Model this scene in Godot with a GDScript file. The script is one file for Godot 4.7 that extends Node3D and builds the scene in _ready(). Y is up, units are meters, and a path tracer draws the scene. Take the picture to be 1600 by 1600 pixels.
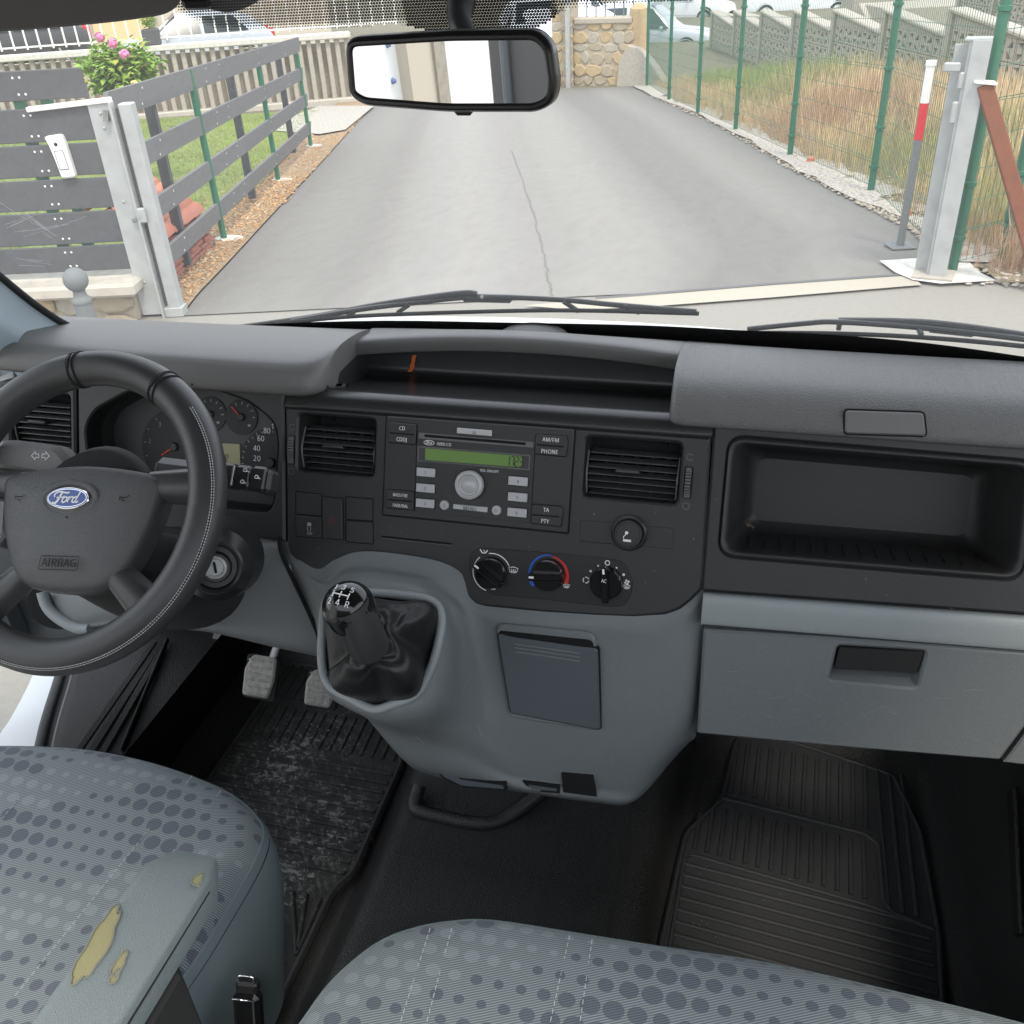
extends Node3D

var M := {}
var rng := RandomNumberGenerator.new()
var font := SystemFont.new()
# face of the dashboard: x to the right, y up along the face, z out of it, origin at the radio
var face := Transform3D(Basis(Vector3(1, 0, 0), Vector3(0, 0.9135, -0.4067), Vector3(0, 0.4067, 0.9135)), Vector3(0.003, 0.8209, -0.9104))
# face of the steering wheel
var wheel := Transform3D(Basis(Vector3(0.9967, 0.0676, -0.0451), Vector3(-0.0797, 0.7019, -0.7078), Vector3(-0.0161, 0.709, 0.705)).orthonormalized(), Vector3(-0.3838, 0.8619, -0.7))


# ------------------------------------------------------------------ shapes
class Shape:
	var v := PackedVector3Array()
	var n := PackedVector3Array()
	var uv := PackedVector2Array()
	var idx := PackedInt32Array()
	var col := PackedColorArray()
	var tint := Color.WHITE
	var tints := []

	func vert(p: Vector3, nn: Vector3, t := Vector2.ZERO) -> int:
		v.append(p); n.append(nn); uv.append(t); col.append(tint)
		return v.size() - 1

	func tri(a: Vector3, b: Vector3, c: Vector3) -> void:
		var nn := (c - a).cross(b - a).normalized()
		for p: Vector3 in [a, b, c]:
			idx.append(vert(p, nn, Vector2(p.x, p.z)))

	func quad(a: Vector3, b: Vector3, c: Vector3, d: Vector3) -> void:
		var nn := (c - a).cross(b - d).normalized()
		var k := v.size()
		for p: Vector3 in [a, b, c, d]:
			vert(p, nn, Vector2(p.x, p.z))
		idx.append_array([k, k + 1, k + 2, k, k + 2, k + 3])

	# rows of points, smooth; wrap closes every row
	func grid(rows: Array, wrap := false, flip := false, gone := PackedVector2Array(), gone_in := Transform3D()) -> Shape:
		var k := v.size()
		var w: int = rows[0].size()
		var h := rows.size()
		var acc := PackedVector3Array()
		acc.resize(w * h)
		var tris := PackedInt32Array()
		for i in h - 1:
			for j in (w if wrap else w - 1):
				var j2 := (j + 1) % w
				var q := [i * w + j, i * w + j2, (i + 1) * w + j2, (i + 1) * w + j]
				if gone.size():
					var c2: Vector3 = (rows[i][j] + rows[i + 1][j2]) / 2.0
					c2 = gone_in * c2
					if absf(c2.z) < 0.035 and Geometry2D.is_point_in_polygon(Vector2(c2.x, c2.y), gone):
						continue
				if flip:
					q.reverse()
				for t: Array in [[q[0], q[1], q[2]], [q[0], q[2], q[3]]]:
					var a: Vector3 = rows[t[0] / w][t[0] % w]
					var b: Vector3 = rows[t[1] / w][t[1] % w]
					var c: Vector3 = rows[t[2] / w][t[2] % w]
					var nn := (c - a).cross(b - a)
					if nn.length_squared() < 1e-20:
						continue
					for z: int in t:
						acc[z] += nn
						tris.append(k + z)
		for i in h:
			for j in w:
				if tints.size():
					tint = tints[j]
				var p: Vector3 = rows[i][j]
				var nn := acc[i * w + j]
				vert(p, nn.normalized() if nn.length_squared() > 1e-24 else Vector3.UP, Vector2(p.x, p.z))
		idx.append_array(tris)
		return self

	func box(size: Vector3, xf := Transform3D(), bev := 0.0) -> Shape:
		var h := size / 2
		var b := minf(bev, minf(h.x, minf(h.y, h.z)) * 0.98)
		if b <= 0.0:
			b = 0.0
		var ax := [Vector3(1, 0, 0), Vector3(0, 1, 0), Vector3(0, 0, 1)]
		for k in 3:
			var u: Vector3 = ax[(k + 1) % 3]
			var w: Vector3 = ax[(k + 2) % 3]
			var hu: float = h[(k + 1) % 3]
			var hw: float = h[(k + 2) % 3]
			for s: float in [-1.0, 1.0]:
				var c: Vector3 = ax[k] * h[k] * s
				var p := [c - u * (hu - b) - w * (hw - b), c + u * (hu - b) - w * (hw - b), c + u * (hu - b) + w * (hw - b), c - u * (hu - b) + w * (hw - b)]
				if s > 0:
					p.reverse()
				quad(xf * p[0], xf * p[1], xf * p[2], xf * p[3])
		if b > 0:
			for k in 3:
				var u: Vector3 = ax[(k + 1) % 3]
				var w: Vector3 = ax[(k + 2) % 3]
				var hu: float = h[(k + 1) % 3]
				var hw: float = h[(k + 2) % 3]
				var l: Vector3 = ax[k] * (h[k] - b)
				for s: float in [-1.0, 1.0]:
					for t: float in [-1.0, 1.0]:
						var p1 := u * hu * s + w * (hw - b) * t
						var p2 := u * (hu - b) * s + w * hw * t
						var p := [p1 - l, p1 + l, p2 + l, p2 - l]
						if s * t > 0:
							p.reverse()
						quad(xf * p[3], xf * p[2], xf * p[1], xf * p[0])
						if k == 0:
							for e: float in [-1.0, 1.0]:
								var c1 := Vector3(h.x * e, (h.y - b) * s, (h.z - b) * t)
								var c2 := Vector3((h.x - b) * e, h.y * s, (h.z - b) * t)
								var c3 := Vector3((h.x - b) * e, (h.y - b) * s, h.z * t)
								if s * t * e > 0:
									tri(xf * c1, xf * c3, xf * c2)
								else:
									tri(xf * c1, xf * c2, xf * c3)
		return self

	# a round bar along points; r is a number or one radius per point
	func tube(pts: Array, r: Variant, sides := 10, closed := false, caps := true) -> Shape:
		var rows := []
		var m := pts.size()
		var up := Vector3.UP
		for i in m:
			var a: Vector3 = pts[(i - 1 + m) % m] if closed else pts[maxi(i - 1, 0)]
			var b: Vector3 = pts[(i + 1) % m] if closed else pts[mini(i + 1, m - 1)]
			var d := (b - a).normalized()
			if i == 0 and absf(d.dot(up)) > 0.9:
				up = Vector3(0.3, 0, 1).normalized()
			var s := d.cross(up).normalized()
			up = s.cross(d).normalized()
			var rr: float = r[i] if r is Array or r is PackedFloat32Array else r
			var ring := []
			for k in sides:
				var t := TAU * k / sides
				ring.append(pts[i] + (s * cos(t) + up * sin(t)) * rr)
			rows.append(ring)
		if closed:
			rows.append(rows[0])
		grid(rows, true)
		if caps and not closed:
			for e: int in [0, m - 1]:
				for k in range(1, sides - 1):
					if e == 0:
						tri(rows[0][0], rows[0][k + 1], rows[0][k])
					else:
						tri(rows[e][0], rows[e][k], rows[e][k + 1])
		return self

	# outline of revolution: profile of (radius, height) about the z axis of xf
	func lathe(prof: Array, xf: Transform3D, sides := 24, squash := 1.0) -> Shape:
		var rows := []
		for p: Vector2 in prof:
			var ring := []
			for k in sides:
				var t := TAU * k / sides
				ring.append(xf * Vector3(cos(t) * p.x, sin(t) * p.x * squash, p.y))
			rows.append(ring)
		return grid(rows, true, true)

	# like lathe, but every band is shaded on its own, for crisp turned edges
	func turned(prof: Array, xf: Transform3D, sides := 24, squash := 1.0) -> Shape:
		for i in prof.size() - 1:
			lathe([prof[i], prof[i + 1]], xf, sides, squash)
		return self

	# flat polygon at height z of xf
	func flat(poly: PackedVector2Array, z: float, xf := Transform3D()) -> Shape:
		var big := PackedVector2Array()
		for p in poly:
			big.append(p * 100.0)
		var t := Geometry2D.triangulate_polygon(big)
		if t.is_empty():
			t = Geometry2D.triangulate_polygon(Geometry2D.convex_hull(big))
			poly = Shape.grown(Geometry2D.convex_hull(big), 0.01)
		for k in range(0, t.size(), 3):
			var a := poly[t[k]]
			var b := poly[t[k + 1]]
			var c := poly[t[k + 2]]
			if (b - a).cross(c - a) > 0:
				var s := b
				b = c
				c = s
			tri(xf * Vector3(a.x, a.y, z), xf * Vector3(b.x, b.y, z), xf * Vector3(c.x, c.y, z))
		return self

	func wall(a: PackedVector2Array, za: float, b: PackedVector2Array, zb: float, xf: Transform3D, inward := false) -> void:
		for i in a.size():
			var j := (i + 1) % a.size()
			var p := [Vector3(a[i].x, a[i].y, za), Vector3(a[j].x, a[j].y, za), Vector3(b[j].x, b[j].y, zb), Vector3(b[i].x, b[i].y, zb)]
			if inward:
				p.reverse()
			quad(xf * p[3], xf * p[2], xf * p[1], xf * p[0])

	# slab with a chamfered front edge and openings
	func plate(outer: PackedVector2Array, z0: float, z1: float, xf := Transform3D(), bev := 0.0, holes := []) -> Shape:
		var o := Shape.ccw(outer)
		var front := Shape.inset(o, bev) if bev > 0 else o
		var pieces := [front]
		var hs := []
		for h: PackedVector2Array in holes:
			var hh := Shape.ccw(h)
			hs.append(hh)
			var hf := Shape.inset(hh, -bev) if bev > 0 else hh
			var lo := hf[0].x
			var hi := hf[0].x
			for p in hf:
				lo = minf(lo, p.x)
				hi = maxf(hi, p.x)
			var mid := (lo + hi) / 2
			var next := []
			for piece: PackedVector2Array in pieces:
				for side: float in [-1.0, 1.0]:
					var half := PackedVector2Array([Vector2(mid, -50), Vector2(mid + 50 * side, -50), Vector2(mid + 50 * side, 50), Vector2(mid, 50)])
					for part in Geometry2D.intersect_polygons(Shape.grown(piece, 100.0), Shape.grown(half, 100.0)):
						for left in Geometry2D.clip_polygons(part, Shape.grown(hf, 100.0)):
							next.append(Shape.grown(left, 0.01))
			pieces = next
			if bev > 0:
				wall(hh, z1 - bev, hf, z1, xf, true)
			wall(hh, z0, hh, z1 - bev, xf, true)
		for piece: PackedVector2Array in pieces:
			flat(piece, z1, xf)
		if bev > 0:
			wall(o, z1 - bev, front, z1, xf)
		wall(o, z0, o, z1 - bev, xf)
		return self

	static func grown(p: PackedVector2Array, k: float) -> PackedVector2Array:
		var r := PackedVector2Array()
		for q in p:
			r.append(q * k)
		return r

	static func ccw(p: PackedVector2Array) -> PackedVector2Array:
		var s := 0.0
		for i in p.size():
			s += p[i].cross(p[(i + 1) % p.size()])
		if s < 0:
			p = p.duplicate()
			p.reverse()
		return p

	static func inset(p: PackedVector2Array, d: float) -> PackedVector2Array:
		var r := PackedVector2Array()
		var m := p.size()
		for i in m:
			var e1 := (p[i] - p[(i - 1 + m) % m]).normalized()
			var e2 := (p[(i + 1) % m] - p[i]).normalized()
			var n1 := Vector2(-e1.y, e1.x)
			var n2 := Vector2(-e2.y, e2.x)
			var b := (n1 + n2).normalized()
			r.append(p[i] + b * d / maxf(0.4, b.dot(n1)))
		return r

	func mesh() -> ArrayMesh:
		var a := []
		a.resize(Mesh.ARRAY_MAX)
		a[Mesh.ARRAY_VERTEX] = v
		a[Mesh.ARRAY_NORMAL] = n
		a[Mesh.ARRAY_TEX_UV] = uv
		a[Mesh.ARRAY_COLOR] = col
		a[Mesh.ARRAY_INDEX] = idx
		var m := ArrayMesh.new()
		m.add_surface_from_arrays(Mesh.PRIMITIVE_TRIANGLES, a)
		return m


func rr(c: Vector2, w: float, h: float, r: float, k := 5) -> PackedVector2Array:
	return rounded([c + Vector2(-w, -h) / 2, c + Vector2(w, -h) / 2, c + Vector2(w, h) / 2, c + Vector2(-w, h) / 2], r, k)


func rounded(pts: Array, r: float, k := 5) -> PackedVector2Array:
	var out := PackedVector2Array()
	var m := pts.size()
	for i in m:
		var p: Vector2 = pts[i]
		var a: Vector2 = pts[(i - 1 + m) % m] - p
		var b: Vector2 = pts[(i + 1) % m] - p
		var c := minf(r, minf(a.length(), b.length()) * 0.45)
		var s := p + a.normalized() * c
		var e := p + b.normalized() * c
		for j in k + 1:
			var t := float(j) / k
			out.append(s.lerp(p, t).lerp(p.lerp(e, t), t))
	return out


func ellipse(c: Vector2, a: float, b: float, k := 28) -> PackedVector2Array:
	var out := PackedVector2Array()
	for i in k:
		out.append(c + Vector2(cos(TAU * i / k) * a, sin(TAU * i / k) * b))
	return out


func spline(p: Array, k: int, closed := false) -> Array:
	var out := []
	var m := p.size()
	for i in (m if closed else m - 1):
		var a = p[(i - 1 + m) % m] if closed else p[maxi(i - 1, 0)]
		var b = p[i]
		var c = p[(i + 1) % m]
		var d = p[(i + 2) % m] if closed else p[mini(i + 2, m - 1)]
		for j in k:
			out.append(b.cubic_interpolate(c, a, d, float(j) / k))
	if not closed:
		out.append(p[m - 1])
	return out


func patch(net: Array, ku: int, kv: int) -> Array:
	var rows := []
	for r: Array in net:
		rows.append(spline(r, ku))
	var cols := []
	for j in rows[0].size():
		var c := []
		for r: Array in rows:
			c.append(r[j])
		cols.append(spline(c, kv))
	var out := []
	for i in cols[0].size():
		var r := []
		for c: Array in cols:
			r.append(c[i])
		out.append(r)
	return out


func frame_at(o: Vector3, z: Vector3, up := Vector3.UP) -> Transform3D:
	z = z.normalized()
	if absf(z.dot(up)) > 0.99:
		up = Vector3(0, 0, -1)
	var x := up.cross(z).normalized()
	return Transform3D(Basis(x, z.cross(x), z), o)


func bar(sh: Shape, a: Vector3, b: Vector3, w: float, d: float, bev := 0.0, side := Vector3.ZERO) -> Shape:
	var l := b - a
	var z := l.normalized()
	var x := side if side != Vector3.ZERO else (Vector3.UP if absf(z.y) < 0.95 else Vector3(1, 0, 0))
	x = (x - z * x.dot(z)).normalized()
	return sh.box(Vector3(w, d, l.length()), Transform3D(Basis(x, z.cross(x), z), (a + b) / 2), bev)


# ------------------------------------------------------------------ nodes
func tag(o: Node, label: String, category: String, group := "") -> void:
	o.set_meta("label", label)
	o.set_meta("category", category)
	if group:
		o.set_meta("group", group)


func world_of(o: Node3D) -> Transform3D:
	var t := o.transform
	while o.get_parent() != self:
		o = o.get_parent()
		t = o.transform * t
	return t


func thing(called: String, label: String, category: String, at := Vector3.ZERO, group := "") -> Node3D:
	var o := Node3D.new()
	o.name = called
	add_child(o, true)
	o.position = at
	tag(o, label, category, group)
	return o


# shapes are in metres of the place; xf moves them there
func part(parent: Node3D, called: String, sh: Variant, m: Material, xf := Transform3D()) -> MeshInstance3D:
	var o := MeshInstance3D.new()
	o.name = called
	o.mesh = sh.mesh() if sh is Shape else sh
	o.material_override = m
	parent.add_child(o, true)
	o.transform = xf if parent == self else world_of(parent).affine_inverse() * xf
	return o


func single(called: String, sh: Variant, m: Material, label: String, category: String, group := "", xf := Transform3D()) -> MeshInstance3D:
	var o := part(self, called, sh, m, xf)
	tag(o, label, category, group)
	return o


func structure(called: String, sh: Variant, m: Material) -> MeshInstance3D:
	var o := part(self, called, sh, m)
	o.set_meta("kind", "structure")
	return o


func twin(src: Node3D, label: String, xf: Transform3D) -> Node3D:
	var o: Node3D = src.duplicate()
	o.name = src.name
	add_child(o, true)
	o.transform = xf
	if label:
		o.set_meta("label", label)
	return o


func write(parent: Node3D, text: String, h: float, at: Vector2, fr: Transform3D, z: float, m: Material, called := "lettering", turn := 0.0, wide := 1.0) -> MeshInstance3D:
	var t := TextMesh.new()
	t.font = font
	t.text = text
	t.font_size = 32
	t.pixel_size = h / 23.0
	t.depth = 0.0003
	t.curve_step = 2.0
	return part(parent, called, t, m, fr * Transform3D(Basis(Vector3(0, 0, 1), turn) * Basis.from_scale(Vector3(wide, 1, 1)), Vector3(at.x, at.y, z)))


func stroke(sh: Shape, pts: Array, w: float, z: float, fr: Transform3D, closed := false) -> Shape:
	var m := pts.size()
	var l := []
	var r := []
	for i in m:
		var a: Vector2 = pts[(i - 1 + m) % m] if closed else pts[maxi(i - 1, 0)]
		var b: Vector2 = pts[(i + 1) % m] if closed else pts[mini(i + 1, m - 1)]
		var d := (b - a).normalized()
		var nn := Vector2(-d.y, d.x) * w / 2
		var p: Vector2 = pts[i]
		l.append(fr * Vector3(p.x + nn.x, p.y + nn.y, z))
		r.append(fr * Vector3(p.x - nn.x, p.y - nn.y, z))
	for i in (m if closed else m - 1):
		var j := (i + 1) % m
		sh.quad(l[i], l[j], r[j], r[i])
	return sh


func arc(c: Vector2, r: float, a0: float, a1: float, k := 24) -> Array:
	var out := []
	for i in k + 1:
		var t := deg_to_rad(lerpf(a0, a1, float(i) / k))
		out.append(c + Vector2(cos(t), sin(t)) * r)
	return out


# ------------------------------------------------------------------ materials
func noise_tex(freq: float, oct: int, kind := FastNoiseLite.TYPE_SIMPLEX_SMOOTH, normal := 0.0, ramp: Array = [], size := 512, seed_ := 1) -> NoiseTexture2D:
	var f := FastNoiseLite.new()
	f.noise_type = kind
	f.frequency = freq
	f.seed = seed_
	f.fractal_octaves = oct
	if kind == FastNoiseLite.TYPE_CELLULAR:
		f.cellular_return_type = FastNoiseLite.RETURN_DISTANCE2_SUB
	var t := NoiseTexture2D.new()
	t.noise = f
	t.width = size
	t.height = size
	t.seamless = true
	t.generate_mipmaps = false
	if normal > 0:
		t.as_normal_map = true
		t.bump_strength = normal
	if ramp:
		var g := Gradient.new()
		var offs := PackedFloat32Array()
		var cols := PackedColorArray()
		for r: Array in ramp:
			offs.append(r[0])
			cols.append(r[1])
		g.offsets = offs
		g.colors = cols
		t.color_ramp = g
	return t


func grey(l: float) -> Color:
	return Color(l, l, l).linear_to_srgb()


func lin(r: float, g: float, b: float) -> Color:
	return Color(r, g, b).linear_to_srgb()


func mat(called: String, c: Color, rough := 0.6, normal: Texture2D = null, scale := 8.0, strength := 0.5, tex: Texture2D = null, tex_scale := 0.0) -> StandardMaterial3D:
	var m := StandardMaterial3D.new()
	m.resource_name = called
	m.albedo_color = c
	m.roughness = rough
	if normal or tex:
		m.uv1_triplanar = true
		m.uv1_world_triplanar = true
		m.uv1_scale = Vector3.ONE * scale
	if normal:
		m.normal_enabled = true
		m.normal_texture = normal
		m.normal_scale = strength
	if tex:
		m.albedo_texture = tex
	M[called] = m
	return m


func _ready() -> void:
	rng.seed = 7
	font.font_names = PackedStringArray(["Droid Sans"])
	# camera: between the seats, looking down at the dashboard and a little to the left
	var cam := Camera3D.new()
	cam.name = "camera"
	add_child(cam)
	cam.transform = Transform3D(Basis(Vector3(0.96666, -0.04878, -0.25138), Vector3(-0.09235, 0.84921, -0.51991), Vector3(0.23884, 0.52579, 0.81639)).orthonormalized(), Vector3(0.31, 1.36, 0))
	cam.fov = 57.61
	cam.near = 0.02
	cam.far = 600.0
	cam.current = true
	# overcast daylight
	var env := Environment.new()
	env.background_mode = Environment.BG_SKY
	var sky := ProceduralSkyMaterial.new()
	sky.sky_top_color = Color(0.86, 0.89, 0.93)
	sky.sky_horizon_color = Color(0.93, 0.94, 0.95)
	sky.sky_curve = 0.15
	sky.ground_bottom_color = Color(0.45, 0.44, 0.42)
	sky.ground_horizon_color = Color(0.75, 0.75, 0.74)
	sky.sky_energy_multiplier = 1.0
	env.sky = Sky.new()
	env.sky.sky_material = sky
	env.background_energy_multiplier = 1.0
	env.tonemap_mode = Environment.TONE_MAPPER_LINEAR
	env.tonemap_exposure = 2.9
	env.sdfgi_enabled = true
	env.ssao_enabled = true
	env.ssil_enabled = true
	var we := WorldEnvironment.new()
	we.name = "sky"
	we.environment = env
	add_child(we)
	var sun := DirectionalLight3D.new()
	sun.name = "sun"
	add_child(sun)
	sun.light_energy = 0.35
	sun.light_color = Color(1, 0.97, 0.92)
	sun.light_angular_distance = 14.0
	sun.shadow_enabled = true
	sun.rotation_degrees = Vector3(-58, 35, 0)

	make_materials()
	build_ground()
	build_van()
	build_dashboard()
	build_console()
	build_radio()
	build_wheel()
	build_floor_things()
	build_seats()
	build_mirror_and_wipers()
	build_left_side()
	build_right_side()
	build_far_end()
	build_ground_cover()
	build_wear()


func make_materials() -> void:
	var leather := noise_tex(0.06, 2, FastNoiseLite.TYPE_CELLULAR, 6.0, [], 512, 3)
	var fine := noise_tex(0.12, 3, FastNoiseLite.TYPE_SIMPLEX_SMOOTH, 5.0, [], 512, 5)
	var wide := noise_tex(0.012, 5, FastNoiseLite.TYPE_SIMPLEX_SMOOTH, 4.0, [], 512, 9)
	var smudge := noise_tex(0.010, 5, FastNoiseLite.TYPE_SIMPLEX_SMOOTH, 0.0, [[0.0, grey(0.75)], [0.5, grey(0.92)], [1.0, grey(1.0)]], 512, 11)
	var asphalt := noise_tex(0.02, 6, FastNoiseLite.TYPE_SIMPLEX_SMOOTH, 0.0, [[0.0, grey(0.89)], [0.45, grey(0.95)], [1.0, grey(1.0)]], 1024, 12)
	var patchy := noise_tex(0.03, 5, FastNoiseLite.TYPE_SIMPLEX_SMOOTH, 0.0, [[0.0, grey(0.35)], [0.5, grey(0.7)], [1.0, grey(1.0)]], 512, 14)
	# inside the van
	mat("dash_grain", lin(0.112, 0.11, 0.107), 0.42, leather, 16.0, 1.3)
	mat("dash_soft", lin(0.122, 0.119, 0.115), 0.4, fine, 12.0, 0.35)
	mat("panel_black", grey(0.021), 0.5, fine, 14.0, 0.22)
	mat("slat", grey(0.085), 0.4)
	mat("panel_sheen", grey(0.022), 0.27, fine, 14.0, 0.2)
	mat("black_smooth", grey(0.014), 0.35)
	mat("black_gloss", grey(0.006), 0.12)
	mat("black_matt", grey(0.012), 0.85)
	mat("gap", grey(0.003), 0.95)
	mat("grey_plastic", lin(0.145, 0.156, 0.159), 0.55, fine, 10.0, 0.3)
	mat("grey_light", lin(0.24, 0.258, 0.26), 0.5, fine, 10.0, 0.2)
	mat("flap_grey", lin(0.078, 0.09, 0.098), 0.5, fine, 12.0, 0.25)
	mat("pillar_trim", lin(0.33, 0.4, 0.44), 0.6, fine, 8.0, 0.15)
	mat("headliner", lin(0.11, 0.105, 0.098), 0.95, fine, 20.0, 0.6)
	mat("leather", grey(0.032), 0.42, leather, 22.0, 0.25)
	mat("boot_leather", grey(0.013), 0.4, leather, 16.0, 0.7)
	mat("pad_grain", grey(0.062), 0.42, leather, 22.0, 1.1)
	mat("spoke", grey(0.045), 0.38)
	mat("thread", grey(0.45), 0.9)
	mat("thread_dark", grey(0.01), 0.9)
	mat("silver", grey(0.4), 0.34).metallic = 0.1
	mat("chrome", grey(0.75), 0.12).metallic = 1.0
	mat("print_white", grey(0.75), 0.7)
	mat("print_grey", grey(0.28), 0.7)
	mat("print_dark", grey(0.02), 0.6)
	mat("print_red", lin(0.62, 0.02, 0.02), 0.6)
	mat("print_dim_red", lin(0.16, 0.02, 0.015), 0.6)
	mat("print_blue", lin(0.01, 0.11, 0.5), 0.6)
	mat("oval_blue", lin(0.02, 0.07, 0.28), 0.2)
	mat("needle", lin(0.5, 0.02, 0.015), 0.5)
	var lcd := mat("screen_green", lin(0.075, 0.155, 0.02), 0.35)
	lcd.emission_enabled = true
	lcd.emission = lin(0.3, 0.6, 0.06)
	lcd.emission_energy_multiplier = 0.02
	mat("screen_amber", lin(0.36, 0.35, 0.2), 0.35)
	mat("dial", grey(0.014), 0.6)
	mat("dial_plate", grey(0.06), 0.6)
	mat("scratch", lin(0.3, 0.33, 0.34), 0.7)
	mat("speck", grey(0.3), 0.9)
	mat("stain_orange", lin(0.55, 0.13, 0.03), 0.8)
	mat("stain_tan", lin(0.13, 0.1, 0.065), 0.9)
	mat("step_black", grey(0.007), 0.5, leather, 7.0, 0.6).metallic_specular = 0.3
	mat("rubber", grey(0.014), 0.55, leather, 7.0, 0.9)
	mat("floor_liner", grey(0.03), 0.36, leather, 9.0, 1.0)
	mat("mat_rubber", lin(0.038, 0.0395, 0.042), 0.62, fine, 10.0, 0.3)
	mat("pedal", lin(0.42, 0.4, 0.37), 0.55, wide, 6.0, 0.5, patchy)
	mat("vinyl", lin(0.17, 0.2, 0.2), 0.5, leather, 14.0, 0.7)
	mat("vinyl_side", lin(0.165, 0.205, 0.213), 0.55, leather, 14.0, 0.35)
	mat("torn", lin(0.2, 0.205, 0.165), 0.9)
	mat("foam", lin(0.29, 0.265, 0.135), 0.9, fine, 9.0, 0.5)
	mat("van_white", lin(0.78, 0.78, 0.77), 0.25)
	mat("van_silver", lin(0.55, 0.57, 0.58), 0.4)
	var pane := mat("glass", Color(1, 1, 1, 0.02), 0.0)
	pane.transparency = BaseMaterial3D.TRANSPARENCY_ALPHA
	var film := mat("dust_film", Color(0.9, 0.88, 0.84, 0.055), 0.9)
	film.transparency = BaseMaterial3D.TRANSPARENCY_ALPHA
	film.backlight_enabled = true
	film.backlight = Color(1, 1, 1)
	var mir := mat("mirror_glass", grey(0.9), 0.0)
	mir.metallic = 1.0
	# outside
	var road := mat("asphalt", Color.WHITE, 0.9, fine, 1.0, 0.1, asphalt)
	road.uv1_scale = Vector3(0.3, 0.3, 0.12)
	road.metallic_specular = 0.25
	road.vertex_color_use_as_albedo = true
	mat("street", lin(0.25, 0.235, 0.205), 0.9, fine, 1.0, 0.15, asphalt)
	mat("concrete_pale", lin(0.5, 0.465, 0.39), 0.9, fine, 1.5, 0.3, smudge)
	mat("concrete_white", lin(0.62, 0.6, 0.54), 0.9, fine, 1.5, 0.3, smudge)
	mat("concrete_grey", lin(0.42, 0.385, 0.32), 0.9, fine, 2.0, 0.4, smudge)
	mat("sand", lin(0.34, 0.27, 0.17), 0.95, fine, 1.2, 0.8, patchy)
	mat("mulch", lin(0.44, 0.31, 0.18), 0.95, fine, 1.4, 1.0, patchy)
	mat("lawn", lin(0.24, 0.3, 0.08), 0.95, fine, 1.2, 0.9, patchy)
	mat("hook", lin(0.16, 0.22, 0.38), 0.5)
	mat("earth", lin(0.24, 0.22, 0.15), 0.95, fine, 0.6, 0.8, patchy)
	mat("gravel_white", lin(0.55, 0.51, 0.44), 0.95, fine, 1.2, 0.9, patchy)
	mat("galvanised", lin(0.43, 0.44, 0.43), 0.5, null, 1.2, 0.0, smudge).metallic = 0.25
	mat("green_paint", lin(0.025, 0.13, 0.075), 0.45)
	mat("board_dark", lin(0.085, 0.086, 0.092), 0.7, fine, 3.0, 0.3, smudge)
	mat("board_grey", lin(0.14, 0.137, 0.135), 0.75, fine, 3.0, 0.3, smudge)
	mat("rust", lin(0.2, 0.065, 0.028), 0.8, fine, 2.0, 0.4, smudge)
	mat("white_paint", lin(0.75, 0.74, 0.7), 0.6)
	mat("red_paint", lin(0.6, 0.02, 0.03), 0.5)
	mat("iron", lin(0.16, 0.17, 0.17), 0.7, fine, 4.0, 0.6)
	mat("terracotta", lin(0.5, 0.19, 0.12), 0.85, fine, 4.0, 0.4)
	mat("brick_red", lin(0.36, 0.14, 0.1), 0.9, fine, 4.0, 0.5)
	mat("stone_a", lin(0.5, 0.38, 0.22), 0.9, fine, 2.0, 0.9, smudge)
	mat("stone_b", lin(0.42, 0.35, 0.25), 0.9, fine, 2.0, 0.9, smudge)
	mat("stone_c", lin(0.45, 0.4, 0.32), 0.9, fine, 2.0, 0.9, smudge)
	mat("mortar", lin(0.4, 0.35, 0.26), 0.95, fine, 1.0, 0.6)
	mat("block", lin(0.4, 0.37, 0.3), 0.95, fine, 2.0, 0.7, smudge)
	mat("render_yellow", lin(0.68, 0.52, 0.28), 0.9)
	mat("render_beige", lin(0.52, 0.47, 0.38), 0.9)
	mat("car_silver", lin(0.5, 0.53, 0.57), 0.3).metallic = 0.3
	mat("car_white", lin(0.72, 0.74, 0.77), 0.25)
	mat("car_dark", lin(0.05, 0.052, 0.056), 0.3)
	mat("car_blue", lin(0.42, 0.46, 0.5), 0.3)
	mat("car_glass", lin(0.03, 0.045, 0.05), 0.08)
	mat("tyre", grey(0.02), 0.9)
	mat("rim", grey(0.3), 0.4).metallic = 0.6
	mat("lamp_red", lin(0.6, 0.03, 0.03), 0.2)
	mat("lamp_clear", grey(0.75), 0.15)
	mat("flower_pink", lin(0.72, 0.24, 0.42), 0.8)
	mat("flower_yellow", lin(0.7, 0.62, 0.22), 0.8)
	for leaf: Array in [["leaf", 0.14, 0.26, 0.035], ["leaf_dark", 0.05, 0.11, 0.025], ["straw", 0.42, 0.3, 0.13]]:
		var m := mat(leaf[0], Color.WHITE, 0.8)
		m.vertex_color_use_as_albedo = true
		m.backlight_enabled = true
		m.backlight = lin(leaf[1], leaf[2], leaf[3])


func height_at(x: float, z: float) -> float:
	var s := (x - 0.31) * -0.25 + z * -0.968
	return -0.62 - 0.06 * clampf(s - 6.2, 0.0, 24.5)


# a sheet between two edges given as (x, z), draped over the slope
func sheet(l: Array, r: Array, lift: float, across := 10, tints := []) -> Shape:
	var rows := []
	for i in l.size():
		var row := []
		for j in across + 1:
			var p: Vector2 = l[i].lerp(r[i], float(j) / across)
			row.append(Vector3(p.x, height_at(p.x, p.y) + lift, p.y))
		rows.append(row)
	var sh := Shape.new()
	sh.tints = tints
	return sh.grid(rows, false, true)


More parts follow.
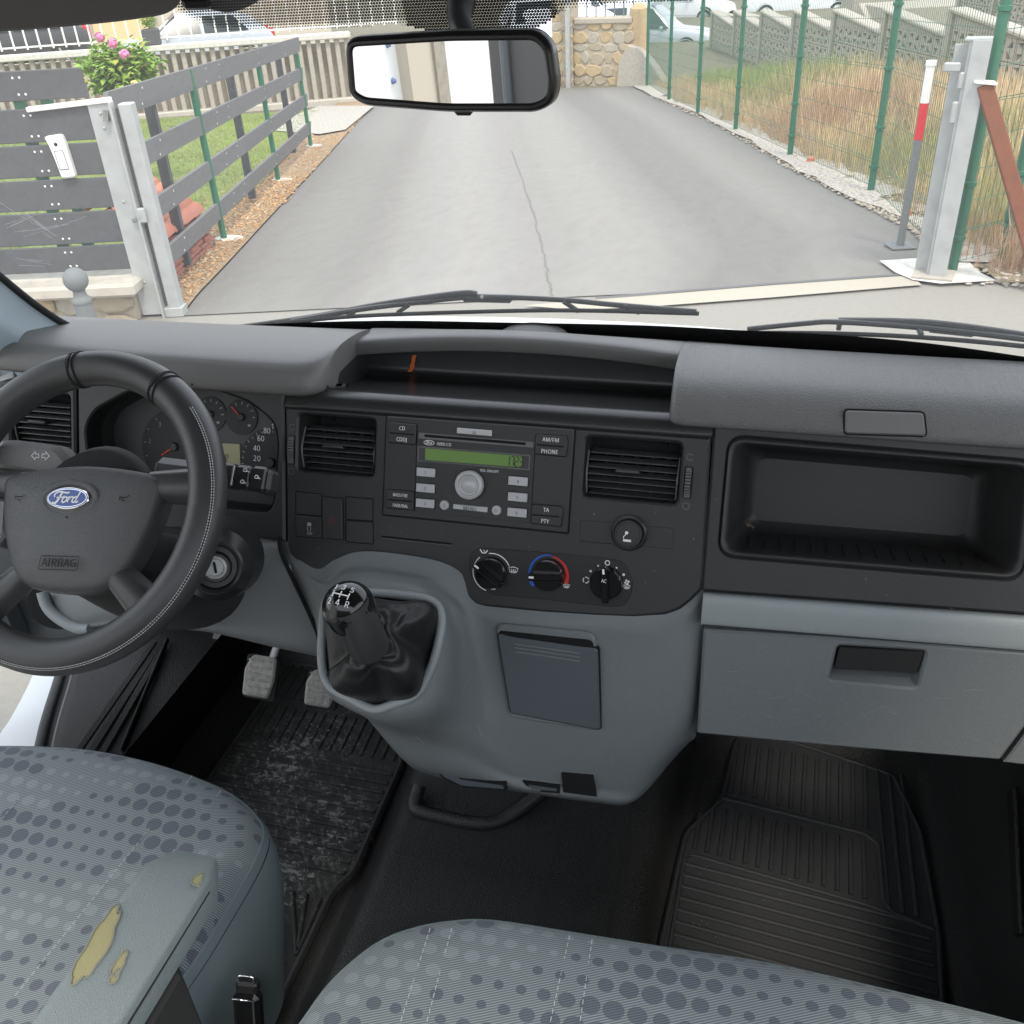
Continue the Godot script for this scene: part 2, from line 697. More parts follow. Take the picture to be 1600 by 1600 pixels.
func build_ground() -> void:
	var l := []
	var r := []
	for i in 40:
		var z := 60.0 - i * 2.2 if i < 38 else -24.0 - (i - 37) * 80.0
		l.append(Vector2(-180, z))
		r.append(Vector2(180, z))
	structure("ground", sheet(l, r, -0.05, 120), M.earth)
	structure("street", sheet([Vector2(-14, 14), Vector2(-14, 0), Vector2(-14, -4.2), Vector2(-8.2, -4.2), Vector2(-3.5, -5.2)], [Vector2(14, 14), Vector2(14, 0), Vector2(14, -3.2), Vector2(9.0, -4.5), Vector2(1.9, -6.35)], -0.012), M.street)
	# the lane falls away from the gate
	var le := spline([Vector2(-3.3069, -5.0438), Vector2(-3.6455, -6.1589), Vector2(-4.3242, -8.2883), Vector2(-5.5961, -12.3191), Vector2(-7.5951, -18.4974), Vector2(-8.7392, -22.2302), Vector2(-10.0524, -27.5132)], 6)
	var re := spline([Vector2(1.287, -6.2525), Vector2(1.409, -7.5401), Vector2(1.0202, -8.859), Vector2(0.4475, -10.7799), Vector2(-0.6705, -15.1747), Vector2(-2.0839, -19.4281), Vector2(-3.0414, -23.0082)], 6)
	# the middle of the lane is worn pale, its edges stay dark
	var wear := []
	for j in 33:
		var t := j / 32.0
		var k := 0.185 + 0.06 * exp(-pow((t - 0.40) / 0.24, 4.0)) + 0.018 * sin(t * 23.0) + rng.randf_range(-0.006, 0.006)
		if t < 0.1:
			k = lerpf(0.18, k, t / 0.1)
		wear.append(Color(k * 1.04, k, k * 0.92))
	structure("lane", sheet(le, re, -0.004, 32, wear), M.asphalt)
	var far_l := [le[le.size() - 1], le[le.size() - 1] + Vector2(-4.0, 0.6), le[le.size() - 1] + Vector2(-12, 3)]
	var far_r := [re[re.size() - 1], re[re.size() - 1] + Vector2(-6, -3.0), re[re.size() - 1] + Vector2(-18, -8)]
	structure("lane_bend", sheet(far_l, far_r, -0.008), M.street)
	structure("yard", sheet([Vector2(-30, -22.8), Vector2(-30, -70)], [Vector2(30, -25.2), Vector2(30, -70)], -0.02, 20), M.street)
	# crack along the lane
	var crack := []
	var crack2 := []
	for p: Vector2 in spline([Vector2(-1.0023, -5.6771), Vector2(-1.1182, -6.0985), Vector2(-1.3911, -7.0554), Vector2(-1.8611, -8.6215), Vector2(-2.4687, -10.59), Vector2(-3.0171, -12.3332)], 9):
		var w := rng.randf_range(0.003, 0.007)
		var wob := rng.randf_range(-0.012, 0.012)
		crack.append(p + Vector2(-w + wob, 0))
		crack2.append(p + Vector2(w + wob, 0))
	var cm := mat("crack", lin(0.15, 0.144, 0.132), 0.95)
	structure("road_crack", sheet(crack, crack2, 0.0, 1), cm)
	# concrete threshold at the gate and its pads
	structure("kerb_strip", sheet([Vector2(-1.1288, -5.4682), Vector2(-0.8252, -5.5868), Vector2(-0.4409, -5.7275), Vector2(0.3364, -6.0247), Vector2(1.224, -6.311)], [Vector2(-1.043, -5.4546), Vector2(-0.7933, -5.4259), Vector2(-0.4116, -5.5169), Vector2(0.3428, -5.7793), Vector2(1.2626, -6.1234)], 0.004, 4), mat("strip", lin(0.36, 0.33, 0.265), 0.9))
	var dm := mat("channel", lin(0.1, 0.1, 0.1), 0.8)
	structure("drain_channel", sheet([Vector2(-0.7158, -5.6599), Vector2(-0.446, -5.7638), Vector2(0.3358, -6.0502), Vector2(1.2199, -6.3502)], [Vector2(-0.7094, -5.6242), Vector2(-0.4401, -5.7214), Vector2(0.3367, -6.012), Vector2(1.2162, -6.3102)], 0.008, 2), dm)
	structure("footing_slab", sheet([Vector2(1.0445, -6.5806), Vector2(1.1222, -6.3404), Vector2(1.2169, -6.194), Vector2(1.3753, -6.1354)], [Vector2(1.4636, -6.724), Vector2(1.5937, -6.6604), Vector2(1.6326, -6.3917), Vector2(1.7048, -6.2325)], 0.012, 4), M.concrete_white)
	# sandy margin along the right of the lane and the rough ground behind the fence
	var verge := []
	for p: Vector2 in re.slice(2):
		verge.append(p + Vector2(0.1 + 0.5 * rng.randf(), 0.0))
	structure("verge", sheet(re.slice(2).map(func(p): return p + Vector2(rng.randf_range(-0.05, 0.04), 0)), verge, 0.02, 4), M.gravel_white)
	structure("rough_ground", sheet(re.slice(1), re.slice(1).map(func(p): return p + Vector2(9, -3.2)), 0.006, 16), M.sand)
	# left margin: mulch, then lawn, with a pale gravel patch
	var mulch_l := le.map(func(p): return p + Vector2(-0.85, 0.12))
	structure("mulch_strip", sheet(mulch_l, le, 0.01, 6), M.mulch)
	structure("lawn", sheet([Vector2(-4.1, -6.0), Vector2(-5.2, -9.5), Vector2(-6.6, -13.5), Vector2(-8.6, -18.6)], [Vector2(-9, -5), Vector2(-11, -8.4), Vector2(-13, -12.4), Vector2(-16, -17)], 0.02, 14), M.lawn)
	structure("gravel_patch", sheet([Vector2(-7.6683, -19.0112), Vector2(-6.4729, -14.8516), Vector2(-6.6772, -14.3197)], [Vector2(-9.0496, -19.3819), Vector2(-8.4358, -16.1963), Vector2(-7.8746, -15.003)], 0.035, 5), M.gravel_white)


func glass_z(x: float, y: float) -> float:
	return -1.165 + 0.2 * (x - 0.05) * (x - 0.05) + 0.41 * (y - 0.905)


func on_glass(x: float, y: float, off := 0.0) -> Vector3:
	return Vector3(x, y, glass_z(x, y) + off)


func build_van() -> void:
	var van := thing("van_cab", "cab of a white van seen from inside, around the dashboard and the windscreen", "van", Vector3(0, -0.02, -0.6))
	# windscreen
	var rows := []
	for i in 9:
		var row := []
		for j in 25:
			row.append(on_glass(-0.74 + 1.52 * j / 24.0, 0.885 + 0.5 * i / 8.0))
		rows.append(row)
	var ws := part(van, "windscreen", Shape.new().grid(rows), M.glass)
	part(ws, "dust_film", Shape.new().grid(rows.map(func(r): return r.map(func(p): return p + Vector3(0, 0, -0.004)))), M.dust_film)
	# black band baked on the lower edge of the glass
	var top := spline([Vector3(-0.6172, 0.9086, -1.0715), Vector3(-0.5353, 0.9006, -1.0953), Vector3(-0.4467, 0.9039, -1.1131), Vector3(-0.3609, 0.9108, -1.1259), Vector3(-0.1937, 0.9158, -1.1457), Vector3(-0.013, 0.9174, -1.1561), Vector3(0.1599, 0.9233, -1.1521), Vector3(0.2894, 0.9265, -1.1417), Vector3(0.3953, 0.9314, -1.1273), Vector3(0.5012, 0.9331, -1.1097), Vector3(0.6005, 0.9295, -1.0913), Vector3(0.6925, 0.926, -1.0708)], 4)
	var low := []
	for p: Vector3 in top:
		low.append(on_glass(p.x, 0.872, 0.003))
	part(ws, "black_border", Shape.new().grid([top, low]), M.black_gloss)
	# dotted band along the upper edge: every dot is a small disc on the glass
	var dots := Shape.new()
	var edge := [Vector3(-0.3083, 1.3147, -0.9713), Vector3(-0.2935, 1.302, -0.9786), Vector3(-0.2646, 1.2884, -0.988), Vector3(-0.1944, 1.2881, -0.996), Vector3(-0.1179, 1.2878, -1.0024), Vector3(-0.073, 1.2886, -1.0047), Vector3(-0.0471, 1.283, -1.0081), Vector3(-0.0241, 1.2798, -1.0102), Vector3(0.0159, 1.2774, -1.0121), Vector3(0.0624, 1.2773, -1.0123), Vector3(0.0846, 1.2883, -1.0076), Vector3(0.1036, 1.2979, -1.0033), Vector3(0.1721, 1.2991, -1.0004), Vector3(0.2612, 1.2996, -0.9943), Vector3(0.3449, 1.3003, -0.9855)]
	var step := 0.0030
	var row_i := 0
	var y := 1.262
	while y < 1.345:
		var x := -0.31 + (row_i % 2) * step * 0.5
		while x < 0.45:
			var lim := 2.0
			for k in edge.size() - 1:
				if x >= edge[k].x and x <= edge[k + 1].x:
					lim = lerpf(edge[k].y, edge[k + 1].y, (x - edge[k].x) / (edge[k + 1].x - edge[k].x))
			if y > lim:
				var deep := y - lim
				var r := clampf(0.0006 + deep * 0.12, 0.0006, 0.00142)
				if x > -0.065 and x < 0.092:
					r = 0.0017
				var c := on_glass(x, y, 0.002)
				var ux := Vector3(1, 0, 0.4 * (x - 0.05)).normalized() * r
				var uy := Vector3(0, 0.925, 0.38) * r
				for k in 4:
					var a := TAU * k / 6.0
					var hex := []
					for q: int in [0, k + 1, k + 2]:
						hex.append(c + ux * cos(TAU * q / 6.0) + uy * sin(TAU * q / 6.0))
					dots.tri(hex[0], hex[1], hex[2])
			x += step
		y += step * 0.87
		row_i += 1
	var dot_part := part(ws, "dotted_border", dots, M.black_matt)
	dot_part.set_meta("kind", "stuff")
	# scratches on the outside of the glass
	var sc := Shape.new()
	for s: Array in [[Vector3(-0.6264, 1.1055, -0.9943), Vector3(-0.5793, 1.0559, -1.0269)], [Vector3(-0.6442, 1.0763, -1.0014), Vector3(-0.5866, 1.0927, -1.01)], [Vector3(-0.6694, 1.0279, -1.0141), Vector3(-0.6084, 1.0112, -1.0377)], [Vector3(-0.6097, 1.094, -1.0035), Vector3(-0.5785, 1.035, -1.0357)], [Vector3(-0.6472, 1.058, -1.008), Vector3(-0.5199, 1.0822, -1.0304)]]:
		for k in 3:
			var a: Vector3 = s[0].lerp(s[1], rng.randf() * 0.5) + Vector3(0, rng.randf_range(-0.006, 0.006), 0)
			var b: Vector3 = a.lerp(s[1], rng.randf_range(0.3, 0.9)) + Vector3(0, rng.randf_range(-0.004, 0.004), 0)
			sc.tube([a, (a + b) / 2 + Vector3(0, rng.randf_range(-0.001, 0.001), 0), b], 0.00016, 4)
	part(ws, "scratches", sc, M.print_white).set_meta("kind", "stuff")
	# left pillar: pale trim between the windscreen and the door
	var outer := spline([Vector3(-0.6818, 1.0414, -0.982), Vector3(-0.6691, 1.0094, -0.9988), Vector3(-0.6488, 0.9587, -1.0253), Vector3(-0.6223, 0.9211, -1.048), Vector3(-0.5808, 0.9073, -1.0645), Vector3(-0.5283, 0.9012, -1.0847), Vector3(-0.4442, 0.8988, -1.1067)], 5)
	var mid := spline([Vector3(-0.68, 1.0191, -0.9465), Vector3(-0.672, 0.9721, -0.9722), Vector3(-0.658, 0.9349, -0.9995), Vector3(-0.63, 0.9111, -1.0189), Vector3(-0.59, 0.9011, -1.0449), Vector3(-0.52, 0.9054, -1.0503), Vector3(-0.465, 0.8986, -1.0897)], 5)
	var inner := spline([Vector3(-0.665, 1.0062, -0.9124), Vector3(-0.66, 0.9694, -0.9449), Vector3(-0.65, 0.9366, -0.9677), Vector3(-0.625, 0.9158, -0.9595), Vector3(-0.58, 0.9148, -0.9816), Vector3(-0.505, 0.9189, -1.004), Vector3(-0.455, 0.9013, -1.0743)], 5)
	var deep := []
	for p: Vector3 in inner:
		deep.append(p + Vector3(-0.02, -0.05, 0.0))
	part(van, "pillar_trim", Shape.new().grid([outer, mid, inner, deep]), M.pillar_trim)
	part(van, "windscreen_seal", Shape.new().tube(outer.slice(0, 22), 0.0052, 8), M.black_matt)
	part(van, "door_seal", Shape.new().tube(spline([Vector3(-0.7, 0.9935, -0.9452), Vector3(-0.7, 0.9495, -0.982), Vector3(-0.7, 0.9119, -1.0077), Vector3(-0.7, 0.8734, -1.0196), Vector3(-0.7, 0.8138, -0.9966)], 5), 0.016, 10), M.black_matt)
	# right pillar, header, roof and its lining
	part(van, "right_pillar_trim", bar(bar(Shape.new(), Vector3(0.9, 0.84, -1.13), Vector3(0.82, 1.36, -0.82), 0.09, 0.07, 0.02), Vector3(0.82, 1.36, -0.82), Vector3(0.8, 1.5, -0.6), 0.09, 0.07, 0.02), M.pillar_trim)
	var left_post := bar(Shape.new(), Vector3(-0.78, 1.1, -0.98), Vector3(-0.76, 1.4, -0.8), 0.07, 0.06, 0.02)
	part(van, "left_pillar", left_post, M.pillar_trim)
	rows = []
	for q: Vector2 in [Vector2(-1.03, 1.375), Vector2(-0.99, 1.365), Vector2(-0.94, 1.372), Vector2(-0.8, 1.44), Vector2(-0.5, 1.53), Vector2(-0.2, 1.55), Vector2(0.08, 1.56)]:
		var row := []
		for j in 13:
			var x := -0.84 + 1.68 * j / 12.0
			row.append(Vector3(x, q.y - 0.12 * pow(absf(x) / 0.84, 5.0), q.x))
		rows.append(row)
	part(van, "roof_lining", Shape.new().grid(rows), M.headliner)
	var above := []
	for r: Array in rows:
		above.append(r.map(func(p): return p + Vector3(0, 0.03, -0.01)))
	part(van, "roof", Shape.new().grid(above), M.van_white)
	# sun visor folded up over the driver's side
	var vz := Transform3D(Basis(Vector3(0.953, -0.02, -0.3).normalized(), Vector3(0.0, 0.93, 0.36), Vector3(0.28, -0.35, 0.89)).orthonormalized(), Vector3.ZERO)
	var vc: Vector3 = Vector3(-0.373, 1.3026, -0.9269)
	var local := PackedVector2Array()
	for p: Vector3 in [Vector3(-0.6093, 1.2927, -0.8269), Vector3(-0.5328, 1.2974, -0.8645), Vector3(-0.4669, 1.3002, -0.8978), Vector3(-0.373, 1.3026, -0.9269), Vector3(-0.3245, 1.3068, -0.9438), Vector3(-0.3036, 1.3112, -0.9527), Vector3(-0.2907, 1.3249, -0.9653), Vector3(-0.2894, 1.3535, -0.9841), Vector3(-0.3219, 1.4103, -1.0112), Vector3(-0.6035, 1.4025, -0.9237)]:
		var q := vz.basis.inverse() * (p - vc)
		local.append(Vector2(q.x, q.y))
	var visor := part(van, "sun_visor", Shape.new().plate(PackedVector2Array(spline(Array(local), 3, true)), -0.018, 0.0, Transform3D(vz.basis, vc), 0.004), M.headliner)
	part(visor, "visor_clip", Shape.new().box(Vector3(0.03, 0.014, 0.016), Transform3D(vz.basis, Vector3(-0.2817, 1.3182, -0.9759)), 0.004), M.black_smooth)
	part(van, "header_trim", Shape.new().tube(spline([Vector3(-0.3005, 1.3277, -0.9826), Vector3(-0.2736, 1.3159, -0.989), Vector3(-0.2569, 1.3124, -0.9978), Vector3(-0.2397, 1.318, -1.0125), Vector3(-0.2193, 1.3315, -1.0333)], 4), 0.0065, 8), M.headliner)
	# bonnet and the black cowl under the wipers
	rows = []
	for q: Vector2 in [Vector2(-0.02, 0.885), Vector2(-0.06, 0.884), Vector2(-0.14, 0.866), Vector2(-0.24, 0.838), Vector2(-0.32, 0.807), Vector2(-0.4, 0.756), Vector2(-0.5, 0.65), Vector2(-0.6, 0.45), Vector2(-0.66, 0.2)]:
		var row := []
		for j in 17:
			var x := -0.9 + 1.8 * j / 16.0
			row.append(Vector3(x, q.y - 0.1 * pow(absf(x) / 0.9, 4.0), -1.15 + 0.2 * (x - 0.05) * (x - 0.05) + q.x))
		rows.append(row)
	part(van, "bonnet", Shape.new().grid(rows), M.van_white)
	rows = []
	for q: Vector2 in [Vector2(0.01, 0.89), Vector2(-0.025, 0.893), Vector2(-0.035, 0.886)]:
		var row := []
		for j in 17:
			var x := -0.88 + 1.76 * j / 16.0
			row.append(Vector3(x, q.y - 0.1 * pow(absf(x) / 0.9, 4.0), -1.18 + 0.2 * (x - 0.05) * (x - 0.05) + q.x))
		rows.append(row)
	part(van, "cowl", Shape.new().grid(rows), M.black_smooth)
	# inside of the cab below the dashboard
	rows = []
	for q: Vector2 in [Vector2(0.95, -0.004), Vector2(-0.3, -0.004), Vector2(-1.3, -0.004), Vector2(-1.42, 0.02), Vector2(-1.5, 0.12), Vector2(-1.55, 0.35), Vector2(-1.5, 0.7)]:
		rows.append([Vector3(-0.84, q.y - 0.004, q.x), Vector3(-0.3, q.y, q.x), Vector3(0.2, q.y, q.x), Vector3(0.9, q.y, q.x)])
	part(van, "floor_liner", Shape.new().grid(rows), M.floor_liner)
	# entrance step on the driver's side, ribbed, and the sill outside it
	var cur_in := spline([Vector3(-0.9122, -0.02, -0.8423), Vector3(-1.0482, -0.02, -1.0714), Vector3(-1.0954, -0.02, -1.1562), Vector3(-1.1493, -0.02, -1.2651), Vector3(-1.2073, -0.02, -1.3717), Vector3(-1.2727, -0.02, -1.4834), Vector3(-1.3224, -0.02, -1.5682)], 4)
	rows = []
	for p: Vector3 in cur_in:
		rows.append(spline([p + Vector3(0.0, -0.005, 0), p + Vector3(0.05, 0.012, 0.01), p + Vector3(0.09, 0.02, 0.02), Vector3(-0.86, 0.02, p.z + 0.03), Vector3(-0.76, 0.02, p.z + 0.04), Vector3(-0.715, 0.03, p.z + 0.05), Vector3(-0.69, 0.08, p.z + 0.05), Vector3(-0.675, 0.2, p.z + 0.05)], 3))
	part(van, "entrance_step", Shape.new().grid(rows), M.step_black)
	part(van, "footwell_wall", Shape.new().box(Vector3(0.5, 0.75, 0.04), Transform3D(Basis(), Vector3(-0.86, 0.3, -1.5)), 0.01), M.black_matt)
	var ribs := Shape.new()
	for s: Array in [[Vector3(-0.9257, 0.022, -1.063), Vector3(-0.9537, 0.024, -1.2911)], [Vector3(-0.898, 0.022, -1.0617), Vector3(-0.935, 0.022, -1.2865)], [Vector3(-0.8739, 0.022, -1.0633), Vector3(-0.9183, 0.022, -1.2856)]]:
		bar(ribs, s[0] + (s[0] - s[1]) * 0.5, s[1] + (s[1] - s[0]) * 0.4, 0.006, 0.018, 0.0025)
	bar(ribs, Vector3(-0.8357, 0.026, -1.0674), Vector3(-0.9392, 0.026, -1.3969), 0.012, 0.008, 0.003)
	part(van, "step_ribs", ribs, M.step_black)
	var sill := Shape.new()
	var curve := spline([Vector3(-1.0408, -0.03, -0.8221), Vector3(-1.1584, -0.03, -1.0581), Vector3(-1.1848, -0.03, -1.1482), Vector3(-1.2253, -0.03, -1.261), Vector3(-1.2793, -0.03, -1.3695), Vector3(-1.3449, -0.03, -1.4823), Vector3(-1.3989, -0.03, -1.5672)], 4)
	sill.grid([curve.map(func(p): return p + Vector3(-0.03, -0.25, 0)), curve.map(func(p): return p + Vector3(-0.008, -0.02, 0)), curve, cur_in])
	part(van, "door_sill", sill, M.van_silver)
	part(van, "sill_seal", Shape.new().tube(cur_in, 0.012, 8), M.rubber)
	part(van, "sill_rubber", Shape.new().tube(cur_in.map(func(p): return p + Vector3(0.035, 0.0, 0.0)), 0.009, 8), M.black_smooth)
	# passenger side: kick panel, door lining
	rows = []
	for q: Vector2 in [Vector2(0.655, -0.004), Vector2(0.69, 0.02), Vector2(0.705, 0.08), Vector2(0.72, 0.3), Vector2(0.74, 0.62)]:
		rows.append([Vector3(q.x, q.y, -1.5), Vector3(q.x, q.y, -1.1), Vector3(q.x, q.y, -0.7), Vector3(q.x, q.y, -0.3)])
	var kick := part(van, "kick_panel", Shape.new().grid(rows), M.floor_liner)
	part(kick, "rubber_strip", bar(Shape.new(), Vector3(0.71, 0.3138, -1.0369), Vector3(0.71, 0.2199, -0.8704), 0.03, 0.006, 0.002), M.rubber)
	part(van, "passenger_door", Shape.new().box(Vector3(0.06, 0.85, 1.1), Transform3D(Basis(), Vector3(0.85, 0.45, -0.45)), 0.01), M.grey_plastic)
	# wall behind the seats, seen in the mirror
	part(van, "partition", Shape.new().box(Vector3(1.83, 1.5, 0.03), Transform3D(Basis(), Vector3(-0.015, 0.75, 0.97)), 0.005), M.dash_soft)
	part(van, "partition_post", Shape.new().box(Vector3(0.025, 1.5, 0.03), Transform3D(Basis(), Vector3(-0.872, 0.75, 0.945)), 0.008), M.grey_plastic)
	# driver's door, standing wide open
	var door := thing("driver_door", "open driver's door of the van, left of the steering wheel", "car door", Vector3(-0.9, -0.1, -1.2))
	var hinge := Transform3D(Basis(Vector3.UP, deg_to_rad(38.0)), Vector3(-0.95, 0.0, -1.28))
	part(door, "door_skin", Shape.new().box(Vector3(1.0, 0.72, 0.035), hinge * Transform3D(Basis(), Vector3(-0.52, 0.48, -0.03)), 0.01), M.van_white)
	part(door, "door_lining", Shape.new().box(Vector3(0.98, 0.66, 0.05), hinge * Transform3D(Basis(), Vector3(-0.51, 0.48, 0.013)), 0.02), M.grey_plastic)
	part(door, "door_pocket", Shape.new().box(Vector3(0.7, 0.16, 0.05), hinge * Transform3D(Basis(), Vector3(-0.5, 0.28, 0.06)), 0.02), M.flap_grey)
	var frame := Shape.new()
	frame.tube([hinge * Vector3(-0.02, 0.86, 0), hinge * Vector3(-0.3, 1.35, 0), hinge * Vector3(-0.98, 1.42, 0), hinge * Vector3(-1.0, 0.86, 0)], 0.025, 8)
	part(door, "window_frame", frame, M.black_matt)


func pad_rows(xs: Array, push: Array, prof: Array) -> Array:
	# push: how far the front is drawn back at each x, for rounded ends
	var rows := []
	for i in xs.size():
		var row := []
		var base: float = -1.165 + 0.2 * (xs[i] - 0.05) * (xs[i] - 0.05)
		for q: Vector2 in prof:
			var t := clampf((q.x + 1.12) / 0.17, 0.0, 1.0)
			var z: float = q.x - push[i] * t
			if q.x < -1.1:
				z = lerpf(z, base + q.x + 1.165, (-1.1 - q.x) / 0.072)
			row.append(Vector3(xs[i], q.y, z))
		rows.append(row)
	return rows


func build_dashboard() -> void:
	var dash := thing("dashboard", "black and grey dashboard of the van under the windscreen", "dashboard", Vector3(0, 0.4, -0.95))
	var prof := spline([Vector2(-1.0, 0.872), Vector2(-0.955, 0.886), Vector2(-0.938, 0.8935), Vector2(-0.9325, 0.9), Vector2(-0.934, 0.910), Vector2(-0.940, 0.921), Vector2(-0.947, 0.9275), Vector2(-0.958, 0.932), Vector2(-0.99, 0.9335), Vector2(-1.05, 0.928), Vector2(-1.11, 0.916), Vector2(-1.172, 0.897)], 3)
	# driver's side
	var xs := [-0.70, -0.6, -0.5, -0.4, -0.3, -0.25, -0.225, -0.212, -0.203, -0.198, -0.197]
	var push := [0.02, 0.012, 0.006, 0.002, 0.0, 0.0, 0.002, 0.008, 0.018, 0.032, 0.045]
	var rows := pad_rows(xs, push, prof)
	rows.append(prof.map(func(q): return Vector3(-0.2, 0.87, minf(q.x - 0.045, -1.0))))
	part(dash, "driver_pad", Shape.new().grid(rows), M.dash_soft)
	var lid := Shape.new()
	lid.tube([Vector3(-0.4097, 0.9163, -0.9475), Vector3(-0.3717, 0.9155, -0.9465), Vector3(-0.3708, 0.9078, -0.9385), Vector3(-0.37, 0.9016, -0.933)], 0.0011, 6)
	part(dash, "lid_gap", lid, M.gap)
	# passenger's side, grained
	var prof2 := spline([Vector2(-1.0, 0.868), Vector2(-0.955, 0.883), Vector2(-0.936, 0.891), Vector2(-0.929, 0.898), Vector2(-0.935, 0.911), Vector2(-0.947, 0.9235), Vector2(-0.960, 0.931), Vector2(-0.978, 0.9345), Vector2(-1.01, 0.9345), Vector2(-1.06, 0.929), Vector2(-1.11, 0.919), Vector2(-1.172, 0.900)], 3)
	xs = [0.2215, 0.222, 0.224, 0.229, 0.24, 0.27, 0.35, 0.45, 0.55, 0.65, 0.78]
	push = [0.03, 0.018, 0.009, 0.003, 0.0, 0.0, 0.0, 0.0, 0.0, 0.002, 0.01]
	rows = pad_rows(xs, push, prof2)
	rows.push_front(prof2.map(func(q): return Vector3(0.225, 0.87, minf(q.x - 0.03, -1.0))))
	var pp := part(dash, "passenger_pad", Shape.new().grid(rows), M.dash_grain)
	var grip := rounded([Vector2(0.4035, 0.079), Vector2(0.4016, 0.103), Vector2(0.4774, 0.1054), Vector2(0.4826, 0.0821)], 0.004)
	var tilt := face * Transform3D(Basis(Vector3(1, 0, 0), -0.42), Vector3(0, 0.0, 0.0))
	part(pp, "grip_gap", Shape.new().plate(Shape.inset(Shape.ccw(grip), -0.0018), -0.02, 0.0152, face), M.gap)
	part(pp, "pad_grip", Shape.new().plate(grip, -0.02, 0.017, face, 0.0015), M.dash_soft)
	# hood over the open tray in the middle
	var hood := []
	for i in 15:
		var x := -0.199 + 0.42 * i / 14.0
		var bow := 0.006 * (1.0 - pow((x - 0.01) / 0.21, 2.0))
		var row := []
		var yt := 0.934 - 0.012 * pow((x - 0.03) / 0.22, 2.0)
		for q: Vector2 in spline([Vector2(-1.1, yt - 0.022), Vector2(-1.062, yt - 0.021), Vector2(-1.056, yt - 0.018), Vector2(-1.055, yt - 0.007), Vector2(-1.058, yt - 0.0015), Vector2(-1.068, yt), Vector2(-1.09, yt - 0.003), Vector2(-1.12, lerpf(yt, 0.913, 0.7)), Vector2(-1.172, 0.899)], 3):
			var z := q.x - bow * clampf((q.x + 1.12) / 0.05, 0.0, 1.0)
			if q.x < -1.1:
				z = lerpf(z, -1.165 + 0.2 * (x - 0.05) * (x - 0.05) + q.x + 1.165, (-1.1 - q.x) / 0.072)
			row.append(Vector3(x, q.y, z))
		hood.append(row)
	var hd := part(dash, "tray_hood", Shape.new().grid(hood), M.dash_soft)
	part(hd, "speaker_dome", Shape.new().lathe([Vector2(0.05, 0.0), Vector2(0.046, 0.003), Vector2(0.03, 0.006), Vector2(0.0, 0.0075)], frame_at(Vector3(0.02, 0.905, -1.135), Vector3(0, 0.95, 0.25)), 28, 0.7), M.dash_soft)
	# tray: brow over the radio, floor, back and ends
	var tray := []
	for i in 17:
		var x := -0.2515 + 0.519 * i / 16.0
		var f := func(a: float, b: float): return face * Vector3(x, a, b)
		var row := [f.call(0.063, -0.004), f.call(0.064, 0.0), f.call(0.071, -0.001), f.call(0.078, -0.0035), f.call(0.084, -0.009), f.call(0.0875, -0.017), f.call(0.0878, -0.026)]
		var fl: Vector3 = row[6]
		row.append_array([fl.lerp(Vector3(x, 0.867, -1.055), 0.35) + Vector3(0, -0.002, 0), fl.lerp(Vector3(x, 0.867, -1.055), 0.75), Vector3(x, 0.866, -1.064), Vector3(x, 0.868, -1.079), Vector3(x, 0.876, -1.086), Vector3(x, 0.915, -1.091)])
		tray.append(spline(row, 2))
	var tr := part(dash, "storage_tray", Shape.new().grid(tray), M.panel_sheen)
	for x: float in [-0.1985, 0.2205]:
		var ends := Shape.new()
		ends.quad(Vector3(x, 0.85, -0.95), Vector3(x, 0.9, -0.96), Vector3(x, 0.918, -1.1), Vector3(x, 0.85, -1.1))
		part(tr, "tray_end", ends, M.panel_black)
	var stain := Shape.new()
	for b: Array in [[Vector3(-0.1315, 0.886, -1.0865), 0.007, 0.003], [Vector3(-0.1341, 0.877, -1.0858), 0.008, 0.0032], [Vector3(-0.1383, 0.8697, -1.085), 0.004, 0.003], [Vector3(-0.1294, 0.8904, -1.087), 0.004, 0.0018]]:
		var o := PackedVector2Array()
		for k in 11:
			var a := TAU * k / 11
			var rad: float = rng.randf_range(0.7, 1.25)
			o.append(Vector2(cos(a) * b[2] * rad + sin(a) * b[1] * 0.3, sin(a) * b[1] * rad))
		stain.flat(o, 0.002, Transform3D(Basis(), b[0]))
	part(tr, "orange_stain", stain, M.stain_orange)
	build_centre_panel(dash)
	build_instruments(dash)
	build_bin(dash)


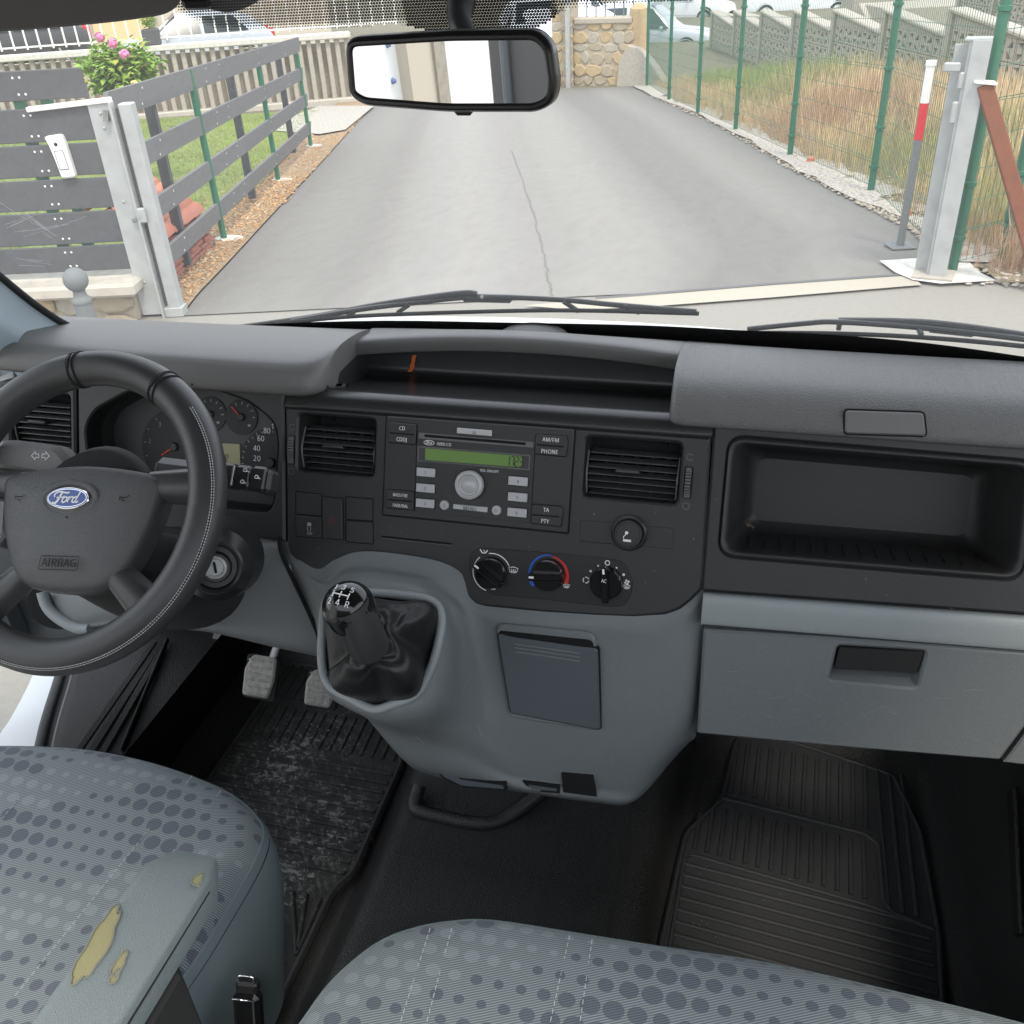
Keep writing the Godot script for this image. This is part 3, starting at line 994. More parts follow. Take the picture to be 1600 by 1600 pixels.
func vent(parent: Node3D, c: Vector2, w: float, h: float, n: int, lean := 0.0) -> void:
	var house := Shape.new()
	house.wall(Shape.ccw(rr(c, w, h, 0.006)), -0.06, Shape.ccw(rr(c, w, h, 0.006)), -0.002, face, true)
	house.flat(rr(c, w, h, 0.006), -0.06, face)
	var o := part(parent, "air_vent", house, M.black_matt)
	var top := c.y + h / 2 - 0.016
	var low := c.y - h / 2 + 0.003
	for i in n:
		var t := float(i) / (n - 1)
		var v := lerpf(top, low, t)
		var d := -0.019 + 0.013 * sin(clampf(t * 0.9 + 0.12, 0, 1) * PI)
		var sl := Shape.new().box(Vector3(w - 0.004 - 0.005 * absf(t - 0.6), 0.0013, 0.016), face * Transform3D(Basis(Vector3(1, 0, 0), 0.25), Vector3(c.x, v, d - 0.008)), 0.0005)
		part(o, "slat", sl, M.slat)
	for i in 5:
		var u := c.x - w / 2 + w * (i + 1) / 6.0
		part(o, "vane", Shape.new().box(Vector3(0.0016, h - 0.02, 0.02), face * Transform3D(Basis(Vector3(0, 1, 0), 0.3), Vector3(u, c.y - 0.006, -0.04)), 0.0004), M.panel_black)
	for s: float in [-1.0, 1.0]:
		part(o, "side_frame", Shape.new().tube(spline([face * Vector3(c.x + s * (w / 2 - 0.001), top, -0.016), face * Vector3(c.x + s * (w / 2 - 0.0015), (top + low) / 2, -0.006), face * Vector3(c.x + s * (w / 2 - 0.002), low, -0.012)], 4), 0.0013, 6), M.dash_soft)
	part(o, "vent_tab", Shape.new().box(Vector3(0.029, 0.0045, 0.014), face * Transform3D(Basis(), Vector3(c.x - 0.004, lerpf(top, low, 0.42), -0.004)), 0.0018), M.black_smooth)


func thumbwheel(parent: Node3D, c: Vector2) -> void:
	var o := part(parent, "thumbwheel", Shape.new().plate(rr(c, 0.0095, 0.036, 0.001), -0.001, 0.0005, face), M.gap)
	var sh := Shape.new()
	for i in 13:
		var t := -1.0 + 2.0 * i / 12.0
		sh.box(Vector3(0.0066, 0.0019, 0.004), face * Transform3D(Basis(Vector3(1, 0, 0), -t * 0.9), Vector3(c.x, c.y + 0.0155 * sin(t * 1.35), 0.0005 + 0.004 * cos(t * 1.35))), 0.0004)
	part(o, "wheel_ribs", sh, M.dash_soft)
	part(o, "wheel_core", Shape.new().box(Vector3(0.006, 0.03, 0.004), face * Transform3D(Basis(), Vector3(c.x, c.y, 0.001)), 0.001), M.black_smooth)
	part(o, "flow_mark", stroke(Shape.new(), arc(c + Vector2(0, 0.0285), 0.0035, 30, 330, 14), 0.0007, 0.0006, face), M.dash_soft)
	part(o, "flow_mark", stroke(Shape.new(), arc(c + Vector2(0, -0.0265), 0.0038, 0, 360, 16), 0.0007, 0.0006, face), M.dash_soft)


func build_centre_panel(dash: Node3D) -> void:
	var out := PackedVector2Array()
	for p: Vector2 in [Vector2(-0.2516, 0.0645), Vector2(-0.2487, -0.0031), Vector2(-0.2453, -0.1082), Vector2(-0.2406, -0.1209), Vector2(-0.2324, -0.1291), Vector2(-0.1941, -0.1455), Vector2(-0.1871, -0.1455), Vector2(-0.1804, -0.1391), Vector2(-0.1669, -0.127), Vector2(-0.1576, -0.1227), Vector2(-0.1499, -0.1211), Vector2(-0.1126, -0.1203), Vector2(-0.0709, -0.1198), Vector2(-0.0428, -0.1215), Vector2(-0.0278, -0.1277), Vector2(-0.0142, -0.1389), Vector2(-0.0014, -0.1524), Vector2(0.0061, -0.1571), Vector2(0.0174, -0.1581), Vector2(0.0915, -0.1562), Vector2(0.1526, -0.1534), Vector2(0.1972, -0.1495), Vector2(0.2333, -0.142), Vector2(0.2486, -0.1341), Vector2(0.2605, -0.1222), Vector2(0.2708, -0.1091), Vector2(0.2722, -0.092), Vector2(0.2683, 0.0095), Vector2(0.2665, 0.0645)]:
		out.append(p)
	var vl := Vector2(-0.1815, 0.0213)
	var vr := Vector2(0.1815, 0.0205)
	var holes := [rr(vl, 0.101, 0.0695, 0.007), rr(vr, 0.108, 0.068, 0.007)]
	var panel := part(dash, "centre_panel", Shape.new().plate(out, -0.03, 0.0, face, 0.0035, holes), M.panel_black)
	vent(dash, vl, 0.1, 0.0685, 7)
	vent(dash, vr, 0.107, 0.067, 7)
	thumbwheel(dash, Vector2(-0.2403, 0.0111))
	thumbwheel(dash, Vector2(0.2456, 0.0118))
	# switches
	part(panel, "switch_surround", Shape.new().plate(rounded([Vector2(-0.2356, -0.0389), Vector2(-0.1268, -0.0373), Vector2(-0.1244, -0.0999), Vector2(-0.2331, -0.1004)], 0.002), -0.001, 0.0006, face, 0.0004), M.panel_black)
	for s: Array in [[[Vector2(-0.2329, -0.0403), Vector2(-0.1981, -0.0405), Vector2(-0.1973, -0.0677), Vector2(-0.2322, -0.0686)], 0.0012], [[Vector2(-0.2321, -0.0702), Vector2(-0.1972, -0.0693), Vector2(-0.1956, -0.0958), Vector2(-0.2306, -0.0961)], 0.0026], [[Vector2(-0.1954, -0.0434), Vector2(-0.1697, -0.0435), Vector2(-0.1671, -0.0946), Vector2(-0.1939, -0.0949)], 0.004], [[Vector2(-0.1655, -0.0408), Vector2(-0.13, -0.0407), Vector2(-0.129, -0.0676), Vector2(-0.1646, -0.0686)], 0.0012], [[Vector2(-0.1645, -0.0702), Vector2(-0.1289, -0.0692), Vector2(-0.127, -0.0961), Vector2(-0.1636, -0.0967)], 0.0012]]:
		var poly := rounded(s[0], 0.0012)
		part(dash, "switch_gap", Shape.new().plate(Shape.inset(Shape.ccw(poly), -0.0009), 0.0, 0.0009, face), M.gap)
		part(dash, "switch", Shape.new().plate(poly, 0.0, s[1], face, 0.0008), M.panel_black)
	var car := Shape.new()
	var e: Vector2 = Vector2(-0.2128, -0.0817)
	car.flat(rounded([e + Vector2(-0.003, 0), e + Vector2(0.003, 0), e + Vector2(0.0025, 0.0045), e + Vector2(-0.0025, 0.0045)], 0.0015), 0.0029, face)
	for s: float in [-1.0, 1.0]:
		stroke(car, [e + Vector2(0.0018 * s, -0.001), e + Vector2(0.0024 * s, -0.003), e + Vector2(0.0014 * s, -0.0052), e + Vector2(0.002 * s, -0.007)], 0.0008, 0.0029, face)
	part(dash, "skid_symbol", car, M.print_grey)
	write(dash, "ESP", 0.0032, Vector2(-0.2117, -0.0913), face, 0.0029, M.print_grey)
	var tri := Shape.new()
	var h: Vector2 = Vector2(-0.1815, -0.0705)
	for k: float in [1.0, 0.45]:
		stroke(tri, [h + Vector2(-0.0062, -0.005) * k, h + Vector2(0.0062, -0.005) * k, h + Vector2(0, 0.0065) * k], 0.0009, 0.0044, face, true)
	part(dash, "hazard_triangle", tri, M.print_dim_red)
	part(dash, "card_slot", bar(Shape.new(), face * Vector3(-0.1165, -0.0857, 0.0004), face * Vector3(-0.0262, -0.0857, 0.0004), 0.0017, 0.0016), M.gap)
	part(dash, "card_slot_lip", bar(Shape.new(), face * Vector3(-0.1165, -0.0874, 0.0003), face * Vector3(-0.0262, -0.0874, 0.0003), 0.0009, 0.0012), M.dash_soft)
	# cigarette lighter in its trough
	var lc: Vector2 = Vector2(0.1851, -0.0508)
	var trough := Shape.new()
	trough.plate(rounded([Vector2(0.1273, -0.0415), Vector2(0.2336, -0.0408), Vector2(0.2342, -0.0651), Vector2(0.1284, -0.067)], 0.002), -0.001, 0.0008, face, 0.0007)
	part(dash, "lighter_trough", trough, M.panel_black)
	var at := face * Transform3D(Basis(), Vector3(lc.x, lc.y, 0))
	var lighter := part(dash, "cigarette_lighter", Shape.new().turned([Vector2(0.0205, 0.0), Vector2(0.0205, 0.006), Vector2(0.0185, 0.008), Vector2(0.0172, 0.008), Vector2(0.0168, 0.003)], at, 32), M.black_smooth)
	part(lighter, "lighter_knob", Shape.new().turned([Vector2(0.0158, 0.0), Vector2(0.0158, 0.014), Vector2(0.0150, 0.0152), Vector2(0.0138, 0.0152), Vector2(0.0132, 0.0142), Vector2(0.0, 0.0146)], at, 32), M.panel_black)
	var sm := Shape.new()
	var c2: Vector2 = lc + Vector2(-0.002, -0.006)
	sm.flat(rr(c2 + Vector2(0.0015, -0.001), 0.009, 0.0026, 0.0004), 0.0155, face)
	stroke(sm, [c2 + Vector2(-0.0025, 0.001), c2 + Vector2(-0.0028, 0.003), c2 + Vector2(-0.001, 0.0052), c2 + Vector2(0.0, 0.0065)], 0.001, 0.0155, face)
	sm.flat(ellipse(c2 + Vector2(0.0004, 0.0078), 0.0019, 0.0019, 12), 0.0155, face)
	part(lighter, "smoking_symbol", sm, M.print_white)
	# heater controls
	var clim := part(dash, "heater_panel", Shape.new().plate(rounded([Vector2(-0.0047, -0.1123), Vector2(-0.0016, -0.0924), Vector2(0.0106, -0.086), Vector2(0.1521, -0.0823), Vector2(0.1796, -0.0843), Vector2(0.1921, -0.0967), Vector2(0.1938, -0.1183), Vector2(0.1874, -0.1359), Vector2(0.1721, -0.14), Vector2(0.0881, -0.1407), Vector2(0.0263, -0.1422), Vector2(0.0049, -0.1339)], 0.012), -0.001, 0.0008, face, 0.0006), M.black_smooth)
	var k1: Vector2 = Vector2(0.0252, -0.1151)
	var k2: Vector2 = Vector2(0.0943, -0.1099)
	var k3: Vector2 = Vector2(0.1631, -0.1119)
	for kk: Array in [[k1, 147.0], [k2, 185.0], [k3, 97.0]]:
		var p: Vector2 = kk[0]
		var xf := face * Transform3D(Basis(Vector3(0, 0, 1), deg_to_rad(kk[1])), Vector3(p.x, p.y, 0.0008))
		var kn := part(clim, "heater_knob", Shape.new().turned([Vector2(0.0195, 0), Vector2(0.0185, 0.008), Vector2(0.0172, 0.0095), Vector2(0.0, 0.0095)], xf, 36), M.black_gloss)
		var g := Shape.new()
		g.plate(rounded([Vector2(-0.0205, -0.0038), Vector2(0.0205, -0.0046), Vector2(0.0205, 0.0046), Vector2(-0.0205, 0.0038)], 0.002), 0.006, 0.019, xf, 0.0016)
		part(kn, "knob_grip", g, M.black_gloss)
		part(kn, "knob_pointer", Shape.new().plate(rr(Vector2(0.0165, 0), 0.0062, 0.0024, 0.0008, 3), 0.018, 0.0194, xf), M.print_white)
	write(clim, "AC", 0.0038, k3 + Vector2(-0.0005, 0.0058), face, 0.0204, M.print_white)
	var wm := Shape.new()
	stroke(wm, arc(k1, 0.0232, 132, 256), 0.0011, 0.0012, face)
	stroke(wm, arc(k1, 0.0232, 102, 26), 0.0011, 0.0012, face)
	part(clim, "air_direction_arc", wm, M.print_white)
	var ic := Shape.new()
	for q: Array in [[Vector2(0.0141, -0.0918), 0.0], [Vector2(0.0276, -0.1344), 0.0]]:
		var p: Vector2 = q[0]
		stroke(ic, [p + Vector2(-0.0048, 0.0035), p + Vector2(-0.002, -0.0005), p + Vector2(0.0022, -0.0005), p + Vector2(0.0045, 0.0032)], 0.0014, 0.0012, face)
		stroke(ic, [p + Vector2(-0.0005, 0.003), p + Vector2(0.0014, 0.0008)], 0.0009, 0.0012, face)
	for q: Array in [[Vector2(0.0514, -0.1092), 1.0], [Vector2(0.1164, -0.1212), 0.65], [Vector2(0.1867, -0.1141), 0.65]]:
		var p: Vector2 = q[0]
		var s: float = q[1]
		stroke(ic, [p + Vector2(-0.0042, -0.0022) * s, p + Vector2(-0.0056, 0.0026) * s, p + Vector2(0, 0.0038) * s, p + Vector2(0.0056, 0.0026) * s, p + Vector2(0.0042, -0.0022) * s], 0.0009, 0.0012, face, true)
		for dx: float in [-0.0022, 0.0, 0.0022]:
			stroke(ic, [p + Vector2(dx - 0.0004, -0.0038) * s, p + Vector2(dx + 0.0005, -0.0015) * s, p + Vector2(dx - 0.0003, 0.0012) * s], 0.0008, 0.0012, face)
	for q: Array in [[Vector2(0.1436, -0.1003), 0.0015], [Vector2(0.1519, -0.093), 0.0011], [Vector2(0.1734, -0.093), 0.0011], [Vector2(0.1821, -0.1002), 0.0016]]:
		ic.flat(ellipse(q[0], q[1], q[1], 10), 0.0012, face)
	stroke(ic, arc(Vector2(0.1624, -0.0885), 0.0026, 0, 360, 18), 0.001, 0.0012, face)
	stroke(ic, arc(Vector2(0.139, -0.1114), 0.0034, 20, 110, 8), 0.0011, 0.0012, face)
	stroke(ic, arc(Vector2(0.139, -0.1114), 0.0034, 140, 230, 8), 0.0011, 0.0012, face)
	stroke(ic, arc(Vector2(0.139, -0.1114), 0.0034, 260, 350, 8), 0.0011, 0.0012, face)
	var fan: Vector2 = Vector2(0.1865, -0.1086)
	for k in 4:
		var a := PI / 2 * k + 0.4
		ic.flat(ellipse(fan + Vector2(cos(a), sin(a)) * 0.002, 0.0013, 0.0013, 8), 0.0012, face)
	part(clim, "heater_symbols", ic, M.print_white).set_meta("kind", "stuff")
	for q: Array in [["cold_arc", 222.0, 84.0, "print_blue"], ["warm_arc", 84.0, -22.0, "print_red"]]:
		var sh := Shape.new()
		var a: Array = arc(k2, 1.0, q[1], q[2], 30)
		for i in 30:
			var f0: float = float(i) / 30
			var f1: float = float(i + 1) / 30
			if q[3] == "print_blue":
				f0 = 1.0 - f0
				f1 = 1.0 - f1
			var d0: Vector2 = a[i] - k2
			var d1: Vector2 = a[i + 1] - k2
			var w0 := lerpf(0.0215 if q[3] == "print_red" else 0.0228, 0.0205, f0)
			var w1 := lerpf(0.0215 if q[3] == "print_red" else 0.0228, 0.0205, f1)
			var o0 := lerpf(0.0225 if q[3] == "print_red" else 0.0238, 0.0252, f0)
			var o1 := lerpf(0.0225 if q[3] == "print_red" else 0.0238, 0.0252, f1)
			sh.quad(face * Vector3(k2.x + d0.x * w0, k2.y + d0.y * w0, 0.0012), face * Vector3(k2.x + d0.x * o0, k2.y + d0.y * o0, 0.0012), face * Vector3(k2.x + d1.x * o1, k2.y + d1.y * o1, 0.0012), face * Vector3(k2.x + d1.x * w1, k2.y + d1.y * w1, 0.0012))
		part(clim, q[0], sh, M[q[3]])


func digits(parent: Node3D, text: String, at: Vector2, h: float, fr: Transform3D, z: float, m: Material) -> void:
	var seg := {"0": "abcdef", "1": "bc", "2": "abged", "3": "abgcd", "7": "abc", "9": "abcdfg"}
	var sh := Shape.new()
	var w := h * 0.36
	var x := at.x
	for c in text:
		var p := Vector2(x, at.y)
		var e := {"a": [Vector2(0, h), Vector2(w, h)], "b": [Vector2(w, h), Vector2(w, h / 2)], "c": [Vector2(w, h / 2), Vector2(w, 0)], "d": [Vector2(0, 0), Vector2(w, 0)], "e": [Vector2(0, 0), Vector2(0, h / 2)], "f": [Vector2(0, h / 2), Vector2(0, h)], "g": [Vector2(0, h / 2), Vector2(w, h / 2)]}
		for s in seg[c]:
			var a: Vector2 = e[s][0].lerp(e[s][1], 0.07)
			var b: Vector2 = e[s][1].lerp(e[s][0], 0.07)
			stroke(sh, [p + a + Vector2(a.y * 0.08, 0), p + b + Vector2(b.y * 0.08, 0)], h * 0.12, z, fr)
		x += h * 0.49
	part(parent, "digits", sh, m)


func build_instruments(dash: Node3D) -> void:
	var hole := rounded([Vector2(-0.5369, -0.009), Vector2(-0.5396, 0.0178), Vector2(-0.5246, 0.0423), Vector2(-0.4743, 0.0687), Vector2(-0.4179, 0.0802), Vector2(-0.3536, 0.0801), Vector2(-0.2996, 0.0667), Vector2(-0.2656, 0.0435), Vector2(-0.2598, 0.02), Vector2(-0.2635, -0.0528), Vector2(-0.2703, -0.0697), Vector2(-0.5041, -0.0701), Vector2(-0.5274, -0.0423)], 0.012)
	var out := PackedVector2Array([Vector2(-0.5515, 0.083), Vector2(-0.2535, 0.083), Vector2(-0.2509, 0.0127), Vector2(-0.2472, -0.1052), Vector2(-0.2785, -0.105), Vector2(-0.3011, -0.1023), Vector2(-0.3609, -0.1033), Vector2(-0.4946, -0.1079), Vector2(-0.5515, -0.1)])
	part(dash, "instrument_surround", Shape.new().plate(out, -0.03, 0.0, face, 0.003, [hole]), M.panel_black)
	var cl := part(dash, "instrument_cluster", Shape.new().flat(Shape.inset(Shape.ccw(hole), -0.02), -0.056, face), M.dial_plate)
	var cave := Shape.new()
	cave.wall(Shape.ccw(hole), -0.056, Shape.ccw(hole), -0.001, face, true)
	part(cl, "cluster_hood", cave, M.black_matt)
	var sub := Shape.new()
	var speed: Vector2 = Vector2(-0.2986, -0.0137)
	var tach: Vector2 = Vector2(-0.4431, -0.0037)
	var temp: Vector2 = Vector2(-0.3429, 0.0429)
	var fuel: Vector2 = Vector2(-0.3889, 0.0436)
	sub.plate(ellipse(speed, 0.045, 0.045, 40), -0.056, -0.0545, face)
	sub.plate(ellipse(tach, 0.05, 0.05, 40), -0.056, -0.0545, face)
	sub.plate(ellipse(temp, 0.0235, 0.0235, 30), -0.056, -0.0543, face)
	sub.plate(ellipse(fuel, 0.0235, 0.0235, 30), -0.056, -0.0543, face)
	part(cl, "dial", sub, M.dial)
	var marks := Shape.new()
	for i in 13:
		var a := deg_to_rad(186.0 - i * 11.0)
		var d := Vector2(cos(a), sin(a))
		stroke(marks, [speed + d * 0.0395, speed + d * (0.0425 if i % 2 else 0.0435)], 0.0012, -0.054, face)
	for i in 8:
		var a := deg_to_rad(200.0 - i * 24.0)
		var d := Vector2(cos(a), sin(a))
		stroke(marks, [tach + d * 0.043, tach + d * 0.047], 0.001, -0.054, face)
	for c: Vector2 in [temp, fuel]:
		for i in 5:
			var a := deg_to_rad(115.0 - i * 28.0)
			var d := Vector2(cos(a), sin(a))
			stroke(marks, [c + d * 0.0165, c + d * 0.0205], 0.0013, -0.054, face)
		marks.flat(ellipse(c + Vector2(0.012, -0.01), 0.0024, 0.0018, 10), -0.054, face)
	part(cl, "dial_marks", marks, M.print_grey).set_meta("kind", "stuff")
	for q: Array in [[temp, temp + Vector2(-0.014, 0.0135), 0.0016], [fuel, fuel + Vector2(-0.012, 0.0145), 0.0016], [speed, Vector2(-0.3053, -0.0171), 0.0022], [tach, Vector2(-0.4621, -0.0168), 0.002]]:
		part(cl, "needle", stroke(Shape.new(), [q[0], q[1]], q[2], -0.053, face), M.needle)
	for c: Array in [[temp, 0.005], [fuel, 0.005], [tach, 0.0058], [speed, 0.0065]]:
		part(cl, "needle_hub", Shape.new().plate(ellipse(c[0], c[1], c[1], 16), -0.055, -0.051, face, 0.001), M.panel_black)
	for q: Array in [["20", Vector2(-0.3188, -0.0099)], ["40", Vector2(-0.3195, 0.0036)], ["60", Vector2(-0.3138, 0.0168)], ["80", Vector2(-0.3052, 0.0276)], ["100", Vector2(-0.2912, 0.0339)]]:
		write(cl, q[0], 0.0068, q[1], face, -0.054, M.print_white, "speed_number")
	write(cl, "3", 0.006, Vector2(-0.4652, 0.0249), face, -0.054, M.print_grey, "speed_number")
	write(cl, "2", 0.006, Vector2(-0.4803, 0.0014), face, -0.054, M.print_grey, "speed_number")
	var scr := PackedVector2Array([Vector2(-0.3922, 0.0056), Vector2(-0.3445, 0.0072), Vector2(-0.3428, -0.0214), Vector2(-0.3918, -0.0308)])
	part(cl, "trip_screen", Shape.new().plate(scr, -0.056, -0.0538, face), M.screen_amber)
	digits(cl, "0912", Vector2(-0.3772, -0.0166), 0.0085, face, -0.0535, M.print_dark)
	digits(cl, "0279", Vector2(-0.3724, -0.0221), 0.0045, face, -0.0535, M.print_dark)
	# small panel with the outer air vent
	var vl := Vector2(-0.6105, 0.022)
	var end := PackedVector2Array([Vector2(-0.555, 0.083), Vector2(-0.5545, -0.1), Vector2(-0.631, -0.1344), Vector2(-0.6397, -0.1042), Vector2(-0.6625, -0.0238), Vector2(-0.6696, 0.0198), Vector2(-0.675, 0.07)])
	part(dash, "end_panel", Shape.new().plate(end, -0.03, 0.0, face, 0.003, [rr(vl, 0.094, 0.074, 0.006)]), M.panel_black)
	vent(dash, vl, 0.093, 0.073, 8)
	part(dash, "light_switch", Shape.new().plate(rounded([Vector2(-0.6486, -0.048), Vector2(-0.6138, -0.0512), Vector2(-0.6144, -0.08), Vector2(-0.6453, -0.0783)], 0.002), 0.0, 0.002, face, 0.001), M.black_smooth)
	# steering column shroud and ignition lock
	var axis := Vector3(-0.0161, 0.709, 0.705)
	var c0: Vector3 = wheel.origin + wheel.basis * Vector3(0.012, -0.046, -0.03)
	var rows := []
	for q: Array in [[0.0, 0.05, 0.03], [-0.02, 0.072, 0.036], [-0.05, 0.085, 0.042], [-0.1, 0.092, 0.05], [-0.16, 0.096, 0.056]]:
		var ring := []
		for k in 28:
			var t := TAU * k / 28
			var sq := pow(absf(cos(t)), 0.75) * signf(cos(t))
			ring.append(c0 + wheel.basis * Vector3(sq * q[1], sin(t) * q[2] - 0.1 * q[0] * -0.4, q[0]))
		rows.append(ring)
	var shroud := part(dash, "column_shroud", Shape.new().grid(rows, true), M.black_matt)
	var key := frame_at(Vector3(-0.2316, 0.799, -0.7051), Vector3(0.45, 0.42, 0.8))
	part(shroud, "lock_surround", Shape.new().turned([Vector2(0.048, -0.075), Vector2(0.04, -0.02), Vector2(0.03, 0.0), Vector2(0.0275, 0.002), Vector2(0.0245, 0.0), Vector2(0.0225, -0.005), Vector2(0.0175, -0.005), Vector2(0.0155, 0.001), Vector2(0.0128, 0.001)], key, 40), M.black_smooth)
	part(shroud, "lock_barrel", Shape.new().turned([Vector2(0.0128, -0.004), Vector2(0.0128, 0.0), Vector2(0.0102, 0.002), Vector2(0.0085, -0.001), Vector2(0.0, -0.001)], key, 30), M.silver)
	part(shroud, "key_slot", Shape.new().box(Vector3(0.0025, 0.012, 0.002), key, 0.0), M.gap)
	# stalks
	var sl := rounded([Vector2(-0.052, -0.012), Vector2(-0.03, -0.017), Vector2(0.02, -0.014), Vector2(0.055, -0.03), Vector2(0.06, -0.014), Vector2(0.032, 0.014), Vector2(-0.02, 0.019), Vector2(-0.043, 0.018)], 0.009)
	var sx := frame_at(Vector3(-0.4788, 0.8771, -0.7689), Vector3(0.1, 0.55, 0.82))
	var ind := part(dash, "indicator_stalk", Shape.new().plate(sl, -0.012, 0.014, sx, 0.007), M.dash_soft)
	var ar := Shape.new()
	for s: float in [-1.0, 1.0]:
		var o := Vector2(0.014 + 0.006 * s, 0.001)
		stroke(ar, [o + Vector2(-0.004 * s, 0.002), o + Vector2(0.0, 0.002), o + Vector2(0.0, 0.0048), o + Vector2(0.005 * s, 0), o + Vector2(0.0, -0.0048), o + Vector2(0.0, -0.002), o + Vector2(-0.004 * s, -0.002)], 0.0011, 0.0145, sx, true)
	part(ind, "arrow_symbols", ar, M.print_white)
	var wx := frame_at(Vector3(-0.2193, 0.8638, -0.7872), Vector3(0.05, 0.62, 0.78)) * Transform3D(Basis(Vector3(0, 0, 1), -0.06), Vector3.ZERO)
	var wp := part(dash, "wiper_stalk", Shape.new().box(Vector3(0.14, 0.024, 0.024), wx * Transform3D(Basis(), Vector3(-0.045, 0, 0)), 0.008), M.black_smooth)
	for q: Array in [[-0.021, 0.0155, 0.027], [-0.0035, 0.0192, 0.026], [0.0155, 0.0182, 0.0275]]:
		part(wp, "stalk_ring", Shape.new().box(Vector3(q[1], q[2], q[2]), wx * Transform3D(Basis(), Vector3(q[0], 0, 0)), 0.003), M.black_smooth)
	part(wp, "stalk_end", Shape.new().box(Vector3(0.008, 0.026, 0.026), wx * Transform3D(Basis(), Vector3(0.026, -0.001, 0)), 0.0055), M.panel_black)
	var ws := Shape.new()
	for q: Vector2 in [Vector2(0.0, 0.007), Vector2(-0.001, -0.006), Vector2(0.0145, 0.001)]:
		stroke(ws, arc(q, 0.0022, -30, 210, 8), 0.0009, 0.0148, wx, true)
		stroke(ws, [q + Vector2(0.001, 0), q + Vector2(0.0048, -0.0012)], 0.0008, 0.0148, wx)
	stroke(ws, [Vector2(-0.0135, -0.0105), Vector2(-0.0132, 0.011)], 0.001, 0.0148, wx)
	part(wp, "wiper_symbols", ws, M.print_white)


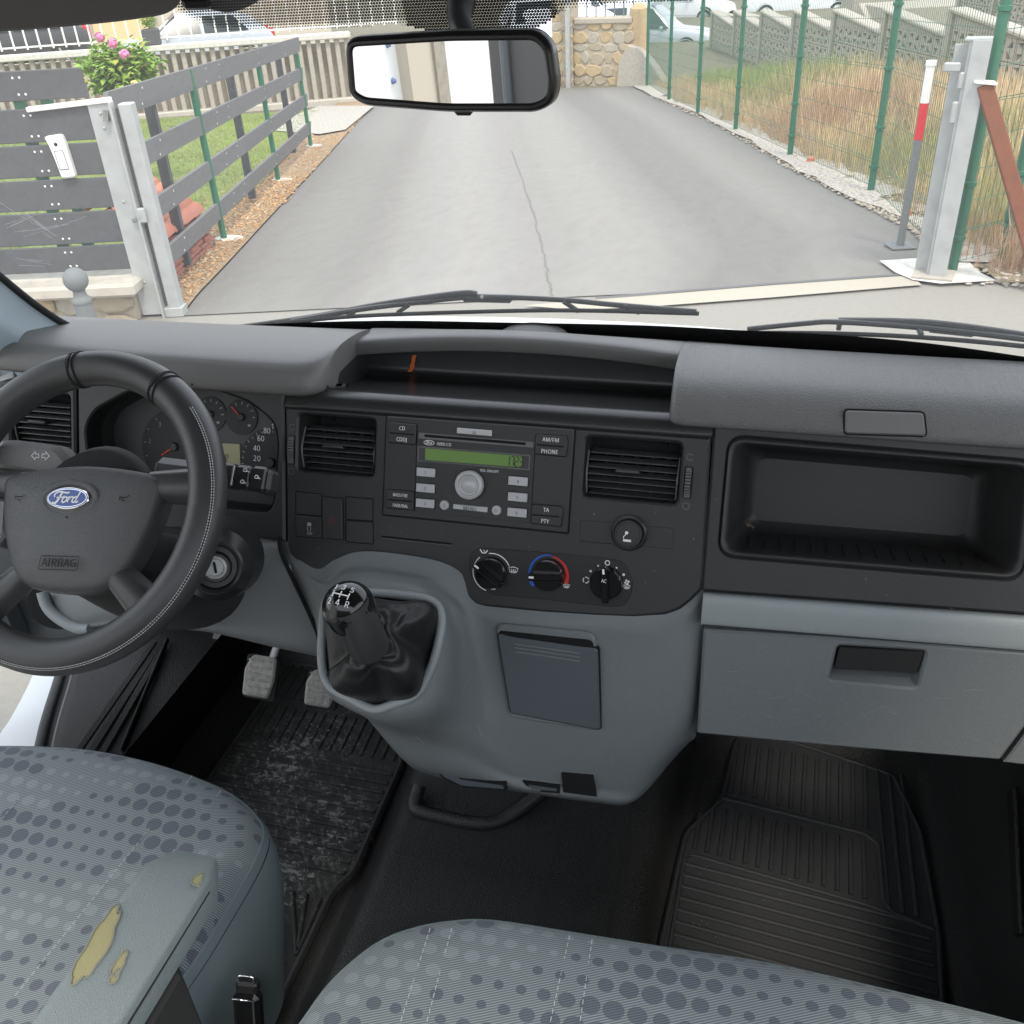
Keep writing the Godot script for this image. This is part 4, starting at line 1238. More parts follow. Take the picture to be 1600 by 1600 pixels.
func build_bin(dash: Node3D) -> void:
	var hole := rounded([Vector2(0.2865, 0.0665), Vector2(0.2865, -0.0665), Vector2(0.593, -0.061), Vector2(0.593, 0.0625)], 0.018, 8)
	var out := PackedVector2Array([Vector2(0.2683, 0.084), Vector2(0.2705, -0.1095), Vector2(0.68, -0.0935), Vector2(0.68, 0.084)])
	var fr := part(dash, "shelf_surround", Shape.new().plate(out, -0.03, 0.0, face, 0.003, [hole]), M.panel_black)
	var lip := Shape.new()
	var loops := [[0.0, 0.0, 0.0], [0.0, 0.002, 0.002], [0.0012, 0.0045, 0.0025], [0.006, 0.006, 0.0], [0.008, 0.0075, -0.01], [0.02, 0.014, -0.085], [0.024, 0.018, -0.1], [0.034, 0.028, -0.106]]
	var rows := []
	for l: Array in loops:
		var row := []
		for p in Shape.ccw(hole):
			var q := Vector2(p.x, p.y)
			var c := Vector2(0.44, 0.0)
			var d := q - c
			q = c + Vector2(d.x * (1.0 - l[0] / 0.15), d.y * (1.0 - l[1] / 0.065))
			row.append(face * Vector3(q.x, q.y, l[2]))
		rows.append(row)
	var bin := Shape.new().grid(rows, true)
	var back := PackedVector2Array()
	for p in Shape.ccw(hole):
		back.append(Vector2(0.44 + (p.x - 0.44) * (1.0 - 0.034 / 0.15), p.y * (1.0 - 0.028 / 0.065)))
	bin.flat(back, -0.106, face)
	var tray := part(fr, "open_shelf", bin, M.panel_black)
	var ribs := Shape.new()
	for i in 16:
		var u := 0.318 + i * 0.0172
		var v0 := -0.0665 + 0.0055 * (u - 0.2865) / 0.3065
		bar(ribs, face * Vector3(u, v0 * 0.876 + 0.0004, -0.014), face * Vector3(u + 0.002, v0 * 0.806 + 0.0004, -0.07), 0.0018, 0.0018)
	part(fr, "shelf_ribs", ribs, M.gap)
	# a tan stain in the lower left corner of the shelf
	var st := Shape.new()
	for i in 40:
		var p := Vector2(0.3105 + absf(rng.randfn()) * 0.006, -0.049 + absf(rng.randfn()) * 0.0035)
		var w := rng.randf_range(0.0004, 0.0012)
		st.flat(ellipse(p, w * 1.6, w, 6), -0.0985 + rng.randf() * 0.0005, face)
	part(fr, "tan_stain", st, M.stain_tan).set_meta("kind", "stuff")
	# rounded ledge and the glove box under it
	var ledge := []
	for i in 13:
		var u := 0.2735 + 0.41 * i / 12.0
		var dip := 0.016 * (u - 0.2735) / 0.41
		var f := func(a: float, b: float): return face * Vector3(u, a + dip, b)
		ledge.append(spline([f.call(-0.111, -0.01), f.call(-0.1115, 0.001), f.call(-0.114, 0.006), f.call(-0.122, 0.0075), f.call(-0.134, 0.0065), f.call(-0.1445, 0.0045), f.call(-0.1475, 0.001), f.call(-0.1485, -0.012)], 3))
	part(dash, "glove_box_ledge", Shape.new().grid(ledge), M.grey_light)
	var cf := Transform3D(Basis(Vector3(1, 0, 0), Vector3(0, 0.9781, -0.2079), Vector3(0, 0.2079, 0.9781)), Vector3(0, 0.6839, -0.8494))
	var inv := cf.affine_inverse()
	var pts := []
	for p: Vector3 in [Vector3(0.2797, 0.677, -0.852), Vector3(0.4186, 0.6855, -0.8538), Vector3(0.6335, 0.6966, -0.8562), Vector3(0.6421, 0.6508, -0.8464), Vector3(0.6095, 0.5636, -0.8279), Vector3(0.4555, 0.5519, -0.8254), Vector3(0.2825, 0.5416, -0.8232)]:
		var q := inv * p
		pts.append(Vector2(q.x, q.y))
	var recess := []
	for p: Vector3 in [Vector3(0.4256, 0.6772, -0.852), Vector3(0.5156, 0.6829, -0.8533), Vector3(0.5124, 0.6384, -0.8438), Vector3(0.422, 0.6341, -0.8429)]:
		var q := inv * p
		recess.append(Vector2(q.x, q.y))
	var rec := rounded(recess, 0.005)
	var lidp := part(dash, "glove_box_door", Shape.new().plate(rounded(pts, 0.003), -0.03, -0.004, cf, 0.003, [rec]), M.grey_plastic)
	var cup := Shape.new()
	var inner := PackedVector2Array()
	for p in Shape.ccw(rec):
		inner.append(p + Vector2(0.0, 0.004))
	cup.wall(Shape.ccw(rec), -0.006, Shape.inset(inner, 0.004), -0.03, cf, true)
	cup.flat(Shape.inset(inner, 0.003), -0.03, cf)
	part(lidp, "handle_recess", cup, M.grey_plastic)
	var hp := []
	for p: Vector3 in [Vector3(0.4274, 0.6745, -0.8535), Vector3(0.5148, 0.6806, -0.8548), Vector3(0.511, 0.6539, -0.8491), Vector3(0.4253, 0.6467, -0.8476)]:
		var q := inv * p
		hp.append(Vector2(q.x, q.y))
	part(lidp, "door_handle", Shape.new().plate(rounded(hp, 0.003), -0.02, -0.0065, cf, 0.001), M.black_smooth)
	var under := Shape.new()
	under.quad(Vector3(0.2817, 0.5198, -0.8452), Vector3(0.6175, 0.5424, -0.85), Vector3(0.7004, 0.3219, -1.0791), Vector3(0.2741, 0.2932, -1.073))
	part(dash, "underside", under, M.black_matt)
	var side := []
	for p: Vector3 in [Vector3(0.6479, 0.6432, -0.8509), Vector3(0.6149, 0.5569, -0.8326), Vector3(0.6354, 0.5574, -0.8327), Vector3(0.6723, 0.5641, -0.8341)]:
		var q := inv * p
		side.append(Vector2(q.x, q.y))
	part(dash, "side_trim", Shape.new().plate(PackedVector2Array(side), -0.05, -0.01, cf, 0.002), M.grey_plastic)


func build_console() -> void:
	var con := thing("lower_console", "grey moulded console under the radio that carries the gear lever and an ashtray flap", "console", Vector3(0.05, 0.45, -0.85))
	# moulded face, given as rows from the dark panel down to the floor
	var net := [
		[Vector3(-0.2635, 0.7176, -0.8872), Vector3(-0.2397, 0.7203, -0.8694), Vector3(-0.1958, 0.7031, -0.8596), Vector3(-0.1427, 0.7242, -0.8641), Vector3(-0.0755, 0.7265, -0.8646), Vector3(-0.0217, 0.7185, -0.8629), Vector3(0.0295, 0.6875, -0.8563), Vector3(0.154, 0.6906, -0.8569), Vector3(0.2385, 0.6986, -0.8627), Vector3(0.2724, 0.7277, -0.8791)],
		[Vector3(-0.2543, 0.7123, -0.8759), Vector3(-0.2328, 0.7019, -0.8573), Vector3(-0.188, 0.6863, -0.8458), Vector3(-0.1441, 0.7129, -0.8494), Vector3(-0.0674, 0.7134, -0.8495), Vector3(-0.0238, 0.705, -0.8508), Vector3(0.0272, 0.6687, -0.8461), Vector3(0.1556, 0.6762, -0.8477), Vector3(0.245, 0.6867, -0.8541), Vector3(0.2773, 0.7144, -0.8722)],
		[Vector3(-0.2478, 0.7092, -0.867), Vector3(-0.2251, 0.6967, -0.8521), Vector3(-0.1834, 0.6868, -0.8377), Vector3(-0.1343, 0.7182, -0.826), Vector3(-0.0583, 0.7193, -0.8283), Vector3(-0.0217, 0.6958, -0.8417), Vector3(0.028, 0.6616, -0.8416), Vector3(0.158, 0.6672, -0.8428), Vector3(0.2483, 0.6726, -0.85), Vector3(0.2777, 0.6982, -0.8708)],
		[Vector3(-0.2348, 0.6733, -0.8594), Vector3(-0.2086, 0.6642, -0.8421), Vector3(-0.1752, 0.6732, -0.8164), Vector3(-0.1269, 0.7111, -0.802), Vector3(-0.0432, 0.7183, -0.8056), Vector3(-0.0116, 0.6843, -0.827), Vector3(0.0317, 0.6428, -0.8386), Vector3(0.1608, 0.6496, -0.84), Vector3(0.2532, 0.6531, -0.8459), Vector3(0.2795, 0.6528, -0.8632)],
		[Vector3(-0.2199, 0.6352, -0.8513), Vector3(-0.1992, 0.6292, -0.8296), Vector3(-0.1726, 0.6403, -0.789), Vector3(-0.1213, 0.6739, -0.7757), Vector3(-0.0204, 0.6887, -0.7829), Vector3(0.0003, 0.647, -0.815), Vector3(0.0362, 0.5998, -0.8305), Vector3(0.1633, 0.6071, -0.83), Vector3(0.2577, 0.6084, -0.8364), Vector3(0.2801, 0.5985, -0.8578)],
		[Vector3(-0.2111, 0.5854, -0.8489), Vector3(-0.1914, 0.5986, -0.8108), Vector3(-0.17, 0.6154, -0.7684), Vector3(-0.1196, 0.6263, -0.7451), Vector3(-0.0174, 0.652, -0.7588), Vector3(0.0051, 0.6024, -0.8034), Vector3(0.043, 0.5574, -0.8205), Vector3(0.1668, 0.5663, -0.8193), Vector3(0.2576, 0.5659, -0.8274), Vector3(0.2806, 0.5403, -0.8536)],
		[Vector3(-0.2138, 0.5354, -0.8485), Vector3(-0.1887, 0.5628, -0.8032), Vector3(-0.1641, 0.594, -0.7587), Vector3(-0.1086, 0.602, -0.7297), Vector3(-0.0211, 0.618, -0.7413), Vector3(0.0069, 0.5649, -0.7934), Vector3(0.0502, 0.5242, -0.8113), Vector3(0.1697, 0.5316, -0.8119), Vector3(0.252, 0.5337, -0.8215), Vector3(0.28, 0.5042, -0.8572)],
		[Vector3(-0.2007, 0.5086, -0.8428), Vector3(-0.1759, 0.5408, -0.7985), Vector3(-0.1483, 0.577, -0.753), Vector3(-0.0891, 0.589, -0.727), Vector3(-0.028, 0.5951, -0.7364), Vector3(0.0013, 0.5478, -0.7857), Vector3(0.0536, 0.4927, -0.8046), Vector3(0.1724, 0.4999, -0.8062), Vector3(0.2443, 0.5058, -0.8177), Vector3(0.271, 0.4833, -0.863)],
		[Vector3(-0.1853, 0.4807, -0.8471), Vector3(-0.1633, 0.5102, -0.8125), Vector3(-0.13, 0.5522, -0.7651), Vector3(-0.0837, 0.5666, -0.7386), Vector3(-0.038, 0.5658, -0.7445), Vector3(-0.0039, 0.5308, -0.7821), Vector3(0.0571, 0.47, -0.7998), Vector3(0.173, 0.4754, -0.803), Vector3(0.2332, 0.4777, -0.8137), Vector3(0.2584, 0.4599, -0.8631)],
		[Vector3(-0.1746, 0.4626, -0.8534), Vector3(-0.1469, 0.4895, -0.8183), Vector3(-0.1186, 0.5019, -0.7923), Vector3(-0.0831, 0.5048, -0.7806), Vector3(-0.0447, 0.5056, -0.7767), Vector3(-0.0014, 0.4874, -0.7872), Vector3(0.0612, 0.4481, -0.7962), Vector3(0.1737, 0.4487, -0.7994), Vector3(0.2228, 0.4462, -0.8091), Vector3(0.2451, 0.4385, -0.8586)],
		[Vector3(-0.1584, 0.4319, -0.8572), Vector3(-0.1202, 0.4519, -0.8144), Vector3(-0.0943, 0.444, -0.7984), Vector3(-0.0725, 0.4386, -0.7911), Vector3(-0.0358, 0.4373, -0.7867), Vector3(0.0027, 0.433, -0.7879), Vector3(0.0667, 0.4253, -0.7934), Vector3(0.1684, 0.4241, -0.7972), Vector3(0.2075, 0.4206, -0.8077), Vector3(0.2317, 0.4148, -0.8535)],
		[Vector3(-0.1718, 0.3915, -0.8894), Vector3(-0.1397, 0.3822, -0.867), Vector3(-0.1161, 0.3632, -0.863), Vector3(-0.097, 0.3519, -0.8606), Vector3(-0.0586, 0.3484, -0.8599), Vector3(-0.0207, 0.3471, -0.8596), Vector3(0.0464, 0.3473, -0.8596), Vector3(0.1527, 0.3534, -0.8609), Vector3(0.1961, 0.3619, -0.8627), Vector3(0.225, 0.3815, -0.8873)]]
	var mid := Vector3.ZERO
	for p: Vector3 in boot_ring():
		mid += p / 56.0
	var lid := frame_at(mid, Vector3(0.02, 0.62, 0.78)).affine_inverse()
	var ring := PackedVector2Array()
	for p: Vector3 in boot_ring():
		var q := lid * p
		ring.append(Vector2(q.x, q.y))
	ring = Shape.inset(Shape.ccw(ring), 0.002)
	part(con, "console_body", Shape.new().grid(patch(net, 8, 7), false, true, ring, lid), M.grey_plastic)
	# trim below the column, left of the seam
	var net2 := [
		[Vector3(-0.6596, 0.5994, -0.8825), Vector3(-0.5603, 0.6475, -0.8723), Vector3(-0.455, 0.6927, -0.8717), Vector3(-0.3562, 0.7138, -0.8762), Vector3(-0.2884, 0.7214, -0.8737), Vector3(-0.2529, 0.7223, -0.8698)],
		[Vector3(-0.6158, 0.6058, -0.843), Vector3(-0.5429, 0.6375, -0.8436), Vector3(-0.4437, 0.679, -0.8483), Vector3(-0.3422, 0.7028, -0.8473), Vector3(-0.2782, 0.7141, -0.8599), Vector3(-0.2454, 0.7188, -0.8588)],
		[Vector3(-0.5983, 0.5905, -0.8295), Vector3(-0.5238, 0.6302, -0.8277), Vector3(-0.4271, 0.655, -0.8269), Vector3(-0.3299, 0.6604, -0.8239), Vector3(-0.2632, 0.6943, -0.8455), Vector3(-0.235, 0.6852, -0.8496)],
		[Vector3(-0.5778, 0.5832, -0.8239), Vector3(-0.5074, 0.6128, -0.8179), Vector3(-0.4186, 0.6296, -0.8174), Vector3(-0.3315, 0.6366, -0.8168), Vector3(-0.259, 0.6613, -0.8364), Vector3(-0.2228, 0.6504, -0.8443)],
		[Vector3(-0.5687, 0.5734, -0.8238), Vector3(-0.4975, 0.5992, -0.8191), Vector3(-0.4141, 0.6077, -0.8189), Vector3(-0.3355, 0.613, -0.822), Vector3(-0.2652, 0.6177, -0.8312), Vector3(-0.212, 0.6178, -0.8415)],
		[Vector3(-0.5676, 0.5628, -0.8287), Vector3(-0.4953, 0.5864, -0.8246), Vector3(-0.417, 0.5911, -0.8256), Vector3(-0.3534, 0.5917, -0.8277), Vector3(-0.2777, 0.5802, -0.8314), Vector3(-0.2096, 0.5677, -0.839)],
		[Vector3(-0.635, 0.5016, -0.8924), Vector3(-0.5652, 0.5192, -0.8962), Vector3(-0.4799, 0.5264, -0.8977), Vector3(-0.4091, 0.5298, -0.8984), Vector3(-0.3231, 0.5235, -0.8971), Vector3(-0.2393, 0.5173, -0.8957)]]
	part(con, "knee_trim", Shape.new().grid(patch(net2, 5, 4), false, true), M.grey_plastic)
	part(con, "trim_seam", Shape.new().tube(spline([Vector3(-0.2454, 0.7369, -0.8606), Vector3(-0.2455, 0.7166, -0.8563), Vector3(-0.2317, 0.6812, -0.8488), Vector3(-0.2154, 0.642, -0.8405), Vector3(-0.1984, 0.5993, -0.8304)], 4), 0.0028, 8), M.gap)
	part(con, "trim_corner", Shape.new().tube(spline([Vector3(-0.6204, 0.6166, -0.8351), Vector3(-0.6126, 0.5981, -0.827), Vector3(-0.5949, 0.5843, -0.8221), Vector3(-0.5697, 0.5741, -0.8199), Vector3(-0.5485, 0.5736, -0.8218)], 4), 0.008, 10), M.grey_light)
	part(con, "corner_pocket", Shape.new().flat(ellipse(Vector2.ZERO, 0.05, 0.035), 0.0, frame_at(Vector3(-0.6151, 0.5847, -0.8487), Vector3(0.1, 0.5, 0.85))), M.gap)
	# ashtray flap
	var cf := Transform3D(Basis(Vector3(1, 0, 0), Vector3(0, 0.9781, -0.2079), Vector3(0, 0.2079, 0.9781)), Vector3(0, 0.6839, -0.8494))
	var inv := cf.affine_inverse()
	var to2 := func(p: Vector3): return Vector2((inv * p).x, (inv * p).y)
	var rim := rounded([to2.call(Vector3(0.035, 0.6601, -0.8361)), to2.call(Vector3(0.1576, 0.6641, -0.837)), to2.call(Vector3(0.1717, 0.5345, -0.8094)), to2.call(Vector3(0.0521, 0.535, -0.8095))], 0.014, 6)
	var lipp := Shape.new()
	lipp.plate(rim, -0.01, 0.0078, cf, 0.0025)
	part(con, "flap_rim", lipp, M.grey_plastic)
	var notch := rounded([to2.call(Vector3(0.0406, 0.6525, -0.8345)), to2.call(Vector3(0.1541, 0.6554, -0.8351)), to2.call(Vector3(0.1583, 0.6428, -0.8325)), to2.call(Vector3(0.0422, 0.64, -0.8319))], 0.005)
	part(con, "flap_gap", Shape.new().plate(notch, 0.0, 0.0084, cf), M.gap)
	var flap := rounded([to2.call(Vector3(0.0395, 0.6495, -0.8318)), to2.call(Vector3(0.0578, 0.647, -0.8313)), to2.call(Vector3(0.1403, 0.6458, -0.8311)), to2.call(Vector3(0.1616, 0.6464, -0.8312)), to2.call(Vector3(0.1688, 0.5392, -0.8084)), to2.call(Vector3(0.0559, 0.5444, -0.8095))], 0.005, 6)
	part(con, "flap_shadow_gap", Shape.new().plate(Shape.inset(Shape.ccw(flap), -0.0013), 0.0, 0.0085, cf), M.gap)
	var fl := part(con, "ashtray_flap", Shape.new().plate(flap, 0.0, 0.0112, cf, 0.0018), M.flap_grey)
	for i in 3:
		var a: Vector3 = [Vector3(0.0607, 0.6402, -0.828), Vector3(0.0615, 0.6353, -0.827), Vector3(0.0624, 0.6303, -0.8259)][i]
		var b: Vector3 = [Vector3(0.1409, 0.6389, -0.8278), Vector3(0.141, 0.634, -0.8267), Vector3(0.1412, 0.629, -0.8256)][i]
		part(fl, "grip_line", bar(Shape.new(), a, b, 0.0022, 0.0012, 0.0004), M.grey_plastic)
	# openings along the lower edge
	for q: Array in [[[Vector3(-0.0531, 0.4588, -0.7872), Vector3(-0.0218, 0.4597, -0.7874), Vector3(-0.0072, 0.4434, -0.786), Vector3(0.0512, 0.4441, -0.7913), Vector3(0.053, 0.433, -0.7889), Vector3(-0.0074, 0.428, -0.7827), Vector3(-0.0327, 0.4376, -0.7827)], "foot_outlet", 0.012], [[Vector3(0.0712, 0.4451, -0.7925), Vector3(0.1194, 0.4466, -0.7928), Vector3(0.1205, 0.4364, -0.7906), Vector3(0.0831, 0.4331, -0.7899)], "foot_outlet", 0.012], [[Vector3(0.1215, 0.4657, -0.7969), Vector3(0.1611, 0.4694, -0.7976), Vector3(0.167, 0.4407, -0.7916), Vector3(0.1246, 0.4391, -0.7912)], "foot_duct", 0.0]]:
		var p := PackedVector2Array()
		var depth := 0.0
		for w: Vector3 in q[0]:
			p.append(to2.call(w))
			depth = maxf(depth, (inv * w).z)
		var o := part(con, q[1], Shape.new().plate(p, depth - 0.03, depth, cf), M.gap)
		if q[2] > 0.0:
			part(o, "outlet_floor", Shape.new().plate(Shape.inset(Shape.ccw(p), 0.0035), depth - 0.03, depth + 0.0008, cf), M.flap_grey)
	build_gear(con)


func boot_ring() -> Array:
	return spline([Vector3(-0.1626, 0.6931, -0.8053), Vector3(-0.1169, 0.7133, -0.7984), Vector3(-0.0615, 0.7155, -0.8009), Vector3(-0.0247, 0.7134, -0.7984), Vector3(-0.0108, 0.702, -0.7857), Vector3(-0.0113, 0.6757, -0.7659), Vector3(-0.0194, 0.648, -0.7497), Vector3(-0.0331, 0.6241, -0.7375), Vector3(-0.0593, 0.6115, -0.7297), Vector3(-0.0839, 0.6032, -0.7249), Vector3(-0.1163, 0.6093, -0.7313), Vector3(-0.1462, 0.6106, -0.7438), Vector3(-0.1627, 0.6234, -0.7629), Vector3(-0.1679, 0.6537, -0.7857)], 4, true)


func build_gear(con: Node3D) -> void:
	var gl := thing("gear_lever", "gear lever with a glossy black knob and a creased leather boot", "gear lever", Vector3(-0.0862, 0.6488, -0.7601))
	var ring := boot_ring()
	part(con, "boot_rim", Shape.new().tube(ring, 0.0055, 8, true), M.grey_light)
	var mid := Vector3.ZERO
	for p: Vector3 in ring:
		mid += p / ring.size()
	var collar: Vector3 = Vector3(-0.0708, 0.7226, -0.7124)
	var up := (collar - mid).normalized()
	var rows := []
	var m := ring.size()
	for i in 29:
		var t := float(i) / 28.0
		var row := []
		for k in m:
			var p: Vector3 = ring[k]
			var a := TAU * k / m
			var e: Vector3 = mid + (p - mid) * 0.985
			var goal: Vector3 = collar + (p - mid).normalized() * 0.019
			# a loose bag: it sinks behind the rim, swells, then gathers at the collar
			var q := e.lerp(goal, smoothstep(0.0, 1.0, t) * 0.55 + t * 0.45)
			var sag := sin(t * PI)
			var fold := sin(a * 2.0 + 0.9) * 0.5 + sin(a * 5.0 - t * 4.0 + 0.4) * 0.42 + sin(a * 9.0 + t * 6.0) * 0.22
			q += up * (sag * (0.006 + 0.011 * fold) - 0.016 * exp(-pow((t - 0.16) / 0.1, 2.0)))
			q += (p - mid).normalized() * sag * (0.008 + 0.009 * sin(a * 4.0 + 1.0 + t * 2.5))
			q += up * 0.0035 * sin(t * 34.0 + sin(a * 3.0) * 1.6) * smoothstep(0.5, 0.85, t)
			row.append(q)
		rows.append(row)
	part(gl, "leather_boot", Shape.new().grid(rows, true), M.boot_leather)
	part(gl, "boot_seam", Shape.new().tube(spline([rows[2][46 % m], rows[10][46 % m], rows[18][45 % m], rows[26][44 % m]], 4).map(func(p): return p + up * 0.0006), 0.0009, 5), M.black_matt)
	var knob: Vector3 = Vector3(-0.047, 0.8198, -0.6439)
	var stem: Vector3 = Vector3(-0.0404, 0.7679, -0.6553)
	var ax := (knob - stem).normalized()
	var xf := frame_at(stem, ax)
	var l := knob.distance_to(stem)
	part(gl, "lever_collar", Shape.new().lathe([Vector2(0.019, -0.012), Vector2(0.021, 0.0), Vector2(0.0205, l * 0.35), Vector2(0.0225, l * 0.6), Vector2(0.0235, l * 0.72)], xf, 28), M.leather)
	var dome := [Vector2(0.0236, l * 0.70), Vector2(0.0248, l * 0.8)]
	for k in 12:
		var t := PI / 2 * k / 11.0
		dome.append(Vector2(cos(t) * 0.0255, l + sin(t) * 0.0245))
	part(gl, "gear_knob", Shape.new().lathe(dome, xf, 40), M.black_gloss)
	# leather grip on the right flank of the knob
	var side := []
	for i in 10:
		var row := []
		var t := float(i) / 9.0
		for k in 9:
			var a := deg_to_rad(-62.0 + 100.0 * k / 8.0)
			var edge := 1.0 - pow(absf(k - 4.0) / 4.0, 4.0)
			var r := 0.0236 + 0.0038 * edge * sin(clampf(t * 0.9 + 0.06, 0, 1) * PI)
			row.append(xf * Vector3(cos(a) * r, sin(a) * r, lerpf(-0.002, l + 0.012, t)))
		side.append(row)
	part(gl, "knob_side_grip", Shape.new().grid(side), M.leather)
	# gate pattern printed on the dome
	var view := Vector3(0.31, 1.36, 0) - knob
	var front := (ax * 0.62 + view.normalized() * 0.5 + Vector3(-0.12, 0.1, 0)).normalized()
	var rot := frame_at(knob + front * 0.0252, front)
	rot = rot * Transform3D(Basis(Vector3(0, 0, 1), -0.1), Vector3.ZERO)
	var bend := func(p: Vector2) -> float: return sqrt(maxf(0.0, 0.0256 * 0.0256 - p.length_squared())) - 0.0250
	var st := Shape.new()
	stroke(st, [Vector2(-0.0085, 0.0), Vector2(0.0085, 0.0)], 0.0012, 0.0006, rot)
	for x: float in [-0.008, 0.0, 0.008]:
		stroke(st, [Vector2(x, -0.0035), Vector2(x, 0.0035)], 0.0012, bend.call(Vector2(x, 0.003)) + 0.0004, rot)
	part(gl, "gate_lines", st, M.print_white)
	for q: Array in [["1", -0.0085, 0.0075], ["3", 0.0, 0.0080], ["5", 0.0085, 0.0075], ["2", -0.0088, -0.0078], ["4", 0.0, -0.0082], ["R", 0.009, -0.0078]]:
		var at := Vector2(q[1], q[2])
		var tilt := Transform3D(Basis(Vector3(-at.y, at.x, 0).normalized(), at.length() / 0.0255), Vector3(at.x, at.y, bend.call(at) + 0.0003))
		write(gl, q[0], 0.0056, Vector2.ZERO, rot * tilt, 0.0, M.print_white, "gate_number")


func build_radio() -> void:
	var ra := thing("car_radio", "black car radio with a green display and silver buttons in the dashboard centre", "radio", face.origin)
	part(ra, "radio_gap", Shape.new().plate(rr(Vector2(-0.001, 0.0018), 0.2325, 0.1235, 0.002), 0.0, 0.0007, face), M.gap)
	var body := part(ra, "fascia", Shape.new().plate(rr(Vector2(-0.001, 0.0018), 0.229, 0.120, 0.0018), -0.001, 0.0032, face, 0.0012), M.panel_black)
	var z := 0.0032
	# middle block
	part(ra, "middle_block", Shape.new().plate(rounded([Vector2(-0.0751, 0.054), Vector2(0.0689, 0.0534), Vector2(0.0693, -0.0504), Vector2(-0.0743, -0.0501)], 0.001), z - 0.001, z + 0.0006, face, 0.0003), M.panel_black)
	var line := Shape.new()
	for s: Array in [[Vector2(-0.0758, 0.0542), Vector2(-0.0745, -0.0501)], [Vector2(0.0692, 0.0534), Vector2(0.0694, -0.0501)]]:
		stroke(line, s, 0.0006, z + 0.0008, face)
	part(ra, "block_gap", line, M.gap)
	# slot and eject key
	part(ra, "slot_frame", Shape.new().plate(rounded([Vector2(-0.0734, 0.0449), Vector2(0.0673, 0.0441), Vector2(0.0672, 0.0375), Vector2(-0.0734, 0.0376)], 0.001), z, z + 0.0012, face, 0.0005), M.dash_soft)
	part(ra, "disc_slot", Shape.new().plate(rounded([Vector2(-0.0656, 0.0434), Vector2(0.0583, 0.043), Vector2(0.0581, 0.0398), Vector2(-0.0657, 0.0403)], 0.0012), z, z + 0.0017, face), M.gap)
	var ej := part(ra, "eject_button", Shape.new().plate(rounded([Vector2(-0.0255, 0.0541), Vector2(0.0169, 0.0538), Vector2(0.017, 0.0472), Vector2(-0.0255, 0.0475)], 0.0008), z, z + 0.0032, face, 0.0008), M.silver)
	var es := Shape.new()
	var ec: Vector2 = Vector2(-0.0038, 0.0505)
	stroke(es, [ec + Vector2(-0.002, -0.0004), ec + Vector2(0.002, -0.0004), ec + Vector2(0, 0.0018)], 0.0006, z + 0.0034, face, true)
	stroke(es, [ec + Vector2(-0.0022, -0.0018), ec + Vector2(0.0022, -0.0018)], 0.0006, z + 0.0034, face)
	part(ej, "eject_symbol", es, M.print_dark)
	# maker's oval and type
	var ov: Vector2 = Vector2(-0.0598, 0.0339)
	var oval := Shape.new()
	stroke(oval, Array(ellipse(ov, 0.0064, 0.0027, 24)), 0.0007, z + 0.0009, face, true)
	part(ra, "maker_oval", oval, M.print_white)
	script(ra, ov, 0.0092, face, z + 0.0009, M.print_white)
	write(ra, "6000 CD", 0.0034, Vector2(-0.041, 0.0333), face, z + 0.0008, M.print_white)
	# display
	part(ra, "display_frame", Shape.new().plate(rounded([Vector2(-0.074, 0.029), Vector2(0.0643, 0.029), Vector2(0.0645, 0.0108), Vector2(-0.0738, 0.0105)], 0.0014), z, z + 0.0016, face, 0.0008), M.dash_soft)
	part(ra, "display_pit", Shape.new().plate(rounded([Vector2(-0.072, 0.0276), Vector2(0.0632, 0.0277), Vector2(0.0632, 0.0125), Vector2(-0.0719, 0.0119)], 0.001), z, z + 0.0019, face), M.black_smooth)
	var dp := part(ra, "display_screen", Shape.new().plate(rounded([Vector2(-0.0635, 0.027), Vector2(0.0553, 0.0268), Vector2(0.0551, 0.0139), Vector2(-0.0635, 0.0132)], 0.0004), z, z + 0.0022, face), M.screen_green)
	digits(dp, "1723", Vector2(0.0359, 0.0148), 0.0108, face, z + 0.0025, M.print_dark)
	write(ra, "VOL ON/OFF", 0.0029, Vector2(0.0162, 0.0062), face, z + 0.0008, M.print_white)
	# silver keys
	for q: Array in [["1", 388, 488], ["2", 386, 610], ["3", 383, 728], ["4", 1106, 556], ["5", 1102, 680], ["6", 1098, 802]]:
		pass
	var spots := {"1": Vector2(-0.0617, -0.0017), "2": Vector2(-0.0613, -0.0206), "3": Vector2(-0.0609, -0.0389), "4": Vector2(0.0518, -0.0026), "5": Vector2(0.0524, -0.0213), "6": Vector2(0.0528, -0.0395)}
	for k: String in spots:
		var c: Vector2 = spots[k]
		part(ra, "key_gap", Shape.new().plate(rr(c, 0.0248, 0.0118, 0.0006), z, z + 0.0008, face), M.gap)
		var key := part(ra, "preset_key", Shape.new().plate(rr(c, 0.0232, 0.0102, 0.0006), z, z + 0.0034, face, 0.0008), M.silver)
		write(key, k, 0.0034, c + Vector2(0, -0.0004), face, z + 0.0035, M.print_dark, "key_number")
	var kc: Vector2 = Vector2(-0.0062, -0.0118)
	var kx := face * Transform3D(Basis(), Vector3(kc.x, kc.y, z))
	part(ra, "knob_gap", Shape.new().plate(ellipse(kc, 0.0184, 0.0184, 36), z, z + 0.0009, face), M.gap)
	var vk := part(ra, "volume_knob", Shape.new().turned([Vector2(0.0172, 0), Vector2(0.0172, 0.007), Vector2(0.0165, 0.0088), Vector2(0.0135, 0.0098), Vector2(0.0122, 0.0094)], kx, 40), M.silver)
	part(vk, "knob_cap", Shape.new().turned([Vector2(0.0119, 0.0094), Vector2(0.0115, 0.0098), Vector2(0.0095, 0.0094), Vector2(0.0092, 0.0088)], kx, 36), M.silver)
